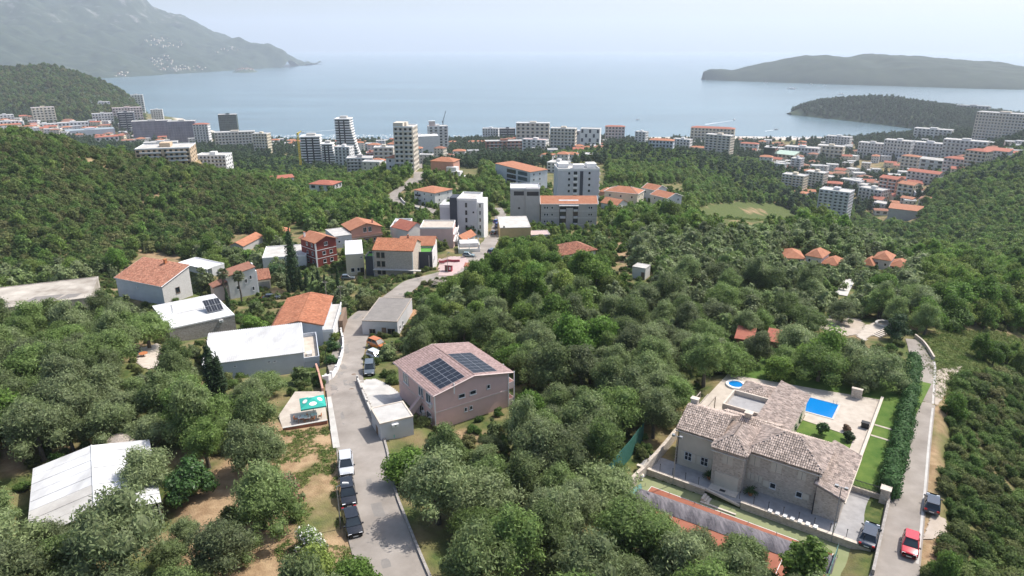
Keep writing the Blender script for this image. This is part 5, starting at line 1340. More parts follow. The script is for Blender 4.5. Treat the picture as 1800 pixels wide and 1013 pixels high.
MB().box(w * .33, w * .66, -.12, .02, 0, 11.6).obj('glazed_bay', M['glass'], o)
MB().box(w * .45, w * .57, -.6, -.12, 0, 10.6).obj('lift_shaft', M['render_grey'], o)
for f in range(1, 4):
    for x0, x1 in ((.34, .44), (.58, .655)): MB().box(w * x0, w * x1, -.8, -.12, 3.05 * f - .1, 3.05 * f + .8).obj('balcony', M['render_lgrey'], o)
MB().slabq([(w * .32, -1.0, 11.6), (w * .67, -1.0, 11.6), (w * .67, 2.6, 13.6), (w * .32, 2.6, 13.6)], .15).obj('bay_roof', M['white_roof'], o)
o, w, d, h, rf = house('apartment_block', 'white seven storey block with stepped roof terraces and dark stair slot', 'apartment block', (981, 300), (1054, 299), 15, 79.5, 21, 'render_lgrey', 'flat', 'concrete_pale', parapet=.9, trim='white', floors=7)
for f in range(1, 7):
    for x in (.27, .76): put_window(o, w, d, 'F', w * x, 1.0 + 3 * f, 1.0, 1.1, 'plain', 'dark_metal')
    link('balcony', balcony_mesh(2.2, 1.0, 'white', 'white'), o, (w * .42, 0, 3 * f)); put_window(o, w, d, 'F', w * .42, .2 + 3 * f, 1.8, 2.2, 'plain', 'dark_metal')
    link('balcony', balcony_mesh(5, 1.2, 'white', 'white'), o, (w, d * .4, 3 * f), R(90))
MB().box(w * .53, w * .61, -.06, .02, 0, 20.5).obj('stair_slot', M['anthracite'], o)
for a, b, c, e in ((.4, .65, 3, 7), (.75, .98, 6, 12), (.05, .3, 7, 13)): MB().box(w * a, w * b, c, e, 21, 23.2).obj('roof_house', M['white'], rf)
o, w, d, h, rf = house('slope_roof_block', 'grey blue apartment block under long sloping orange roof', 'apartment block', (871, 291), (932, 303), (955, 297), 85, 13, 'render_blue', 'shed_r', 'tile', rise=1.2, ov=.4, floors=4)
for f in range(4):
    MB().box(w * .34, w * .6, -.06, .02, .5 + 3.2 * f, 2.9 + 3.2 * f).obj('glazed_stair', M['glass'], o); MB().box(w * .66, w * .92, -.06, .02, .6 + 3.2 * f, 2.8 + 3.2 * f).obj('glazed_panel', M['glass_blue'], o)
    for y in (3, 8): put_window(o, w, d, 'R', y, .9 + 3.2 * f, 1.3, 1.4)
# row of houses at the edge of the wood
o, w, d, h, rf = block('villa_house', 'cream house with orange hipped roof beside white gabled houses', 'house', 1090, 366, 60, 26, 11, -18, 'render_cream', 'hip', 'tile', drop=78, rise=2.2, floors=2, win={'F': (3, 1.0, 1.3), 'R': (2, 1.0, 1.3)}, join=False, barge='white')
block('low_house', 'low orange roofed wing in front of the cream hipped house', 'house', 1070, 368, 34, 9, 9, -35, 'render_white', 'gable_x', 'tile', drop=76, rise=2.0, floors=1)
block('low_house', 'small orange roof between the seven storey block and cream house', 'house', 1062, 352, 20, 14, 8, -20, 'render_salmon', 'hip', 'tile', drop=79, rise=1.5, floors=1)
block('gabled_house', 'white gabled house with orange roof behind the cream house', 'house', 1139, 356, 30, 22, 9, -40, 'render_white', 'gable_x', 'tile', drop=79, rise=2.0, floors=2, win={'F': (2, .9, 1.2), 'R': (2, .9, 1.2)}, join=False, barge='white')
o, w, d, h, rf = house('gabled_house', 'white two storey gabled house with orange roof at the meadow edge', 'house', (1144, 342), (1173, 349), (1199, 345), 78.5, 6.3, 'render_white', 'gable_x', 'tile', rise=1.9, ov=.5, floors=2, win={'F': (2, .8, 1.1), 'R': (2, .9, 1.2)}, barge='white')
o, w, d, h, rf = house('small_house', 'small white bungalow with weathered red hipped roof in the wood', 'bungalow', (988, 449), (1047, 439), 9, 62, 2.9, 'render_white', 'hip', 'tile_old', rise=1.9, ov=.5, tile=True, win={'F': (3, .9, 1.2)}, floors=1)
o, w, d, h, rf = block('hut', 'tiny white hut with flaking grey roof in a grove clearing', 'hut', 1122, 490, 24, 19, 3.6, -20, 'render_white', 'flat', 'concrete', drop=56.5, floors=1, parapet=.12, trim='concrete_pale')
MB().box(w * .7, w * .95, -.05, .02, -.2, 1.9).obj('door', M['wood'], o)
for i, (u, vb, wp, hp, dd, yw, lab) in enumerate(((1395, 463, 34, 9, 9, 12, 'orange roof of the longest villa lodge in the olive grove'), (1428, 468, 26, 17, 8, -15, 'taller white lodge with hipped orange roof in the olive grove'), (1457, 472, 30, 7, 8, -15, 'low orange hipped lodge roof beside the taller white lodge'),
        (1523, 475, 18, 10, 7, -10, 'small orange roofed lodge with white wall beside a taller twin'), (1547, 474, 26, 18, 8, -8, 'tall grey lodge with square orange roof between two low ones'), (1577, 476, 30, 7, 8, -8, 'long low orange lodge roof sinking into the scrub'))):
    block('lodge', lab, 'house', u, vb, wp, hp, dd, yw, 'render_lgrey' if i in (1, 4) else 'render_white', 'hip', 'tile', drop=66.5 if i < 3 else 70.5, rise=1.6, floors=1, win={'F': (2, .8, 1.0)}, join=False)
for u, vb, wp, lab in ((1306, 612, 25, 'rusty red tin roof shelter between olive trees'), (1358, 616, 21, 'steeper rusty red roof shelter with dark front in grove')):
    o, w, d, h, rf = block('shelter', lab, 'shelter', u, vb, wp, 16, 3.4, -5, 'wood', 'shed_f', 'tile_red', drop=55.5, rise=.9, floors=1)
o, w, d, h, rf = house('white_house', 'white three storey house with flat orange hipped roof at the road curve', 'house', (728, 334), (764, 340), (790, 332), 78.5, 8.2, 'render_white', 'hip', 'tile', rise=1.1, ov=.5, floors=3, win={'F': (3, .8, 1.2), 'R': (2, .9, 1.2)})
balconies(o, w, d, h, 3, 'F', (.2,), 3.0, 1.0, 'render_grey', 'dark_metal')
o, w, d, h, rf = house('terraced_house', 'orange hipped house with white stepped terraces among trees', 'house', (757, 283), (797, 285), 11, 80, 8.5, 'render_salmon', 'hip', 'tile', rise=2.0, ov=.5, floors=2)
for k in range(4): MB().box(w * .75 + 3.4 * k, w * .75 + 3.4 * k + 7, -2.0 * k - 3, 2 - 2 * k, -6, 5.5 - 2.4 * k).obj('terrace', M['render_white'], o)
# flat-roofed building in the ravine
o, w, d, h, rf = block('valley_house', 'long low building with flat grey roof in the ravine', 'building', 1738, 468, 36, 9, 12, -20, 'render_lgrey', 'shed_l', 'concrete', drop=97, rise=1.0, floors=1)
block('valley_house', 'flat pale roof strip beside the long ravine building', 'building', 1700, 464, 46, 4, 7, 8, 'render_lgrey', 'flat', 'concrete_pale', drop=96, floors=1, parapet=.2)
# ================================================================ the seaside town
# name | label | u vb w h depth yaw | wall roof roofmat floors cols-front cols-side
TOWN = '''tower_block|beige high-rise with stepped top above the winding road|712 303 34 73 14 -14|render_beige flat concrete 10 4 4
tower_block|lower beige tower block adjoining the high-rise|676 303 34 40 13 -8|render_beige flat concrete 6 4 3
apartment_block|grey block with dark red flank beside beige towers|634 313 44 32 13 -6|render_grey flat concrete 6 7 4
apartment_block|rust red end block beneath the beige towers|652 304 13 32 10 -6|render_brick flat tile_red 5 2 3
apartment_block|large blank white gabled block near the beach tower|746 279 52 36 14 14|render_white gable_x white_roof 5 0 4
tower_block|white tower with rooftop cupola beside the dark crane|772 268 34 42 16 8|white flat concrete_pale 9 4 4
apartment_block|grey block beside the white cupola tower|738 262 30 22 14 0|render_lgrey flat concrete 5 5 3
cottage|white house with red roof in the wooded valley|495 330 46 15 11 14|render_white gable_x tile_red 2 3 2
valley_villa|tall white valley house with broad orange hipped roof|566 352 44 26 12 -30|render_lgrey hip tile_red 3 3 3
apartment_block|white balconied block against the striped towers|604 302 28 40 12 -25|white flat concrete_pale 8 4 3
apartment_block|small white seafront block beside a dark facade|862 248 28 20 14 -10|white flat concrete_pale 5 6 3
apartment_block|dark slatted seafront facade behind beige hotel|892 248 28 20 12 0|anthracite flat concrete 5 8 2
hotel|wide beige hotel with white roof edge on the seafront|936 256 58 36 18 -4|render_beige flat white_roof 6 7 4
apartment_block|lower beige apartment block joined to the wide hotel|988 272 44 42 16 -10|render_beige flat concrete_pale 8 7 5
apartment_block|long brick coloured terrace building with dark glass bays|887 270 66 20 14 6|render_brick flat concrete 4 9 3
apartment_block|white terraced apartments behind the brick coloured building|938 272 44 24 14 -22|white flat rose 5 5 4
cottage|white cottage with orange roof behind the cypress row|935 286 28 10 9 -10|render_white gable_x tile 1 3 2
cottage|bright white cottage with small orange hip near cypress row|961 286 22 13 9 -25|white hip tile 2 2 2
apartment_block|pair of white flat roofed houses beside seven storey block|977 304 34 16 14 -20|render_white flat concrete_pale 3 4 3
apartment_block|pinkish seafront block with red roofs behind checkered building|1080 250 34 25 14 0|render_palepink hip tile_red 5 6 3
apartment_block|narrow white block with blue balconies by the wood edge|1124 258 20 24 12 -25|white flat concrete_pale 6 3 4
apartment_block|pale blue block with orange hipped roof above the wood|1160 272 42 23 12 -10|render_blue hip tile 4 7 3
apartment_block|white block with square windows next to pale blue block|1196 270 30 23 12 -20|white flat concrete_pale 5 5 4
hotel|broad cream seafront hotel with orange roof wings|1250 252 74 24 20 -6|render_cream hip tile_red 5 12 4
tower_block|brown beige nine storey block rising from the wood|1258 279 46 38 15 -22|render_beige flat concrete_pale 9 6 5
apartment_block|low house with bright orange roof under the beige block|1226 274 30 13 13 -15|render_cream hip tile 2 4 3
apartment_block|small orange roofed shops by the seafront pines|1315 268 30 14 13 -10|render_white hip tile_red 3 4 3
apartment_block|dark glazed block beside the pale green hall|1349 290 19 28 12 -15|glass_wall flat concrete 7 0 0
sports_hall|wide hall with pale green roof in the town|1376 290 34 17 20 -20|render_cream shed_f green_roof 3 5 3
school|long low pale green building with three storeys|1406 280 56 19 18 -12|render_white flat concrete_pale 3 10 4
school|stepped cream building beside the long pale one|1456 283 42 24 18 -10|render_cream flat concrete_pale 4 6 4
apartment_block|slim grey white block among valley houses|1395 308 17 27 12 -20|render_lgrey flat concrete_pale 7 2 4
apartment_block|cream white apartment block at the valley edge|1390 336 38 26 13 -20|render_cream flat concrete_pale 6 6 4
apartment_block|boxy cream block with balconies among orange roofs|1428 331 32 26 13 -22|render_beige flat concrete_pale 6 5 4
tower_block|grey nine storey tower standing alone in the valley|1458 391 50 52 16 -14|render_lgrey flat concrete_pale 10 6 5
cottage|domed red roofed house behind the grey tower|1465 338 24 14 12 0|render_salmon hip tile_red 2 3 2
cottage|orange roofed cottage below the cream white block|1402 348 26 8 10 -15|render_white hip tile 1 3 2
cottage|orange cottage roof between two cream blocks|1421 346 22 8 10 10|render_white gable_x tile 1 3 2
hotel|white hotel wing by the seafront trees|1470 262 40 20 16 -14|render_white flat concrete_pale 5 8 4
hotel|white four storey hotel block with trees in front|1527 280 42 26 16 -16|render_white flat concrete_pale 5 8 4
hotel|stepped white hotel beside the seafront grove|1572 282 44 32 18 -16|render_white flat concrete_pale 6 8 4
hotel|long grey white hotel with gridded balconies|1627 280 58 26 18 -14|render_lgrey flat concrete_pale 5 10 4
hotel|broad white hotel complex under the wooded peninsula|1690 278 66 28 20 -10|render_white flat concrete_pale 5 10 4
apartment_block|round orange roofed block by the car park|1594 304 28 27 13 -20|render_beige hip tile 5 4 4
apartment_block|big plain white block with shallow roof by car park|1633 309 40 26 15 -20|render_white gable_x concrete_pale 4 3 4
apartment_block|pink and white block with dark red roof|1671 309 34 28 14 -24|render_palepink hip tile_red 5 5 4
apartment_block|cream block with orange hip near the boulevard|1708 302 34 34 15 -24|render_cream hip tile_red 6 5 4
apartment_block|wide grey block with orange roof edge at the boulevard|1744 291 40 24 14 -16|render_lgrey shed_f tile_red 5 7 4
apartment_block|white block with curved orange roof in the lower town|1618 327 52 22 15 -20|render_white gable_x tile_red 4 7 4
apartment_block|orange pink block with red roof in the lower town|1555 350 30 34 14 -24|render_salmon gable_x tile_red 6 4 4
apartment_block|long white three storey block with flat roof in lower town|1526 356 42 22 14 -28|render_white flat concrete_pale 4 6 4
apartment_block|cream gabled block beside orange pink block|1587 352 28 26 14 -28|render_cream gable_x tile 4 3 4
warehouse|long grey warehouse with thin orange roof|1587 388 50 18 14 -4|render_grey shed_f tile 3 0 0
cottage|small orange house above the grey warehouse|1570 365 18 8 9 -10|render_white hip tile 2 2 2
cottage|pink house with orange gable above the warehouse|1591 363 20 13 9 -20|render_palepink gable_x tile 2 2 2
cottage|faded orange roof low beside the warehouse|1549 378 22 7 9 10|render_white hip tile_old 1 2 2
big_hotel|massive gridded hotel on the slope of the peninsula|1751 252 80 48 24 -16|render_beige flat concrete 10 16 6
ruined_hotel|unfinished concrete hotel among the peninsula trees|1704 212 50 26 20 -12|render_grey flat concrete 5 9 4
hotel|terraced white pavilion below the wooded peninsula|1636 246 58 17 20 -10|render_white flat concrete_pale 4 9 4
hotel|blue white slab hotel under the green hill|182 204 28 22 14 8|render_lgrey flat concrete_pale 7 6 3
hotel|long pale stepped hotel on the shoreline slope|211 194 38 20 16 4|render_white flat concrete_pale 6 9 3
tower_block|pale curved tower nearest the sea on the slope|243 196 22 27 16 -6|render_white flat concrete_pale 8 5 4
apartment_block|pinkish white cluster above the scaffolded buildings|228 216 46 24 18 2|render_palepink flat rose 6 10 4
apartment_block|white block standing above the shingle cove|278 214 19 19 14 -6|white flat concrete_pale 6 5 3
tower_block|dark tower with white balcony bands beside scaffolding|226 233 24 32 14 -10|anthracite flat concrete 9 4 4
scaffold_block|huge building wrapped in violet grey scaffolding net|272 250 62 34 18 -6|scaffold flat concrete_pale 9 0 0
scaffold_block|second netted block with pale roof edge|324 255 44 38 18 -10|scaffold flat concrete_pale 9 0 0
tower_block|white tapering apartment tower with red cap|357 258 25 36 14 -20|white hip tile_red 9 5 4
apartment_block|white stepped apartments below the blue white hotel|184 222 32 20 16 0|render_white flat concrete_pale 5 7 3
apartment_block|cascade of cream villas climbing the hillside road|82 220 34 28 16 6|render_cream flat rose 7 6 3
apartment_block|grey white block at the foot of the green hill|12 218 26 14 16 6|render_lgrey flat concrete_pale 4 5 3
apartment_block|bright white slab half hidden by the scrub hill|16 229 34 14 14 4|white flat concrete_pale 3 6 3
apartment_block|bright white block with glass front above scrub hill|82 234 40 14 15 4|white flat concrete_pale 4 7 3
apartment_block|long white commercial building with boxy roof|132 232 46 15 18 2|white flat concrete_pale 3 8 3
shopping_hall|wide pale glass roofed hall behind the scrub hill|162 244 74 14 30 2|render_blue flat glass_roof 2 0 0
house|red roofed white house below the glass hall|191 256 36 14 12 6|render_white hip tile_red 2 5 3
house|low house with faded red roof beside its larger neighbour|226 258 24 10 12 4|render_white hip tile_old 2 3 3
apartment_block|low white terraced building in front of scaffolding|284 266 54 14 16 -8|render_white flat concrete_pale 3 9 3
hotel|long sand coloured hotel with red accents and pale roof|290 291 88 27 22 -12|render_tan flat concrete_pale 4 10 4
apartment_block|bright white stepped apartments with balconies at hill foot|374 306 52 30 16 -22|white flat concrete_pale 5 8 4
tower_block|dark netted tower with curved white balcony edge|404 241 30 36 16 -10|net_tower flat concrete_pale 10 0 0
apartment_block|grey beige seafront block below the dark netted tower|416 263 66 28 18 -4|render_beige flat concrete_pale 6 12 4
apartment_block|cream block with square windows near the crane|460 270 26 32 15 -24|render_cream flat concrete_pale 7 5 5
beach_pavilion|long orange roofed pavilion near the beach|535 256 44 7 14 0|render_palepink gable_x tile 1 0 0
house|orange roofed houses on the hill above the beach|862 256 26 7 12 0|render_white hip tile 1 3 2
house|larger orange hip roof near the seafront hill|838 258 28 8 12 0|render_white hip tile 1 3 2'''
M['glass_wall'] = M['glass']; M['green_roof'] = mat('pale_green_roof', (.36, .46, .38), .7)
M['glass_roof'] = mat('hall_glass_roof', (.30, .36, .38), .35); M['scaffold'] = mat('scaffold_net', (.20, .19, .24), .9, var=.2, scale=.15, stretch=(1, 1, .4)); M['net_tower'] = mat('tower_net', (.06, .085, .075), .85, var=.3, scale=.15)
TB = {}
for ln in TOWN.split('\n'):
    nm, lab, geo_, sty = ln.split('|')
    u, vb, wp, hp, dd, yw = map(float, geo_.split()); wl, rf_, rm, fl, cf, cs = sty.split(); fl, cf, cs = int(fl), int(cf), int(cs)
    p = G(u, vb); f = pix(*p)[2]; wmet = wp * f / FPX; hmet = hp * f / FPX / CP
    win = {}
    if cf: win['F'] = (cf, wmet / cf * .5, hmet / fl * .5)
    if cs: win['R' if yw < 0 else 'L'] = (cs, min(1.6, dd / cs * .5), hmet / fl * .5)
    o, w, d, h, rf = block(nm, lab, nm.replace('_', ' ') if nm in ('house', 'hotel', 'school', 'warehouse', 'cottage') else {'tower_block': 'tower block', 'apartment_block': 'apartment block', 'sports_hall': 'hall', 'big_hotel': 'hotel', 'ruined_hotel': 'hotel', 'scaffold_block': 'building', 'shopping_hall': 'hall', 'beach_pavilion': 'pavilion', 'valley_villa': 'house'}[nm],
        u, vb, wp, hp, dd, yw, wl, rf_, rm, floors=fl, win=win, join=True, rise=max(1.2, .13 * dd), ov=.5, base=-8, margin=2)
    TB[lab] = (o, w, d, h, rf)
    if cf and fl >= 4 and wl != 'glass_wall':        # balcony slabs at every floor
        b = MB(); fh = h / fl
        for k in range(1, fl):
            b.box(w * .08, w * .46, -1.0, -.02, fh * k - .1, fh * k + .75); b.box(w * .56, w * .94, -1.0, -.02, fh * k - .1, fh * k + .75)
        ob = b.obj('balcony_rows', M['render_white' if wl not in ('white', 'render_white') else 'concrete_pale'], o); ob['kind'] = 'stuff'
    if rf_ == 'flat' and hp > 12: MB().box(w * .4, w * .6, d * .35, d * .7, h, h + 2.4).obj('roof_house', M[wl if wl != 'scaffold' else 'concrete_pale'], rf)
    if wl in ('scaffold', 'net_tower'):
        b = MB()
        for k in range(fl): b.box(-.15, w + .15, -.15, 0, h / fl * k, h / fl * k + .25)
        for k in range(12): b.box(w * k / 11 - .1, w * k / 11 + .1, -.2, -.05, 0, h)
        ob = b.obj('scaffolding', M['grey_metal'], o); ob['kind'] = 'stuff'
# cupola on the white tower
o, w, d, h, rf = TB['white tower with rooftop cupola beside the dark crane']
MB().box(w * .05, w * .35, 2, 7, h, h + 7).obj('cupola', M['render_palepink'], rf); MB().box(w * .03, w * .37, 1.7, 7.3, h + 7, h + 7.8).obj('cupola_roof', M['white'], rf)
# stepped top of the beige high-rise
o, w, d, h, rf = TB['beige high-rise with stepped top above the winding road']
MB().box(w * .0, w * .5, .3, 9, h, h + 2.5).obj('penthouse', M['render_beige'], rf)
# checkered facade
o, w, d, h, rf = block('checkered_block', 'white hotel with black checkered window panels on its front', 'hotel', 1036, 266, 34, 36, 16, -8, 'white', 'flat', 'concrete_pale', floors=6)
pn = MB().box(-1.5, 1.5, -.12, .02, 0, h / 5 * .78).mesh('dark_panel', M['anthracite'])
for i in range(5):
    for j in range(5):
        if (i + j) % 2 == 0: link('dark_panel', pn, o, (w * (i + .5) / 5, 0, h / 5 * j + .6))
MB().box(-w * .75, -.02, 1, 14, -5, h * .9).obj('side_wing', M['render_lgrey'], o); MB().box(-w * .6, -w * .1, .8, 1, h * .72, h * .84).obj('wing_window', M['glass'], o)
# towers with white balcony bands
def banded(label, u, vb, wp, hp, d, yaw, n, flare=0.0, back=0.0):
    p = G(u, vb); f = pix(*p)[2]; ya = R(yaw) - math.atan2(p[0], p[1]); w = wp * f / FPX; h = hp * f / (FPX * CP)
    c, s = math.cos(ya), math.sin(ya); loc = (p[0] - c * w / 2, p[1] - s * w / 2, p[2])
    o = thing('banded_tower', label, 'tower block', loc, ya); foot(loc, ya, w, d, 2)
    MB().prism([(.8, .8), (w - .8, .8), (w - .8, d - .8), (.8, d - .8)], -6, h).obj('core', M['glass'], o)
    fh = h / n
    for k in range(n + 1):
        ex = flare * (1 - k / n) ** 1.6; b = MB()
        b.prism([(0, 0), (w + ex, 0), (w + ex * 1.05, d * .5), (w + ex * .7, d), (0, d)], fh * k - .2, fh * k + fh * .38)
        b.obj('balcony_band', M['white'], o)
        if ex > 1.5 and k < n: MB().prism([(w - .9, .9), (w + ex - 1.2, .9), (w + ex - 1.2, d * .5), (w + ex * .6 - .6, d - .9), (w - .9, d - .9)], fh * k, fh * (k + 1) - .25).obj('flared_storey', M['glass'], o)
    MB().box(w * .3, w * .75, d * .3, d * .7, h + .2, h + 3.4).obj('roof_house', M['concrete'], o)
    for x in (w * .3, w * .62): MB().box(x - .8, x + .8, -.08, .02, 0, h).obj('dark_slot', M['dark_metal'], o)
    return o
banded('tallest white tower with curved balcony bands flaring to its foot', 607, 290, 27, 73, 18, -14, 18, 13)
banded('dark tower with wavy white balcony bands beside a crane', 550, 300, 34, 54, 18, -8, 13, 2)
banded('low stepped block with sloping white balcony bands', 578, 300, 20, 42, 16, -10, 11, 8)
# tower cranes
def crane(label, u, vb, hp, m, jib, lean=0):
    p = G(u, vb); f = pix(*p)[2]; h = hp * f / FPX / CP; o = thing('tower_crane', label, 'crane', tuple(p))
    mb = MB()
    for sx in (-.7, .7):
        for sy in (-.7, .7): mb.tube((sx, sy, -3), (sx, sy, h), .16, n=4)
    for k in range(int(h / 2.2)):
        z = k * 2.2; mb.tube((-.7, -.7, z), (.7, -.7, z + 2.2), .1, n=4); mb.tube((.7, .7, z), (-.7, .7, z + 2.2), .1, n=4); mb.tube((-.7, .7, z), (-.7, -.7, z + 2.2), .1, n=4)
    mb.obj('mast', M[m], o)
    j = MB(); a = jib; e = np.array([a[0], a[1], h + a[2]]); b0 = np.array([0, 0, h])
    for off in ((0, 0, 1.2), (-.5, 0, 0), (.5, 0, 0)): j.tube(b0 + off, e + np.array(off) * .4, .18, n=4)
    for k in range(12):
        q = b0 + (e - b0) * k / 12; q2 = b0 + (e - b0) * (k + 1) / 12; j.tube(q + (-.5, 0, 0), q2 + (0, 0, .9), .09, n=4); j.tube(q + (.5, 0, 0), q2 + (0, 0, .9), .09, n=4)
    j.obj('jib', M[m], o); MB().box(-.9, .9, -.9, .9, h - 1, h + 1.2).obj('cab', M[m], o)
crane('yellow tower crane beside the dark banded tower', 530, 303, 62, 'yellow', (2, 6, 2)); crane('dark luffing crane behind the white cupola tower', 780, 262, 44, 'dark_metal', (5, 0, 16))
# fill-in houses between the named ones
def fill(zone, n, seed, kinds, group, lab, wr, hr):
    r = np.random.default_rng(seed); poly = [tuple(map(float, q.split())) for q in zone.split('|')]; lo = np.min(poly, 0); hi = np.max(poly, 0); got = []; tries = 0
    while len(got) < n and tries < n * 90:
        tries += 1; u = r.uniform(lo[0], hi[0]); v = r.uniform(lo[1], hi[1])
        if poly_dist(np.array([u]), np.array([v]), poly)[0] > 0: continue
        p = G(u, v)
        if any(abs(p[0] - q[0]) < 13 and abs(p[1] - q[1]) < 16 for q in got): continue
        if any(poly_dist(np.array([p[0]]), np.array([p[1]]), e[0])[0] < 5 for e in EXCL): continue
        got.append(p); f = pix(*p)[2]; k = kinds[int(r.integers(len(kinds)))]; w = r.uniform(*wr); h = r.uniform(*hr); fl = max(1, int(h / 3)); d = r.uniform(9, 13)
        ya = R(r.uniform(-30, 15)) - math.atan2(p[0], p[1]); o = thing('town_house', lab % k[3], 'house', (p[0], p[1], p[2]), ya, group % k[3])
        build(o, w, d, h, k[0], k[1], k[2], rise=1.9, base=-7, ov=.4); grid_windows(o, w, d, h, fl, {'F': (3, 1.2, 1.4), 'R': (3, 1.2, 1.4)}, True); foot(tuple(p), ya, w, d, 2)
KO = [('render_white', 'flat', 'concrete_pale', 'pale flat roof and white walls'), ('render_beige', 'flat', 'concrete', 'grey flat roof and beige walls'), ('render_lgrey', 'flat', 'concrete_pale', 'pale flat roof and grey walls'), ('render_white', 'hip', 'tile', 'orange hipped roof and white walls'), ('render_cream', 'gable_x', 'tile_red', 'red gabled roof and cream walls'), ('render_white', 'flat', 'concrete_pale', 'pale flat roof and white walls'), ('render_beige', 'hip', 'tile_old', 'faded red hip and beige walls')]
fill('1290 252|1480 250|1800 258|1800 275|1700 300|1650 322|1560 338|1480 334|1440 322|1330 300', 130, 3, KO, 'lower town houses with %s', 'small lower town house with %s', (10, 16), (5, 11))
fill('1490 335|1600 330|1620 372|1540 380', 16, 4, KO, 'valley mouth houses with %s', 'valley mouth house with %s', (9, 14), (5, 9))
fill('0 215|100 215|230 225|340 250|330 262|180 252|0 236', 75, 5, KO[1:], 'bayside town houses with %s', 'bayside town house with %s', (12, 20), (6, 13))
fill('420 250|560 250|700 252|830 254|900 250|1060 252|1230 250|1230 258|1000 256|820 266|650 266|430 262', 85, 6, KO, 'beachfront houses with %s', 'beachfront house with %s', (10, 18), (4, 9))
fill('555 264|760 262|850 272|770 296|640 320|600 304', 40, 8, KO[:4] + KO[-1:], 'ridge town blocks with %s', 'ridge town block with %s', (11, 18), (8, 19))
fill('900 262|1060 262|1060 282|980 292|900 280', 16, 9, KO, 'seaward slope houses with %s', 'seaward slope house with %s', (10, 15), (5, 11))
# far villages across the bay, too small to count
def village(name, lab, spots, n, seed, s=(9, 16), mats_=('render_beige', 'tile_old')):
    r = np.random.default_rng(seed); mb = MB()
    for k in range(n):
        u, v, su, sv, Y = spots[k % len(spots)]; x = r.normal(u, su); y = r.normal(v, sv); rr = ray(x, y)
        # march to the far slope
        for t in np.linspace(2000, 7000, 260):
            px_, py_, pz = rr[0] * t, rr[1] * t, CAMH + rr[2] * t
            if h_mount(px_, py_) >= pz: break
        else: continue
        if pz < 2: continue
        w, d, h = r.uniform(*s), r.uniform(*s), r.uniform(6, 12); mb.box(px_ - w / 2, px_ + w / 2, py_ - d / 2, py_ + d / 2, pz - 6, pz + h, 0)
        if k % 2: mb.box(px_ - w / 2 - .5, px_ + w / 2 + .5, py_ - d / 2 - .5, py_ + d / 2 + .5, pz + h, pz + h + 1.2, 1)
    tag(mb.obj(name, [M[q] for q in mats_]), lab, None, None, 'stuff')
village('far_village', 'scattered pale houses of villages on the slope across the bay', [(285, 108, 12, 5, 0), (300, 118, 18, 3, 0), (215, 136, 8, 4, 0), (275, 72, 10, 3, 0), (300, 80, 14, 3, 0), (400, 88, 12, 2, 0), (330, 122, 14, 2, 0)], 150, 9)
mb = MB(); r = np.random.default_rng(5)
for k in range(45):
    x, y = p_[0] + r.normal(0, 38), p_[1] + r.normal(-10, 45); z = h_islet(x, y)
    if z > 6: w = r.uniform(6, 11); mb.box(x - w / 2, x + w / 2, y - 5, y + 5, z - 4, z + r.uniform(5, 9), 0); mb.box(x - w / 2 - .3, x + w / 2 + .3, y - 5.3, y + 5.3, z + 8, z + 9.2, 1)
tag(mb.obj('islet_village', [M['stone_trim'], M['tile_red']]), 'cluster of stone houses with red roofs on the fortified islet', None, None, 'stuff')
# boats
def boat(label, u, v, L_, kind='yacht', yaw=0, group=None):
    p = at(u, v, CAMH); o = thing(kind, label, 'boat', (p[0], p[1], 0), yaw, group); b = MB(); n = 10; secs = []
    for i in range(n + 1):
        t = i / n; x = (t - .5) * L_; hw = L_ * .13 * (1 - max(0, (t - .55) / .45) ** 2.2) * (1 if t > .02 else .9); top = L_ * (.075 + .05 * t * t); secs.append([(x, -hw * .6, -.5), (x, -hw, top), (x, hw, top), (x, hw * .6, -.5)])
    k = 0
    for s in secs: b.v += s
    for i in range(n):
        for c in range(3): a = i * 4 + c; b.f.append((a, a + 4, a + 5, a + 1)); b.m.append(0)
        b.f.append((i * 4 + 1, i * 4 + 5, i * 4 + 6, i * 4 + 2)); b.m.append(0)
    b.f.append((0, 1, 2, 3)); b.m.append(0)
    b.obj('hull', M['white'], o)
    MB().prism([(-L_ * .32, -L_ * .08), (L_ * .1, -L_ * .085), (L_ * .2, 0), (L_ * .1, L_ * .085), (-L_ * .32, L_ * .08)], L_ * .075, L_ * .15).obj('cabin', M['white'], o)
    if kind == 'yacht': MB().box(-L_ * .25, L_ * .04, -L_ * .065, L_ * .065, L_ * .15, L_ * .21).obj('upper_deck', M['white'], o)
    else: MB().tube((0, 0, 0), (0, 0, L_ * 1.1), L_ * .012).obj('mast', M['grey_metal'], o)
boat('large white motor yacht anchored off the island', 1392, 157, 42, 'yacht', .1); boat('white yacht moored close under the island trees', 1426, 149, 24, 'yacht', .4)
boat('tall masted sailing boat near the island shore', 1346, 146, 26, 'sailing_boat', .2); boat('small white yacht off the middle of the island', 1450, 151, 20, 'yacht', -.3)
boat('small white cruiser between island and peninsula', 1479, 166, 24, 'yacht', .2); boat('white speedboat crossing the bay before the beach', 1291, 211, 14, 'yacht', .9)
boat('small white launch close to the beach', 1364, 228, 11, 'yacht', -.2); boat('dark hulled launch far off the striped tower', 533, 233, 10, 'yacht', .5); boat('white boat among beach moorings', 549, 238, 13, 'yacht', .1)
boat('dark small boat off the beach opposite the wood', 1121, 211, 11, 'yacht', .3)
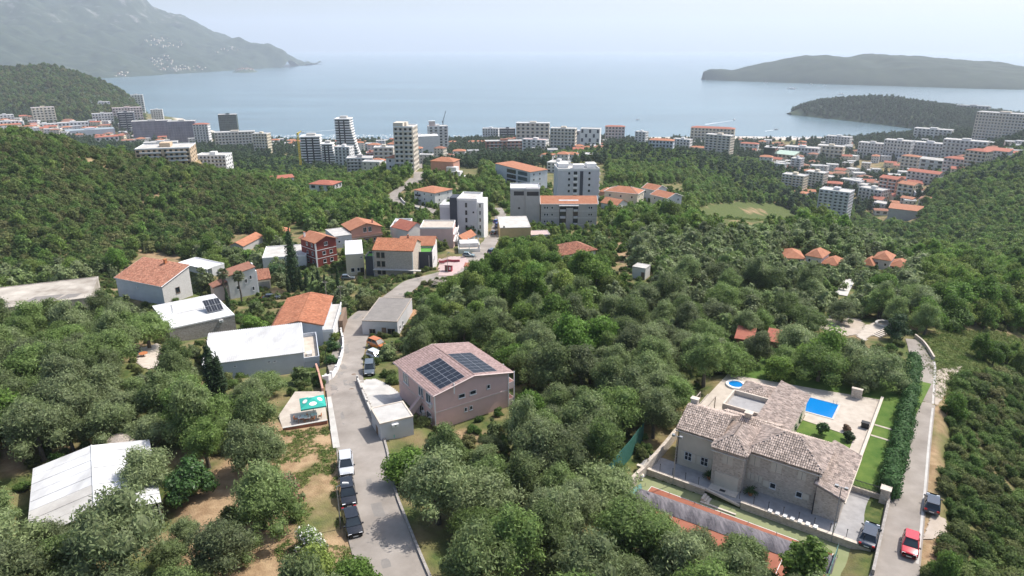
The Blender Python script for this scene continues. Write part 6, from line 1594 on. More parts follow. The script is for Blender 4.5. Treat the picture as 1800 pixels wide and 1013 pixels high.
# parasols on the beach, too many to count
mb = MB(); r = np.random.default_rng(15)
for k in range(900):
    u = r.choice([r.uniform(420, 860), r.uniform(1280, 1480)]); vv = r.uniform(242, 247); p = G(u, vv)
    if not .2 < p[2] < 5: p[2] = max(.6, min(p[2], 3))
    mb.tube((p[0], p[1], p[2] + 1.9), (p[0], p[1], p[2] + 2.5), 1.7, .1, 6, int(r.random() < .3), cap=False)
tag(mb.obj('beach_parasols', [M['cloth_white'], M['rose']]), 'rows of pale parasols along the town beach', None, None, 'stuff')
# ---------------------------------------------------------------- the ground itself, with every plot levelled
flatten_road(road_line, 5.8); flatten_road(lane_line, 4.3)
sand = np.where((GZ < 3.0) & (GZ > -3), 1.0, 0.0)
bm_ = MB()
V = np.stack([GX, GY, GZ], -1).reshape(-1, 3)
idx = np.arange(NA * NB).reshape(NA, NB)
Fq = np.stack([idx[:-1, :-1], idx[1:, :-1], idx[1:, 1:], idx[:-1, 1:]], -1).reshape(-1, 4)
keep = (GZ[:-1, :-1].reshape(-1) > -9.5)
me = bpy.data.meshes.new('ground'); me.from_pydata(V.tolist(), [], Fq.tolist())
a = me.attributes.new('cover', 'FLOAT', 'POINT'); a.data.foreach_set('value', cover.reshape(-1).astype(np.float32))
a = me.attributes.new('sand', 'FLOAT', 'POINT'); a.data.foreach_set('value', sand.reshape(-1).astype(np.float32))
me.polygons.foreach_set('use_smooth', [True] * len(Fq)); me.materials.append(M['ground']); me.update()
tag(link('ground', me), None, None, None, 'structure')

# ---------------------------------------------------------------- roads
structure('road', ribbon(road_line, road_w, .12), M['asphalt'])
structure('lane', ribbon(lane_line, lane_w, .12), M['asphalt'])
structure('back_road', ribbon(back_line, 6.0, .25), M['asphalt'])
# ================================================================ trees
PROTO = {}
def protos():
    r = np.random.default_rng(21)
    for i in range(7):
        rad = r.uniform(2.5, 3.3); h = r.uniform(4.6, 6.2)
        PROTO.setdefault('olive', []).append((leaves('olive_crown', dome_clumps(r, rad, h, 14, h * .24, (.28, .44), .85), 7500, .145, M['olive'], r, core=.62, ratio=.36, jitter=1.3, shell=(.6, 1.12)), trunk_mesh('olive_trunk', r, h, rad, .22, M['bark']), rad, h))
    for i in range(6):
        rad = r.uniform(2.3, 3.3); h = r.uniform(5.2, 7.6)
        PROTO.setdefault('broad', []).append((leaves('broad_crown', dome_clumps(r, rad, h, 13, h * .16, (.3, .46), .9), 5200, .18, M['broad'], r, core=.62, ratio=.6, jitter=1.2, shell=(.6, 1.12)), trunk_mesh('broad_trunk', r, h, rad, .18, M['bark']), rad, h))
    for i in range(5):
        rad = r.uniform(1.5, 2.0); h = r.uniform(1.8, 2.7)
        PROTO.setdefault('bush', []).append((leaves('bush_crown', dome_clumps(r, rad, h, 8, 0.0, (.3, .5), .9), 1500, .15, M['scrub'], r, ratio=.55, jitter=.9, shell=(.6, 1.12)), None, rad, h))
    for kind, mt, n in (('far_scrub', 'scrub', 4), ('far_broad', 'broad', 4), ('far_olive', 'olive', 3), ('far_pine', 'pine', 3)):
        for i in range(n):
            rad = r.uniform(2.6, 3.4); h = r.uniform(4.6, 6.4) if kind != 'far_pine' else r.uniform(6, 9)
            if kind == 'far_scrub': h *= .75
            PROTO.setdefault(kind, []).append((leaves(kind + '_crown', dome_clumps(r, rad, h, 8, 0.0, (.32, .5), .9), 650, .36, M[mt], r, ratio=.6, jitter=.9, shell=(.65, 1.12)), None, rad, h))
    for i in range(3):
        h = r.uniform(7.5, 9.5); cl = []
        for k in range(11):
            t = k / 10; rr = .75 * math.sin(math.pi * min(1, .12 + t * .88)) ** .7 * (1.05 - .35 * t) + .08
            cl.append(((r.uniform(-.08, .08), r.uniform(-.08, .08), .5 + t * (h - .8)), (rr, rr, h * .075)))
        PROTO.setdefault('cypress', []).append((leaves('cypress_crown', cl, 1600, .17, M['cypress'], r, ratio=.35, droop=-1.6, jitter=.6), MB().tube((0, 0, -.5), (0, 0, h * .5), .14, .07).mesh('cypress_trunk', M['bark']), .8, h))
protos()
COUNT = {}
def tree(kind, label, cat, x, y, s=1.0, group=None, rot=None, i=None, name=None, sz=None, z=None):
    P_ = PROTO[kind]; k = COUNT.get(kind, 0); COUNT[kind] = k + 1
    crown, trunk, rad, h = P_[(k if i is None else i) % len(P_)]
    o = thing(name or kind + '_tree', label, cat, (x, y, float(hgt(x, y)) if z is None else z), rng.uniform(0, 6.28) if rot is None else rot, group)
    o.scale = (s * rng.uniform(.85, 1.18), s * rng.uniform(.85, 1.18), s * (sz or rng.uniform(.85, 1.22))); link('crown', crown, o)
    if trunk: link('trunk', trunk, o)
    return o
CLEAR = '''1330 935|1540 970|1540 1013|1440 1013|1345 985
362 588|402 588|402 700|362 700
424 550|474 545|474 578|428 580
508 388|530 388|532 505|508 505
560 1013|590 960|600 930|588 790|578 700|576 660|600 590|612 548|690 520|715 503|740 496|790 478|815 466|845 425|878 385|892 400|872 440|832 470|790 494|735 515|728 545|708 590|660 600|662 640|640 672|660 730|672 790|684 900|708 1013
700 634|760 606|830 598|897 650|894 716|850 732|770 742|735 730|728 700|700 690
652 714|712 700|732 735|724 772|674 792
1180 772|1200 712|1268 655|1340 662|1540 690|1600 640|1645 640|1640 700|1605 1013|1545 1013|1540 975|1470 978|1290 925|1130 866|1085 893|1072 870|1120 822|1150 792
118 845|140 806|176 780|238 778|268 862|268 882|190 892|140 895|90 915|80 900
0 515|70 496|195 482|206 508|150 528|0 545
200 490|250 438|325 450|335 520|385 512|420 555|420 596|300 590|280 560|210 515
352 598|470 573|470 520|580 515|604 560|604 600|566 650|540 640|500 636|400 650|358 642
385 472|450 460|478 490|474 520|440 530|400 530
444 430|540 425|590 400|600 388|660 380|760 345|770 342|852 342|852 430|800 490|640 495|600 490|540 465
866 285|960 283|1062 280|1062 402|935 428|878 428|878 398|890 330
1050 320|1200 320|1202 366|1150 358|1050 362
972 420|1005 415|1052 437|1048 450|985 453
1106 462|1142 466|1142 494|1108 494
1225 360|1300 352|1380 360|1405 382|1330 390|1240 384
1376 436|1415 438|1474 452|1472 466|1380 454
1508 456|1530 445|1592 460|1590 470|1510 470
680 365|688 340|730 305|732 285|748 285|746 310|716 336|712 358|748 370
724 325|794 325|794 356|740 364|728 356
1420 562|1490 554|1560 556|1582 572|1560 605|1500 592|1430 578
1592 590|1612 586|1650 640|1662 680|1640 900|1664 930|1600 1013|1545 1013|1600 700
1292 583|1320 583|1320 595|1292 595
1347 585|1370 585|1370 600|1347 600
488 704|575 650|582 748|500 757|488 742
236 604|284 598|276 656|236 648
480 768|560 750|602 780|602 930|575 965|540 880|508 812
300 872|388 800|420 800|410 880|350 930|300 920
440 960|540 960|560 1013|440 1013
0 790|36 770|30 850|0 850
1075 405|1104 402|1098 470|1084 470
1478 490|1500 488|1496 520|1472 520
755 270|840 270|842 318|800 318|757 300
535 400|595 400|595 462|535 462
408 408|464 408|464 430|428 436|410 428'''
CLEARP = [[tuple(map(float, q.split())) for q in ln.split('|')] for ln in CLEAR.split('\n')]
def in_clear(x, y, z, rad, h):
    """does a crown standing here cover something the photograph shows uncovered?"""
    hit = np.zeros(np.shape(x), bool)
    for fz, fr in ((.98, 0), (.6, 0), (.55, .85), (.55, -.85), (.3, 0), (.85, .5), (.85, -.5), (.95, .25), (.95, -.25)):
        u, v, f = pix(x + fr * rad, y, z + h * fz)
        for P in CLEARP:
            lo = np.min(P, 0); hi = np.max(P, 0); m = (u > lo[0]) & (u < hi[0]) & (v > lo[1]) & (v < hi[1]) & ~hit
            if m.any(): hit[m] |= poly_dist(u[m], v[m], P) < 0
    return hit
def blocked(x, y, pad_=1.2):
    b = np.zeros(np.shape(x), bool)
    for P, m in EXCL:
        c = np.mean(P, 0); rr = np.max(np.hypot(*(np.array(P) - c).T)) + m + pad_ + 1
        k = (np.hypot(x - c[0], y - c[1]) < rr) & ~b
        if k.any(): b[k] |= poly_dist(x[k], y[k], P) < m + pad_
    b |= line_dist(x, y, [tuple(p) for p in road_line[::4]]) < 3.5 + pad_ * .3
    b |= line_dist(x, y, [tuple(p) for p in lane_line[::4]]) < 3.0 + pad_ * .5
    b |= line_dist(x, y, [tuple(p) for p in back_line[::3]]) < 3.6 + pad_ * .5
    return b
def scatter(s, ymin, ymax, amax=1.0, seed=1, jit=.42):
    """jittered grid of ground points"""
    r = np.random.default_rng(seed)
    X, Y = np.meshgrid(np.arange(-amax * ymax, amax * ymax, s), np.arange(ymin, ymax, s), indexing='ij')
    X = X + r.uniform(-jit, jit, X.shape) * s; Y = Y + r.uniform(-jit, jit, Y.shape) * s
    k = (np.abs(X) < amax * Y + 12) & (Y > ymin); X = X[k]; Y = Y[k]; return X, Y, hgt(X, Y), r
def zone(u, v, s): return poly_dist(u, v, [tuple(map(float, q.split())) for q in s.split('|')]) < 0
def value_noise(x, y, sc_, seed):
    r = np.random.default_rng(seed); T = r.random((64, 64)); a = x / sc_; b = y / sc_; i = np.floor(a).astype(int); j = np.floor(b).astype(int); s = a - i; t = b - j; s = s * s * (3 - 2 * s); t = t * t * (3 - 2 * t)
    g = lambda p, q: T[p % 64, q % 64]
    return g(i, j) * (1 - s) * (1 - t) + g(i + 1, j) * s * (1 - t) + g(i, j + 1) * (1 - s) * t + g(i + 1, j + 1) * s * t
LEFT_HILL = '-400 150|0 228|150 262|300 290|390 302|480 338|540 372|500 398|420 425|330 462|200 480|0 492|-400 520'
RIGHT_SCRUB = '1632 1100|1640 940|1628 900|1638 780|1650 690|1690 650|1730 610|1800 590|2300 560|2300 1100'
BRIGHT_WOOD = '735 515|830 470|905 430|985 452|1000 462|1050 445|1085 470|1108 500|1090 520|980 520|860 545|760 545'
RIGHT_SLOPE = '1560 470|1600 430|1700 470|1900 480|2300 560|1730 610|1650 600|1590 560'
GRASSY = '1612 600|1650 580|1800 585|1900 620|1800 650|1700 665|1650 700|1628 640'
# --- near and middle trees, one object each
X, Y, Z, r = scatter(5.0, 38, 330, .95, 11)
U, Vv, Fz = pix(X, Y, Z)
ok = (U > -160) & (U < 1960) & (Vv < 1160) & ~blocked(X, Y, .8)
ok &= ~zone(U, Vv, LEFT_HILL) & ~zone(U, Vv, RIGHT_SCRUB) & ~zone(U, Vv, GRASSY)
ok &= ~(poly_dist(X, Y, [vw(*q) for q in ((-3.6, -13.6), (-3.6, 12), (-3.2, 31), (20, 36), (25, 37), (27, -13.6))]) < 0)
X, Y, Z, U, Vv, Fz = [q[ok] for q in (X, Y, Z, U, Vv, Fz)]
wood = zone(U, Vv, BRIGHT_WOOD) | zone(U, Vv, RIGHT_SLOPE)
far_mix = np.clip((Y - 190) / 100, 0, 1)
nv = value_noise(X, Y, 24, 3)
ptype = np.where(U < 600, .10, .30); ptype = np.where(wood, .92, ptype); ptype = np.maximum(ptype, far_mix * .85); ptype = np.where((U > 1100) & (U < 1620) & (Vv > 420) & (Vv < 660), .12, ptype)
isb = (r.random(len(X)) * .6 + nv * .4) < ptype * .95 + .02
S = r.uniform(.8, 1.38, len(X)); S = np.where((U < 620) & (Y < 130), S * 1.02, S)
hit = in_clear(X, Y, Z, 2.8 * S, 5.6 * S)
# a smaller plant still fits where a full crown would cover something
S2 = np.where(hit, S * .5, S); hit2 = in_clear(X, Y, Z, 2.6 * S2, 5.2 * S2); keep = ~hit2
X, Y, Z, U, Vv, isb, S, hit = [q[keep] for q in (X, Y, Z, U, Vv, isb, S2, hit)]
order = np.argsort(Y / (S + .2)); no = nb_ = 0; restO = []; restB = []
for k in order:
    x, y, s = float(X[k]), float(Y[k]), float(S[k])
    if U[k] < 640: g_ = 'beside the hamlet houses and lane' if Vv[k] < 700 else 'in the dry grove by the white shed'
    elif U[k] < 1260 or Vv[k] > 860: g_ = 'in the dense grove between road and villa'
    else: g_ = 'in the grove behind the villa pool' if Vv[k] > 520 else 'on the wooded slope round the lodges'
    if Y[k] > 185 and U[k] >= 640: g_ = 'on the wooded rise above the bungalow' if U[k] < 1330 else 'on the wooded slope round the lodges'
    if not isb[k]:
        if no < 300: tree('olive', 'grey green olive tree with rounded crown ' + g_, 'tree', x, y, s, 'olive trees ' + g_); no += 1
        else: restO.append((x, y, s))
    else:
        if nb_ < 290: tree('broad', 'leafy bright green tree ' + g_, 'tree', x, y, s, 'leafy trees ' + g_, name='leafy_tree'); nb_ += 1
        else: restB.append((x, y, s))
# --- what nobody could count: woodland, scrub, undergrowth (instanced)
def stuff(name, label, pts, kind, smin=.8, smax=1.2, seed=1, zfun=None, flat=1.0):
    pts = np.array(pts, float); n = len(pts); r = np.random.default_rng(seed)
    z = hgt(pts[:, 0], pts[:, 1]) if zfun is None else zfun
    s = r.uniform(smin, smax, n) * (pts[:, 2] if pts.shape[1] > 2 else 1)
    me = bpy.data.meshes.new(name); me.from_pydata(np.stack([pts[:, 0], pts[:, 1], z - .15 * s], 1).tolist(), [], [])
    def att(nm, ty, arr, f='value'):
        a = me.attributes.new(nm, ty, 'POINT'); a.data.foreach_set(f, np.ascontiguousarray(arr).ravel())
    att('rot', 'FLOAT_VECTOR', np.stack([r.uniform(-.08, .08, n), r.uniform(-.08, .08, n), r.uniform(0, 6.28, n)], 1).astype(np.float32), 'vector')
    att('scl', 'FLOAT_VECTOR', np.stack([s, s, s * flat * r.uniform(.85, 1.15, n)], 1).astype(np.float32), 'vector')
    att('pick', 'INT', r.integers(0, len(PROTO[kind]), n).astype(np.int32))
    o = link(name, me); tag(o, label, None, None, 'stuff')
    ck = 'proto_' + kind
    if ck not in CACHE:
        c = bpy.data.collections.new(ck)
        for q in PROTO[kind]: c.objects.link(bpy.data.objects.new(kind, q[0]))
        CACHE[ck] = c
    ng = bpy.data.node_groups.new(name, 'GeometryNodeTree'); ng.interface.new_socket('Geometry', in_out='INPUT', socket_type='NodeSocketGeometry'); ng.interface.new_socket('Geometry', in_out='OUTPUT', socket_type='NodeSocketGeometry')
    N = ng.nodes; L = ng.links; gi = N.new('NodeGroupInput'); go = N.new('NodeGroupOutput'); ip = N.new('GeometryNodeInstanceOnPoints'); ci = N.new('GeometryNodeCollectionInfo')
    ci.inputs['Collection'].default_value = CACHE[ck]; ci.inputs['Separate Children'].default_value = True; ci.inputs['Reset Children'].default_value = True
    def na(nm, ty):
        a = N.new('GeometryNodeInputNamedAttribute'); a.data_type = ty; a.inputs['Name'].default_value = nm; return a.outputs['Attribute']
    L.new(gi.outputs[0], ip.inputs['Points']); L.new(ci.outputs[0], ip.inputs['Instance']); ip.inputs['Pick Instance'].default_value = True
    L.new(na('pick', 'INT'), ip.inputs['Instance Index']); L.new(na('rot', 'FLOAT_VECTOR'), ip.inputs['Rotation']); L.new(na('scl', 'FLOAT_VECTOR'), ip.inputs['Scale']); L.new(ip.outputs[0], go.inputs[0])
    md = o.modifiers.new('scatter', 'NODES'); md.node_group = ng
    return o
if restO: stuff('olive_grove', 'further olive trees merging into one grey green grove', restO, 'far_olive', .95, 1.05, 3)
if restB: stuff('mixed_woodland', 'further leafy trees merging into one green wood', restB, 'far_broad', 1.0, 1.15, 4)
# scrub of the valley side
X, Y, Z, r = scatter(2.9, 150, 520, .98, 31); U, Vv, Fz = pix(X, Y, Z)
ok = zone(U, Vv, LEFT_HILL) & (value_noise(X, Y, 7, 8) + .35 * value_noise(X, Y, 30, 9) > .30) & ~blocked(X, Y, .5) & ~in_clear(X, Y, Z, 1.6, 2.6)
stuff('hillside_scrub', 'dense dark green maquis scrub covering the valley side', np.stack([X[ok], Y[ok], .45 + .75 * value_noise(X[ok], Y[ok], 9, 21) ** 1.4], 1), 'far_scrub', .75, 1.25, 5)
ok = ok & (r.random(len(X)) < .10) & (value_noise(X, Y, 18, 12) > .45)
stuff('hillside_trees', 'taller leafy trees dotted through the valley side scrub', np.stack([X[ok], Y[ok]], 1), 'far_broad', .7, 1.15, 15)
# scrub along the lane
X, Y, Z, r = scatter(1.75, 36, 175, .99, 32); U, Vv, Fz = pix(X, Y, Z)
ok = zone(U, Vv, RIGHT_SCRUB) & ~blocked(X, Y, .2) & (value_noise(X, Y, 5, 6) > .12) & ~zone(U, Vv, GRASSY) & ~zone(U, Vv, '1620 945|1640 880|1690 930|1640 960') & ~in_clear(X, Y, Z, 1.2, 1.8)
stuff('lane_scrub', 'low tangled green brown scrub on the slope beside the lane', np.stack([X[ok], Y[ok], np.where(value_noise(X[ok], Y[ok], 11, 4) > .55, 1.05, .75)], 1), 'bush', .7, 1.2, 6)
ok2 = zone(U, Vv, RIGHT_SCRUB) & (value_noise(X, Y, 14, 14) > .68) & (r.random(len(X)) < .13) & ~blocked(X, Y, 2)
for x, y in list(zip(X[ok2], Y[ok2]))[:30]: tree('broad', 'rounded green tree rising from the scrub beside the lane', 'tree', float(x), float(y), .62, 'trees in the lane side scrub', name='leafy_tree')
# undergrowth in the groves
X, Y, Z, r = scatter(2.3, 38, 210, .95, 33); U, Vv, Fz = pix(X, Y, Z)
ok = (U > -50) & (U < 1850) & ~zone(U, Vv, LEFT_HILL) & ~zone(U, Vv, GRASSY) & ~zone(U, Vv, RIGHT_SCRUB) & ~blocked(X, Y, .3) & (value_noise(X, Y, 8, 5) > np.where(U < 620, .62, .3)) & ~in_clear(X, Y, Z, .9, 1.3)
ok &= ~(poly_dist(X, Y, [vw(*q) for q in ((-3.6, -13.6), (-3.6, 12), (-3.2, 31), (20, 36), (25, 37), (27, -13.6))]) < 0)
stuff('undergrowth', 'green undergrowth between the grove trees', np.stack([X[ok], Y[ok]], 1), 'bush', .35, .75, 7)
X, Y, Z, r = scatter(1.6, 60, 260, .8, 38); U, Vv, Fz = pix(X, Y, Z)
ok = (U > -50) & (U < 1250) & (Vv < 760) & ~blocked(X, Y, -.2) & (value_noise(X, Y, 6, 15) > .42) & ~zone(U, Vv, LEFT_HILL) & ~zone(U, Vv, '470 700|590 690|605 1013|470 1013') & ~zone(U, Vv, '240 600|290 600|285 660|240 655') & ~zone(U, Vv, '640 660|730 655|730 740|650 745')
ok &= (in_clear(X, Y, Z, .8, 1.2)) & ~zone(U, Vv, '765 448|905 380|900 430|800 492')
stuff('garden_shrubs', 'low garden shrubs and rough growth round the hamlet houses', np.stack([X[ok], Y[ok]], 1), 'bush', .28, .62, 16)
X, Y, Z, r = scatter(3.4, 200, 440, .8, 39); U, Vv, Fz = pix(X, Y, Z)
ok = (U > 600) & (U < 1260) & ~blocked(X, Y, .4) & (value_noise(X, Y, 12, 16) > .3) & in_clear(X, Y, Z, 1.6, 3) & ~zone(U, Vv, '1210 366|1260 356|1320 352|1390 360|1412 384|1350 390|1280 387|1230 385') & ~zone(U, Vv, '765 448|905 380|900 430|800 492')
stuff('slope_shrubs', 'bushy green growth round the blocks above the hamlet', np.stack([X[ok], Y[ok]], 1), 'far_broad', .35, .62, 17)
# far woods down to the town
X, Y, Z, r = scatter(5.2, 325, 900, .95, 34); U, Vv, Fz = pix(X, Y, Z)
ok = ~blocked(X, Y, 1.5) & ~zone(U, Vv, LEFT_HILL) & ~in_clear(X, Y, Z, 2.6, 5) & ~zone(U, Vv, '1380 290|1480 270|1650 300|1610 400|1540 395|1470 350|1400 335') & ~zone(U, Vv, '330 262|480 262|480 285|350 300')
stuff('hill_woods', 'continuous green woods between the hamlet and the town', np.stack([X[ok], Y[ok]], 1), 'far_broad', .85, 1.35, 8)
X, Y, Z, r = scatter(10, 600, 1600, .95, 35); U, Vv, Fz = pix(X, Y, Z)
ok = ~blocked(X, Y, 1.0) & (Z > 5) & (value_noise(X, Y, 60, 3) > .3)
stuff('town_trees', 'scattered tree tops between the town buildings', np.stack([X[ok], Y[ok]], 1), 'far_pine', .9, 1.5, 9)
# pines of the peninsula and the green hill
for nm, lab, fn, x0, x1, y0, y1, s, k, sm in (('peninsula_pines', 'dark pine wood covering the peninsula', h_pen, 850, 1900, 1400, 2350, 11, 'far_pine', 1.5), ('hill_maquis', 'dark maquis covering the hill above the bay', h_hill, -2100, -880, 1252, 2450, 13, 'far_scrub', 1.8)):
    r = np.random.default_rng(5); P = []; ZZ = []
    for x in np.arange(x0, x1, s):
        for y in np.arange(y0, y1, s):
            xx = x + r.uniform(-5, 5); yy = y + r.uniform(-5, 5); z = fn(xx, yy)
            if z > 1.5 and abs(xx) < .95 * yy: P.append((xx, yy)); ZZ.append(z)
    stuff(nm, lab, P, k, sm * .8, sm * 1.25, 11, np.array(ZZ))
# --- single trees the photograph shows
def Tpx(kind, u, v, s, label, cat='tree', **kw):
    p = G(u, v); return tree(kind, label, cat, p[0], p[1], s, **kw)
Tpx('cypress', 518, 512, 1.9, 'tallest dark cypress standing above the parked cars', name='cypress_tree', i=0).scale = (2.5, 2.5, 2.0); Tpx('cypress', 530, 512, .8, 'slim cypress just beside the tallest one', name='cypress_tree')
Tpx('cypress', 378, 702, .78, 'dark cypress before the white ribbed roof', name='cypress_tree').scale = (1.7, 1.7, 1.25); Tpx('cypress', 392, 702, .52, 'short cypress paired with a taller one before white roof', name='cypress_tree').scale = (1.2, 1.2, .85)
Tpx('cypress', 403, 553, .72, 'stout cypress between stone house and palms', name='cypress_tree')
for i, (u, v, s) in enumerate(((553, 520, .85), (562, 520, .9), (573, 520, .75), (540, 516, .85), (596, 522, .8), (586, 516, .7), (508, 516, .8))): Tpx('cypress', u, v, s, 'small cypress in the row behind the orange roofed house', name='cypress_tree', group='cypress row behind the orange roof')
for i, (u, v, s) in enumerate(((891, 292, 1.0), (897, 292, 1.0), (936, 298, 1.2), (946, 300, .9), (954, 300, .95), (960, 300, 1.0), (922, 290, .9))): Tpx('cypress', u, v, s, 'slender cypress in the line above the slope roofed block', name='cypress_tree', group='cypresses above the slope roofed block')
Tpx('cypress', 559, 672, .3, 'very small cypress by the roadside gate', name='cypress_tree'); Tpx('cypress', 577, 665, .35, 'little cypress beside the white road wall', name='cypress_tree')
# dense laurel beside the shed, lime green tree, oleanders
p = G(338, 872); blob_tree('laurel_tree', 'dense dark green laurel beside the white shed roof', 'tree', tuple(p), 2.9, 4.6, 4200, .2, M['dark_leaf'], 31, z0=.2)
p = G(448, 590); blob_tree('lime_tree', 'vivid yellow green tree beside the orange roofed house', 'tree', tuple(p), 2.7, 4.6, 2600, .2, M['lime'], 32, z0=.4)
p = G(490, 498); blob_tree('garden_tree', 'broad dark green tree behind the garage', 'tree', tuple(p), 3.4, 6.6, 3600, .22, M['dark_leaf'], 33, z0=.6)
p = G(545, 965); blob_tree('white_oleander', 'oleander bush covered in white flowers in the dry field', 'shrub', tuple(p), 1.7, 2.6, 2400, .12, [M['olive'], M['flower_white']], 34, z0=.1, flowers=.30)
p = G(505, 880); blob_tree('pink_oleander', 'oleander with dull pink flowers at the dry field edge', 'shrub', tuple(p), 1.9, 3.0, 2400, .13, [M['olive'], M['flower_pink']], 35, z0=.1, flowers=.25)
p = G(470, 700); blob_tree('flowering_shrub', 'reddish flowering shrub under the white ribbed roof', 'shrub', tuple(p), 1.4, 2.0, 1000, .15, [M['lime'], M['flower_pink']], 36, z0=.1, flowers=.2)
p = G(1672, 575); blob_tree('bright_bush', 'large bright green rounded tree beyond the lane end', 'tree', tuple(p), 5.2, 5.5, 5200, .26, M['broad'], 37, z0=.1)
p = G(1572, 598); blob_tree('dark_tree', 'dark conical evergreen beside the round stone seat', 'tree', tuple(p), 2.6, 5.4, 2600, .2, M['cypress'], 38, z0=.2)
p = G(830, 418); blob_tree('garden_tree', 'compact dark green tree in front of the white apartment block', 'tree', tuple(p), 3.4, 6.2, 2200, .24, M['dark_leaf'], 39, z0=.6)
p = G(652, 545); blob_tree('roadside_shrubs', 'dusty green shrub mass filling the road bend', 'shrub', tuple(p), 3.6, 3.4, 3200, .2, M['scrub'], 40, z0=0)
p = G(610, 545); blob_tree('roadside_shrub', 'rounded olive green shrub beside the road bend mass', 'shrub', tuple(p), 2.6, 3.2, 2200, .2, M['scrub'], 41, z0=0)
# trees in front of the court
for u, v, s, k in ((1160, 1000, 1.0, 'olive'), (1220, 1030, 1.05, 'olive'), (1300, 1040, 1.1, 'olive'), (1110, 990, 1.0, 'olive'), (1265, 1075, 1.0, 'olive')):
    Tpx(k, u, v, s, 'olive tree standing against the near side of the tennis court', group='olives along the tennis court')
p = G(1405, 1040); blob_tree('fig_tree', 'open branched light green tree overhanging the court netting', 'tree', tuple(p), 2.5, 6.4, 2300, .24, M['broad'], 43, z0=1.6)
for u, v, s in ((560, 1040, .7), (620, 1050, .75), (640, 1062, .6)): Tpx('broad', u, v, s, 'leafy green tree at the roadside edge of the dry field', name='leafy_tree', group='roadside trees by the dry field')
for u, v, s_, lab in ((172, 985, .72, 'olive tree in front of the white shed tarpaulins'), (100, 985, .8, 'slim olive overlapping the old sheets of the white shed'), (272, 880, 1.0, 'tall olive shading the bright end of the shed roof')): Tpx('olive', u, v, s_, lab)
# fan palms
def palm(label, u, v, h):
    p = G(u, v); o = thing('fan_palm', label, 'palm tree', tuple(p)); mb = MB(); q = np.array([0, 0, -.5]); r = np.random.default_rng(int(u))
    for k in range(8): e = np.array([.1 * math.sin(k), .1 * math.cos(k * .7), (k + 1) * h / 8]); mb.tube(q, e, .24 - .008 * k, .23 - .008 * k, 8); q = e
    mb.obj('trunk', M['bark'], o)
    for k in range(34):
        a = 2.4 * k; el = 1.15 - 2.0 * (k / 34); f = MB(); d = np.array([math.cos(a) * math.cos(el), math.sin(a) * math.cos(el), math.sin(el)]); s = np.array([-math.sin(a), math.cos(a), 0]); up = np.cross(d, s)
        b = q + d * .9; f.tube(q, b, .035, .03, 4)
        for j in range(11):
            t = (j - 5) / 5 * 1.35; v_ = d * math.cos(t) + s * math.sin(t); L_ = 1.05 * (1 - .25 * abs(t) / 1.35); n_v = d * -math.sin(t) + s * math.cos(t)
            m1 = b + v_ * L_ * .6; m2 = b + v_ * L_ + np.array([0, 0, -.3]); f.face([b, m1 - n_v * .1, m2, m1 + n_v * .1])
        f.obj('frond', M['palm'], o)
palm('fan palm with shaggy crown before the white courtyard house', 425, 532, 7.2); palm('fan palm next to the veranda house pillar', 398, 530, 7.6)
# grass and weeds in the dry field
X, Y, Z, r = scatter(.55, 40, 95, .75, 36); U, Vv, Fz = pix(X, Y, Z)
ok = zone(U, Vv, '490 1013|470 760|590 750|604 800|604 905|620 1013') & (line_dist(X, Y, [tuple(p) for p in road_line[::4]]) > 3.1) & ~blocked(X, Y, -1.0) & (value_noise(X, Y, 2.6, 4) > .5)
gr_r = np.random.default_rng(2)
for i in range(3): PROTO.setdefault('tuft', []).append((leaves('tuft', [((0, 0, .1), (.38, .38, .22))], 90, .2, M['grass'], gr_r, core=0, ratio=.13, droop=-1.2, shell=(.2, 1)), None, .4, .4))
stuff('weeds', 'tall green and yellow weeds in the dry roadside field', np.stack([X[ok], Y[ok]], 1), 'tuft', .7, 1.6, 12)
X, Y, Z, r = scatter(.8, 90, 150, .95, 37); U, Vv, Fz = pix(X, Y, Z)
ok = zone(U, Vv, GRASSY) & ~blocked(X, Y, -.5)
ok |= zone(U, Vv, GRASSY)
stuff('meadow_grass', 'rough green grass beyond the end of the lane', np.stack([X[ok], Y[ok]], 1), 'tuft', 1.0, 2.2, 13)
X, Y, Z, r = scatter(1.7, 250, 420, .6, 41); U, Vv, Fz = pix(X, Y, Z)
ok = zone(U, Vv, '1212 368|1260 357|1320 353|1385 361|1410 382|1350 389|1280 386|1236 384') & (value_noise(X, Y, 14, 9) > .22) & ~zone(U, Vv, '1300 367|1340 366|1352 374|1315 377')
stuff('hill_meadow_grass', 'bright green grass of the sloping meadow below the white houses', np.stack([X[ok], Y[ok]], 1), 'tuft', 1.6, 3.4, 18)
# ================================================================ vehicles
def car_paint(name, c): return mat(name, c, .25, var=.03, spec=.6)
PAINT = {'silver': car_paint('silver_paint', (.52, .54, .57)), 'black': car_paint('black_paint', (.012, .013, .016)), 'orange': car_paint('orange_paint', (.52, .15, .02)), 'red': car_paint('red_paint', (.48, .012, .03)),
         'grey': car_paint('grey_paint', (.10, .12, .135)), 'white': car_paint('white_car_paint', (.72, .73, .74)), 'navy': car_paint('navy_paint', (.02, .035, .06)), 'blue': car_paint('blue_car_paint', (.015, .06, .28)), 'sage': car_paint('sage_paint', (.16, .22, .22))}
for m_ in PAINT.values():
    m_.node_tree.nodes['Principled BSDF'].inputs['Coat Weight'].default_value = .6
M['lamp_glass'] = mat('lamp_glass', (.75, .76, .78), .15, var=.02, spec=.6); M['tail_red'] = mat('tail_lamp', (.45, .01, .01), .3)
M['plate'] = mat('number_plate', (.75, .75, .72), .5)
CARS = {}
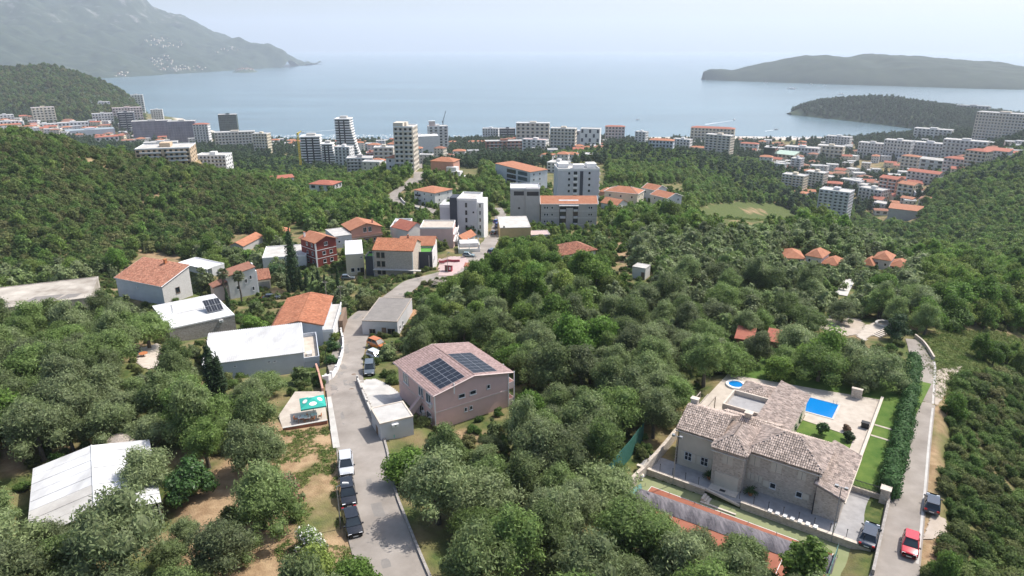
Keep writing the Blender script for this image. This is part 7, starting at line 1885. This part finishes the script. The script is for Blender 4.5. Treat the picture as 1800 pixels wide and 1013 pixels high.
def car_meshes(kind):
    """hatch, suv or sedan; x = forward, metres"""
    if kind in CARS: return CARS[kind]
    L_, W, H_, gc = {'hatch': (4.0, 1.72, 1.48, .17), 'suv': (4.5, 1.86, 1.68, .22), 'sedan': (4.7, 1.82, 1.44, .15)}[kind]
    hw = W / 2; belt = H_ * .60; xr, xf = -L_ / 2, L_ / 2
    st = [(xr, gc + .18, belt * .86, .84), (xr + .12, gc + .06, belt * .98, .95), (xr + .7, gc, belt, 1.0), (0, gc, belt, 1.0), (xf - 1.35, gc, belt * .97, 1.0), (xf - .9, gc, belt * .90, .99), (xf - .25, gc + .04, belt * .80, .93), (xf - .05, gc + .12, belt * .66, .83), (xf, gc + .2, belt * .52, .76)]
    b = MB()
    for x, zb, zt, k in st: b.v += [(x, -hw * k * .92, zb), (x, -hw * k, zb + .2), (x, -hw * k * .99, zt - .16), (x, -hw * k * .90, zt), (x, hw * k * .90, zt), (x, hw * k * .99, zt - .16), (x, hw * k, zb + .2), (x, hw * k * .92, zb)]
    n = len(st)
    for i in range(n - 1):
        for c in range(8): a = i * 8 + c; a2 = i * 8 + (c + 1) % 8; b.f.append((a, a2, a2 + 8, a + 8)); b.m.append(0)
    b.f.append(tuple(range(7, -1, -1))); b.f.append(tuple((n - 1) * 8 + i for i in range(8))); b.m += [0, 0]
    # cabin: glass body with a painted roof and pillars
    ws = xf - 1.15; rs = xf - 1.95; re = xr + (.55 if kind != 'sedan' else 1.15); rb = xr + (.12 if kind != 'sedan' else .62)
    g = MB(); tw = hw * .70; bw = hw * .90; z0 = belt - .02; z1 = H_ - .03
    lo = [(rb, -bw, z0), (ws, -bw, z0), (ws, bw, z0), (rb, bw, z0)]; hi = [(re, -tw, z1), (rs, -tw, z1), (rs, tw, z1), (re, tw, z1)]
    g.v += lo + hi; g.f += [(0, 1, 5, 4), (1, 2, 6, 5), (2, 3, 7, 6), (3, 0, 4, 7), (4, 5, 6, 7)]; g.m += [0] * 5
    rf = MB(); rf.prism([(re - .08, -tw - .02), (re + .1, -tw - .05), (rs - .1, -tw - .05), (rs + .1, -tw + .08), (rs + .1, tw - .08), (rs - .1, tw + .05), (re + .1, tw + .05), (re - .08, tw + .02)], z1 - .02, z1 + .045)
    pl = MB()
    for s in (-1, 1):
        pl.tube((ws, s * bw, z0), (rs, s * tw, z1), .045, n=5); pl.tube((rb, s * bw, z0), (re, s * tw, z1), .07, n=5); xm = (rs + re) / 2; pl.tube((xm, s * (bw + .005), z0), (xm, s * (tw + .01), z1), .045, n=5)
    wr = .31 if kind != 'suv' else .36
    ty = MB().tube((0, -.11, 0), (0, .11, 0), wr, n=16).mesh('tyre', M['rubber']); rim = MB(); rim.tube((0, -.118, 0), (0, .118, 0), wr * .62, n=12)
    rimm = rim.mesh('rim', M['grey_metal'])
    hl = MB().box(-.16, .12, -.17, .17, -.07, .07).mesh('headlight', M['lamp_glass']); tl = MB().box(-.06, .06, -.14, .14, -.1, .1).mesh('tail_light', M['tail_red'])
    mi = MB().box(-.09, .07, -.1, .1, -.06, .07).mesh('mirror', M['dark_metal']); pt = MB().box(-.01, .015, -.26, .26, -.055, .055).mesh('number_plate', M['plate'])
    gr = MB().box(-.05, .03, -.42, .42, -.08, .08).mesh('grille', M['dark_metal'])
    CARS[kind] = (b, g, rf, pl, ty, rimm, hl, tl, mi, pt, gr, dict(L=L_, W=W, H=H_, belt=belt, wr=wr, xf=xf, xr=xr, hw=hw, ws=ws))
    return CARS[kind]
def road_angle(line, u, v):
    q = G(u, v); k = int(np.argmin(np.hypot(line[:, 0] - q[0], line[:, 1] - q[1]))); k = min(max(k, 2), len(line) - 3); d_ = line[k + 2] - line[k - 2]; return math.degrees(math.atan2(d_[1], d_[0]))
def car(kind, paint, label, u, v, head, group=None, at_xyz=None, cat='car', lift=.13):
    b, g, rf, pl, ty, rimm, hl, tl, mi, pt, gr, q = car_meshes(kind); p = G(u, v) if at_xyz is None else at_xyz
    o = thing('parked_car' if 'driving' not in label else 'red_car', label, cat, (p[0], p[1], p[2] + lift), R(head), group)
    body = b.obj('body', PAINT[paint], o, smooth=True); bv = body.modifiers.new('soft_edges', 'BEVEL'); bv.width = .09; bv.segments = 3; bv.limit_method = 'ANGLE'; bv.angle_limit = R(18); bv.harden_normals = False; g.obj('windows', M['glass'], o).name = 'glasshouse'; rf.obj('roof', PAINT[paint], o); pl.obj('pillars', PAINT[paint], o)
    for sx in (q['xr'] + .78, q['xf'] - .82):
        for s in (-1, 1):
            w = link('wheel', ty, o, (sx, s * (q['hw'] - .1), q['wr'])); link('rim', rimm, w)
    for s in (-1, 1):
        link('headlight', hl, o, (q['xf'] - .13, s * q['hw'] * .62, q['belt'] * .66)); link('tail_light', tl, o, (q['xr'] + .03, s * q['hw'] * .74, q['belt'] * .84)); link('mirror', mi, o, (q['ws'] - .1, s * (q['hw'] + .06), q['belt'] + .04))
    link('number_plate', pt, o, (q['xf'] + .005, 0, q['belt'] * .42)); link('number_plate', pt, o, (q['xr'] - .01, 0, q['belt'] * .62)); link('grille', gr, o, (q['xf'] - .02, 0, q['belt'] * .56))
    return o
car('suv', 'silver', 'silver car with roof rails at the head of the roadside row', 609, 826, road_angle(road_line, 609, 826) + 180, 'cars parked along the road')
car('suv', 'black', 'black estate parked between the silver car and black saloon', 612, 877, road_angle(road_line, 612, 877) + 180, 'cars parked along the road')
car('sedan', 'black', 'black saloon with low roof at the end of the roadside row', 620, 926, road_angle(road_line, 620, 926) + 180, 'cars parked along the road')
car('suv', 'orange', 'bright orange car parked before the low concrete house', 664, 611, -38); car('hatch', 'silver', 'silver hatchback parked beside the orange car', 661, 631, -40); car('suv', 'grey', 'dark grey car half under foliage beside silver hatchback', 650, 655, -80)
car('hatch', 'red', 'small red car driving down the narrow lane', 1598, 967, road_angle(lane_line, 1598, 967) + 180, cat='car'); car('hatch', 'navy', 'dark blue car parked on the lane verge by the scrub', 1637, 893, road_angle(lane_line, 1610, 890))
car('sedan', 'navy', 'dark car parked in the villa driveway corner', 0, 0, 55.4, at_xyz=(*vw(23.8, -1.7), VZ + .06), lift=0)
car('sedan', 'black', 'black saloon parked below the garage', 477, 527, 10); car('hatch', 'grey', 'dark car parked at the foot of the cream house', 612, 492, 5)
car('suv', 'grey', 'grey car parked at the roadside below the ochre block', 866, 446, 60); car('hatch', 'white', 'white car parked behind the grey one on the road', 861, 458, 55); car('hatch', 'sage', 'sage green car parked before the white terraces', 824, 452, -10)
car('suv', 'blue', 'blue car parked uphill of the ochre block', 876, 399, 70); car('hatch', 'blue', 'second blue car parked at the road end', 873, 392, 70); car('hatch', 'black', 'dark car parked at the ochre block wall', 868, 412, 80)
def truck(label, u, v, paint, head):
    p = G(u, v); o = thing('truck', label, 'truck', tuple(p), R(head)); MB().box(1.9, 3.6, -1.15, 1.15, .7, 2.9).obj('cab', PAINT[paint], o); MB().box(3.58, 3.63, -1.0, 1.0, 1.7, 2.6).obj('windscreen', M['glass'], o)
    MB().prism([(-3.6, -1.2), (1.7, -1.2), (1.7, 1.2), (-3.6, 1.2)], 1.0, 2.8).obj('tipper_body', PAINT[paint], o); MB().box(-3.5, 3.5, -.5, .5, .6, 1.0).obj('chassis', M['dark_metal'], o)
    for x in (-2.6, -1.2, 2.6):
        for s in (-1, 1): w = link('wheel', MB().tube((0, -.16, 0), (0, .16, 0), .5, n=12).mesh('tyre', M['rubber']), o, (x, s * 1.0, .5))
for i, (u, v, c, h, lab) in enumerate(((1583, 417, 'orange', 20, 'orange tipper truck at the end of the valley depot row'), (1591, 414, 'orange', 25, 'orange tipper truck between two others in the depot'), (1575, 414, 'white', 15, 'white truck parked in the valley depot'), (1600, 412, 'silver', 30, 'silver truck beside the orange depot trucks'))): truck(lab, u, v, c, h)
def edge_line(line, w, side, off):
    t = np.gradient(line, axis=0); t /= np.linalg.norm(t, axis=1)[:, None]; return line + np.stack([t[:, 1], -t[:, 0]], 1) * (side * (np.asarray(w)[:, None] / 2 + off))
# ================================================================ street furniture
def lamp(label, u, v, h, arm, head='white', m='grey_metal'):
    p = G(u, v); o = thing('street_lamp', label, 'street lamp', tuple(p)); MB().tube((0, 0, -.3), (0, 0, h), .08, .05).obj('pole', M[m], o)
    MB().tube((0, 0, h - .05), (arm[0], arm[1], h + .25), .04).obj('arm', M[m], o); MB().prism([(arm[0] - .1, arm[1] - .12), (arm[0] + .55, arm[1] - .08), (arm[0] + .55, arm[1] + .08), (arm[0] - .1, arm[1] + .12)], h + .2, h + .34).obj('lamp_head', M[head], o)
lamp('street lamp with white head leaning over the black estate', 599, 930, 5.4, (.7, .2)); lamp('street lamp at the roadside below the kiosk', 832, 486, 5.5, (.5, 0), 'grey_metal'); lamp('street lamp by the rose paved forecourt', 787, 480, 6, (.3, 0), 'grey_metal')
def pole(label, u, v, h, m, r=.11, cross=True):
    p = G(u, v); o = thing('utility_pole', label, 'pole', tuple(p)); MB().tube((0, 0, -.5), (0, 0, h), r, r * .7).obj('shaft', M[m], o)
    if cross: MB().box(-.6, .6, -.05, .05, h - .5, h - .4).obj('crossarm', M[m], o); [MB().tube((x, 0, h - .4), (x, 0, h - .22), .04, n=6).obj('insulator', M['white'], o) for x in (-.5, 0, .5)]
pole('dark metal pole at the terrace corner by the road', 580, 757, 6.2, 'dark_metal', .1, False); pole('wooden pole leaning beside the orange roofed house', 576, 545, 7.5, 'wood_grey'); pole('thin pole among shrubs at the road bend', 601, 547, 6.5, 'wood_grey', .08)
pole('slim pole beside the white road wall', 577, 668, 5.5, 'dark_metal', .07, False); pole('pale pole beside the cream house', 642, 492, 8, 'wood_grey', .09); pole('steel mast on the scrub hillside above the barn', 446, 408, 9, 'grey_metal', .1)
# white curved wall and planter by the road
o = thing('road_wall', 'curved white wall with fence along the road bend', 'wall', (0, 0, 0)); wl = smooth_line([G(u, v)[:2] for u, v in ((574, 672), (588, 662), (598, 640), (604, 612), (600, 588))], 6); wall_along(MB(), wl, .25, 1.1).obj('wall', M['white'], o)
for q in wl[::4]: MB().box(q[0] - .18, q[0] + .18, q[1] - .18, q[1] + .18, float(hgt(*q)) - .4, float(hgt(*q)) + 1.45).obj('pier', M['white'], o)
for i, (u, v, rr, hh, m, lab) in enumerate(((590, 618, 1.5, 2.4, 'dark_leaf', 'leafy shrub behind the curved white wall'), (588, 640, 1.3, 1.8, 'hedge', 'rounded shrub lower behind the curved white wall'), (594, 602, 1.2, 2.2, 'broad', 'shrub at the upper end of the curved white wall'))):
    q = G(u - 6, v); blob_tree('garden_shrub', lab, 'shrub', tuple(q), rr, hh, 800, .17, M[m], 60 + i, z0=.1)
o = thing('red_wall', 'salmon red garden wall running down to the parasol terrace', 'wall', (0, 0, 0)); wall_along(MB(), smooth_line([G(557, 655)[:2], G(563, 675)[:2], G(569, 700)[:2]], 4), .3, 1.7).obj('wall', M['render_salmon'], o)
MB().box(-.5, .5, -.2, .2, 0, 1.6).obj('meter_cabinet', M['white'], None, tuple(G(573, 676))); bpy.data.objects['meter_cabinet'].rotation_euler = (0, 0, .3); tag(bpy.data.objects['meter_cabinet'], 'white meter cabinet beside the salmon red garden wall', 'cabinet')
o = thing('kerb_wall', 'low concrete kerb wall along the grove side of road', 'wall', (0, 0, 0)); wall_along(MB(), edge_line(road_line, road_w, 1, .15)[2:40], .28, .36).obj('wall', M['stone_grey'], o)
mb = ribbon(smooth_line([p[:2] for p in [G(u, v) for u, v in ((577, 700), (582, 730), (588, 765), (592, 790))]], 5), .9, .2); structure('pavement', mb, M['concrete_pale'])
mb = MB()
for s in ('590 648|604 640|612 652|600 662|586 660', '582 678|592 676|594 690|584 696', '604 610|612 606|614 620|606 626'): ground_sheet(mb, GP(s), .135, .35)
structure('road_patch', mb, M['asphalt_patch'])
for u, v in ((618, 686), (622, 660), (640, 560)):
    q = G(u, v); o = structure('manhole_cover', MB().tube((q[0], q[1], q[2] + .1), (q[0], q[1], q[2] + .14), .38, n=14), M['wood'])
structure('lane_verge', ribbon(lane_line[10:-14] + np.array([2.3, .2]), .28, .13), M['concrete'])
mb = MB(); ground_sheet(mb, [G(1622, 948), G(1638, 905), G(1662, 915), G(1668, 938), G(1640, 950)], .1, .2); structure('gravel_verge', mb, M['gravel'])
mb = MB(); ground_sheet(mb, [G(1632, 690), G(1640, 655), G(1690, 645), G(1665, 690), G(1645, 715)], .1, .25); structure('dirt_verge', mb, M['gravel'])
o = thing('lane_end_wall', 'curved rusty retaining wall at the top of the lane', 'wall', (0, 0, 0)); wall_along(MB(), smooth_line([G(1608, 594)[:2], G(1622, 606)[:2], G(1634, 622)[:2], G(1641, 634)[:2]], 5), .3, .8).obj('wall', M['stone'], o)
# ================================================================ parasol terrace
TZ = G(535, 738)[2] + .25
tp = [G(u, v) for u, v in ((498, 757), (576, 745), (570, 700), (520, 700), (490, 735))]
mb = MB(); mb.prism([p[:2] for p in tp], TZ - 1.6, TZ); structure('cafe_terrace', mb, M['travertine'])
o = thing('terrace_wall', 'low dark rimmed wall at the edge of the parasol terrace', 'wall', (0, 0, 0)); a, b = tp[0], tp[1]
w_ = MB(); w_.prism([(a[0], a[1] - .15), (b[0], b[1] - .15), (b[0], b[1] + .1), (a[0], a[1] + .1)], TZ - 1.8, TZ + .45); w_.obj('wall', M['render_brick'], o); w_ = MB(); w_.prism([(a[0], a[1] - .2), (b[0], b[1] - .2), (b[0], b[1] + .15), (a[0], a[1] + .15)], TZ + .45, TZ + .53); w_.obj('coping', M['concrete_pale'], o)
def on_terrace(u, v): q = at(u, v, CAMH - TZ); return (q[0], q[1], TZ)
q = on_terrace(552, 730); o = thing('parasol', 'teal square parasol with white print over the cafe terrace', 'parasol', q, R(20))
MB().tube((0, 0, 0), (0, 0, 2.75), .04).obj('pole', M['grey_metal'], o)
for k in range(4):
    s = 1.75; c4 = [(-s, -s), (s, -s), (s, s), (-s, s)]; c0, c1 = c4[k], c4[(k + 1) % 4]
    MB().slabq([(0, 0, 2.85), (c0[0], c0[1], 2.15), (c1[0], c1[1], 2.15)], .015).obj('canopy_panel', M['green_plastic'], o)
    MB().slabq([(c0[0], c0[1], 2.15), (c1[0], c1[1], 2.15), (c1[0] * 1.01, c1[1] * 1.01, 1.95), (c0[0] * 1.01, c0[1] * 1.01, 1.95)], .012).obj('valance', M['cloth_white' if k % 2 else 'green_plastic'], o)
    m_ = np.array([(c0[0] + c1[0]) / 2, (c0[1] + c1[1]) / 2]); t_ = np.array([c1[0] - c0[0], c1[1] - c0[1]]) / (2 * s); pr = MB()
    f_ = lambda a, r: (lambda w2: (w2[0], w2[1], 2.85 - .7 * max(abs(w2[0]), abs(w2[1])) / s + .03))(m_ * (.6 + r * math.sin(a) * .2) + t_ * r * math.cos(a) * .55)
    for i in range(12): pr.face([f_(0, 0), f_(2 * math.pi * i / 12, 1), f_(2 * math.pi * (i + 1) / 12, 1)])
    pr.obj('white_print', M['cloth_white'], o)
for i, (u, v, lab) in enumerate(((530, 741, 'cafe table with white top at the terrace wall'), (541, 741, 'cafe table between two others along the wall'), (553, 736, 'cafe table with white top under the parasol'))):
    t = thing('cafe_table', lab, 'table', on_terrace(u, v), .3); MB().box(-.42, .42, -.42, .42, .7, .75).obj('table_top', M['cloth_white'], t)
    for x in (-.36, .36):
        for y in (-.36, .36): MB().box(x - .03, x + .03, y - .03, y + .03, 0, .7).obj('leg', M['terracotta'], t)
    for j, (dx, dy) in enumerate(((-.8, 0), (.8, 0))):
        c = thing('cafe_chair', '%s chair at %s' % ('salmon red wall side' if dx < 0 else 'road side', lab.replace('cafe table', 'the cafe table')), 'chair', tuple(np.array(on_terrace(u, v)) + (dx, dy, 0)), 0 if dx < 0 else math.pi)
        MB().box(-.22, .22, -.22, .22, .42, .46).obj('seat', M['terracotta'], c); MB().box(-.25, -.21, -.22, .22, .46, .88).obj('backrest', M['terracotta'], c)
        for x in (-.2, .2):
            for y in (-.2, .2): MB().box(x - .02, x + .02, y - .02, y + .02, 0, .42).obj('leg', M['wood'], c)
# folded blue parasols, blue barrel, gazebo, patio
for u, v, s, lab in ((434, 745, 1.15, 'closed bright blue parasol under the olive by the terrace'), (446, 738, .9, 'smaller closed blue parasol beside the brighter one')):
    p = G(u, v); o = thing('folded_parasol', lab, 'parasol', tuple(p)); o.scale = (s,) * 3; b = MB()
    for (r0, z0), (r1, z1) in zip([(.12, .9), (.42, 1.1), (.36, 2.0), (.2, 2.8)], [(.42, 1.1), (.36, 2.0), (.2, 2.8), (.03, 3.3)]): b.tube((0, 0, z0), (0, 0, z1), r0, r1, 10)
    b.obj('canopy', M['cyan'], o); MB().tube((0, 0, 0), (0, 0, 3.4), .035).obj('pole', M['white'], o); MB().tube((0, 0, -.1), (0, 0, .12), .35, n=10).obj('base', M['concrete'], o)
p = G(410, 786); o = thing('water_tank', 'round dark blue water tank at the dry field edge', 'tank', tuple(p)); b = MB()
for r0, r1, z0, z1 in ((.65, .75, -.2, .3), (.75, .75, .3, .8), (.75, .3, .8, 1.0)): b.tube((0, 0, z0), (0, 0, z1), r0, r1, 16)
b.obj('body', M['blue'], o); MB().tube((0, 0, 1.0), (0, 0, 1.08), .25, n=12).obj('lid', M['blue_tarp'], o)
p = G(218, 800); o = thing('gazebo', 'octagonal garden gazebo with weathered grey board roof', 'gazebo', tuple(p), .2)
for k in range(8):
    a0, a1 = 2 * math.pi * k / 8, 2 * math.pi * (k + 1) / 8; rr = 2.1
    for j in range(4):
        t0, t1 = j / 4, (j + 1) / 4 + .02; f_ = lambda a, t: (rr * (1 - t) * math.cos(a), rr * (1 - t) * math.sin(a), 2.2 + .75 * t + .02 * (3 - j))
        MB().slabq([f_(a0, t0), f_(a1, t0), f_(a1, min(t1, .99)), f_(a0, min(t1, .99))], .03).obj('roof_board', M['wood_grey'], o)
    MB().box(-.06, .06, -.06, .06, -.3, 2.25).obj('post', M['wood'], o, (1.9 * math.cos(a0), 1.9 * math.sin(a0), 0))
o, w, d, h, rf = block('open_shed', 'old open shed with dark brown front among the olives', 'shed', 48, 760, 74, 34, 4, 8, 'wood', 'shed_f', 'concrete', floors=1, rise=.6, ov=.4, margin=.3)
mb = MB(); ground_sheet(mb, GP('246 614|280 604|286 640|262 652|242 640'), .15, .5); structure('patio', mb, M['travertine'])
p = G(253, 628); o = thing('round_table', 'round orange terracotta table on the small patio', 'table', tuple(p)); MB().tube((0, 0, .72), (0, 0, .78), .75, n=16).obj('table_top', M['terracotta'], o); MB().tube((0, 0, 0), (0, 0, .72), .09).obj('stem', M['wood'], o); MB().tube((0, 0, 0), (0, 0, .12), .35, .3, 10).obj('base', M['wood'], o)
# heap of timber at the ruined shelter
p = G(778, 503); o = thing('timber_heap', 'collapsed heap of grey planks beside the road', 'timber heap', tuple(p)); r = np.random.default_rng(3)
for k in range(34):
    a = r.uniform(-.5, .9); pl = MB().box(-2.0, 2.0, -.12, .12, 0, .06).obj('plank', M['wood_grey'], o, (r.uniform(-1.5, 1.5), r.uniform(-1.4, 1.4), .3 + r.uniform(0, 1.1))); pl.rotation_euler = (r.uniform(-.2, .2), r.uniform(-.35, .35), a)
MB().box(-1.8, 1.8, -1.2, 1.2, -.3, .45).obj('rubble_base', M['stone'], o)
mb = MB(); ground_sheet(mb, GP('722 545|745 540|755 552|735 566|718 562'), .06, .6); structure('bare_soil', mb, mat('red_soil', (.38, .22, .12), .95, var=.2, scale=1.2, bump=.3))
p = G(826, 478); o = thing('roadside_shelter', 'small dark red roofed shelter at the roadside trees', 'shelter', tuple(p), -.1); MB().slabq([(-1.6, -1.3, 2.0), (1.6, -1.3, 2.0), (1.6, 1.3, 2.4), (-1.6, 1.3, 2.4)], .12).obj('roof', M['tile_red'], o)
for x in (-1.4, 1.4):
    for y in (-1.1, 1.1): MB().box(x - .06, x + .06, y - .06, y + .06, -.5, 2.2).obj('post', M['wood'], o)
o, w, d, h, rf = block('garage', 'low white garage among leaves below the parked cars', 'garage', 875, 476, 30, 12, 4, -6, 'render_white', 'flat', 'white_roof', floors=1, parapet=.1, trim='white')
# ================================================================ paved yard and round seat in the grove
mb = MB(); ground_sheet(mb, GP('1425 564|1470 560|1510 560|1520 572|1512 588|1490 592|1460 584|1432 574'), .12, .6); structure('gravel_yard', mb, M['gravel'])
mb = MB(); ground_sheet(mb, GP('1505 592|1520 574|1545 566|1560 552|1582 558|1574 572|1560 584|1530 592|1520 600'), .14, .6); structure('stone_path', mb, M['travertine'])
structure('grove_path', ribbon(smooth_line([p[:2] for p in GP('1478 520|1484 508|1490 498|1494 488')], 5), 3.0, .2), M['concrete_pale'])
o = thing('yard_wall', 'low white kerb wall around the gravel yard in the grove', 'wall', (0, 0, 0)); wall_along(MB(), smooth_line([G(u, v)[:2] for u, v in ((1436, 576), (1426, 564), (1452, 560), (1498, 558))], 4), .3, .5).obj('wall', M['stone_pale'], o)
p = G(1557, 574); o = thing('stone_bench_ring', 'round white stone seat wall beside the path', 'seat', tuple(p)); rg = MB()
for i in range(20):
    a0, a1 = 2 * math.pi * i / 20, 2 * math.pi * (i + 1) / 20; f_ = lambda a, r_, z: (r_ * math.cos(a), r_ * math.sin(a), z)
    rg.face([f_(a0, 1.7, .7), f_(a0, 2.2, .7), f_(a1, 2.2, .7), f_(a1, 1.7, .7)]); rg.face([f_(a0, 2.2, .7), f_(a0, 2.2, -.8), f_(a1, 2.2, -.8), f_(a1, 2.2, .7)]); rg.face([f_(a0, 1.7, 0), f_(a0, 1.7, .7), f_(a1, 1.7, .7), f_(a1, 1.7, 0)])
rg.obj('ring_wall', M['concrete_pale'], o); MB().tube((0, 0, -.3), (0, 0, .1), 1.72, n=20).obj('floor', M['travertine'], o)
o = thing('stone_stair', 'flight of pale stone steps below the round seat', 'stairs', tuple(G(1540, 592)), R(25))
for k in range(7): MB().box(.55 * k, .55 * k + .6, -.9, .9, -.5, .15 + .16 * k).obj('step', M['stone_trim'], o)
o = thing('road_parapet', 'curving stone parapet along the back road by white house', 'wall', (0, 0, 0)); wl = smooth_line([G(u, v)[:2] for u, v in ((704, 350), (710, 358), (724, 365), (742, 371))], 5); wall_along(MB(), wl, .4, 1.2).obj('wall', M['stone_pale'], o)
# ================================================================ wakes behind the moving boats
M['foam'] = mat('sea_foam', (.62, .66, .68), .8, var=.2, scale=.2)
def wake(u0, v0, u1, v1, w0, w1):
    a, b = at(u0, v0, CAMH), at(u1, v1, CAMH); mb = MB(); d = (b - a)[:2]; d /= np.linalg.norm(d); n = np.array([-d[1], d[0]]); r = np.random.default_rng(int(u0)); P = []
    for k in range(25):
        t = k / 24; c = a[:2] + (b - a)[:2] * t; w = (w0 + (w1 - w0) * t) * r.uniform(.6, 1.3); P.append((c - n * w, c + n * w))
    for k in range(24): mb.face([(*P[k][0], .12), (*P[k][1], .12), (*P[k + 1][1], .12), (*P[k + 1][0], .12)])
    structure('boat_wake', mb, M['foam'])
wake(1289, 212, 1240, 219, 1.0, 3.5); wake(1362, 228.5, 1345, 231, .8, 2.5); wake(536, 232.6, 610, 227, .8, 2.6)
mb = MB(); r = np.random.default_rng(77)
for k in range(16):        # patched and worn places in the tarmac
    i = int(r.integers(6, len(road_line) - 60)); c = road_line[i]; t = road_line[i + 1] - road_line[i]; t /= np.linalg.norm(t); n = np.array([t[1], -t[0]]); o_ = r.uniform(-1.9, 1.9); l_ = r.uniform(.5, 2.2); w2 = r.uniform(.25, .6)
    q = [c + n * (o_ + sx * w2 * r.uniform(.7, 1.2)) + t * sy * l_ * r.uniform(.7, 1.2) for sx, sy in ((-1, -1), (1, -1), (1.1, 0), (1, 1), (-1, 1), (-1.1, .1))]
    mb.face([(p_q[0], p_q[1], float(hgt(*p_q)) + .128 + .0004 * k) for p_q in q])
structure('tarmac_patch', mb, M['asphalt_patch'])
# ---------------------------------------------------------------- the hazy air
mb = MB(); mb.box(-26000, 26000, -26000, 26000, -12.5, 1050)
hz = bpy.data.materials.new('haze'); hz.use_nodes = True
N = hz.node_tree.nodes; N.clear()
o_ = N.new('ShaderNodeOutputMaterial'); pv = N.new('ShaderNodeVolumePrincipled')
pv.inputs['Color'].default_value = (.81, .885, 1.0, 1)
pv.inputs['Density'].default_value = .000082
pv.inputs['Anisotropy'].default_value = .15
hz.node_tree.links.new(pv.outputs[0], o_.inputs['Volume'])
tag(mb.obj('haze', hz), 'pale sea haze hanging over the bay and the coast', None, None, 'stuff')
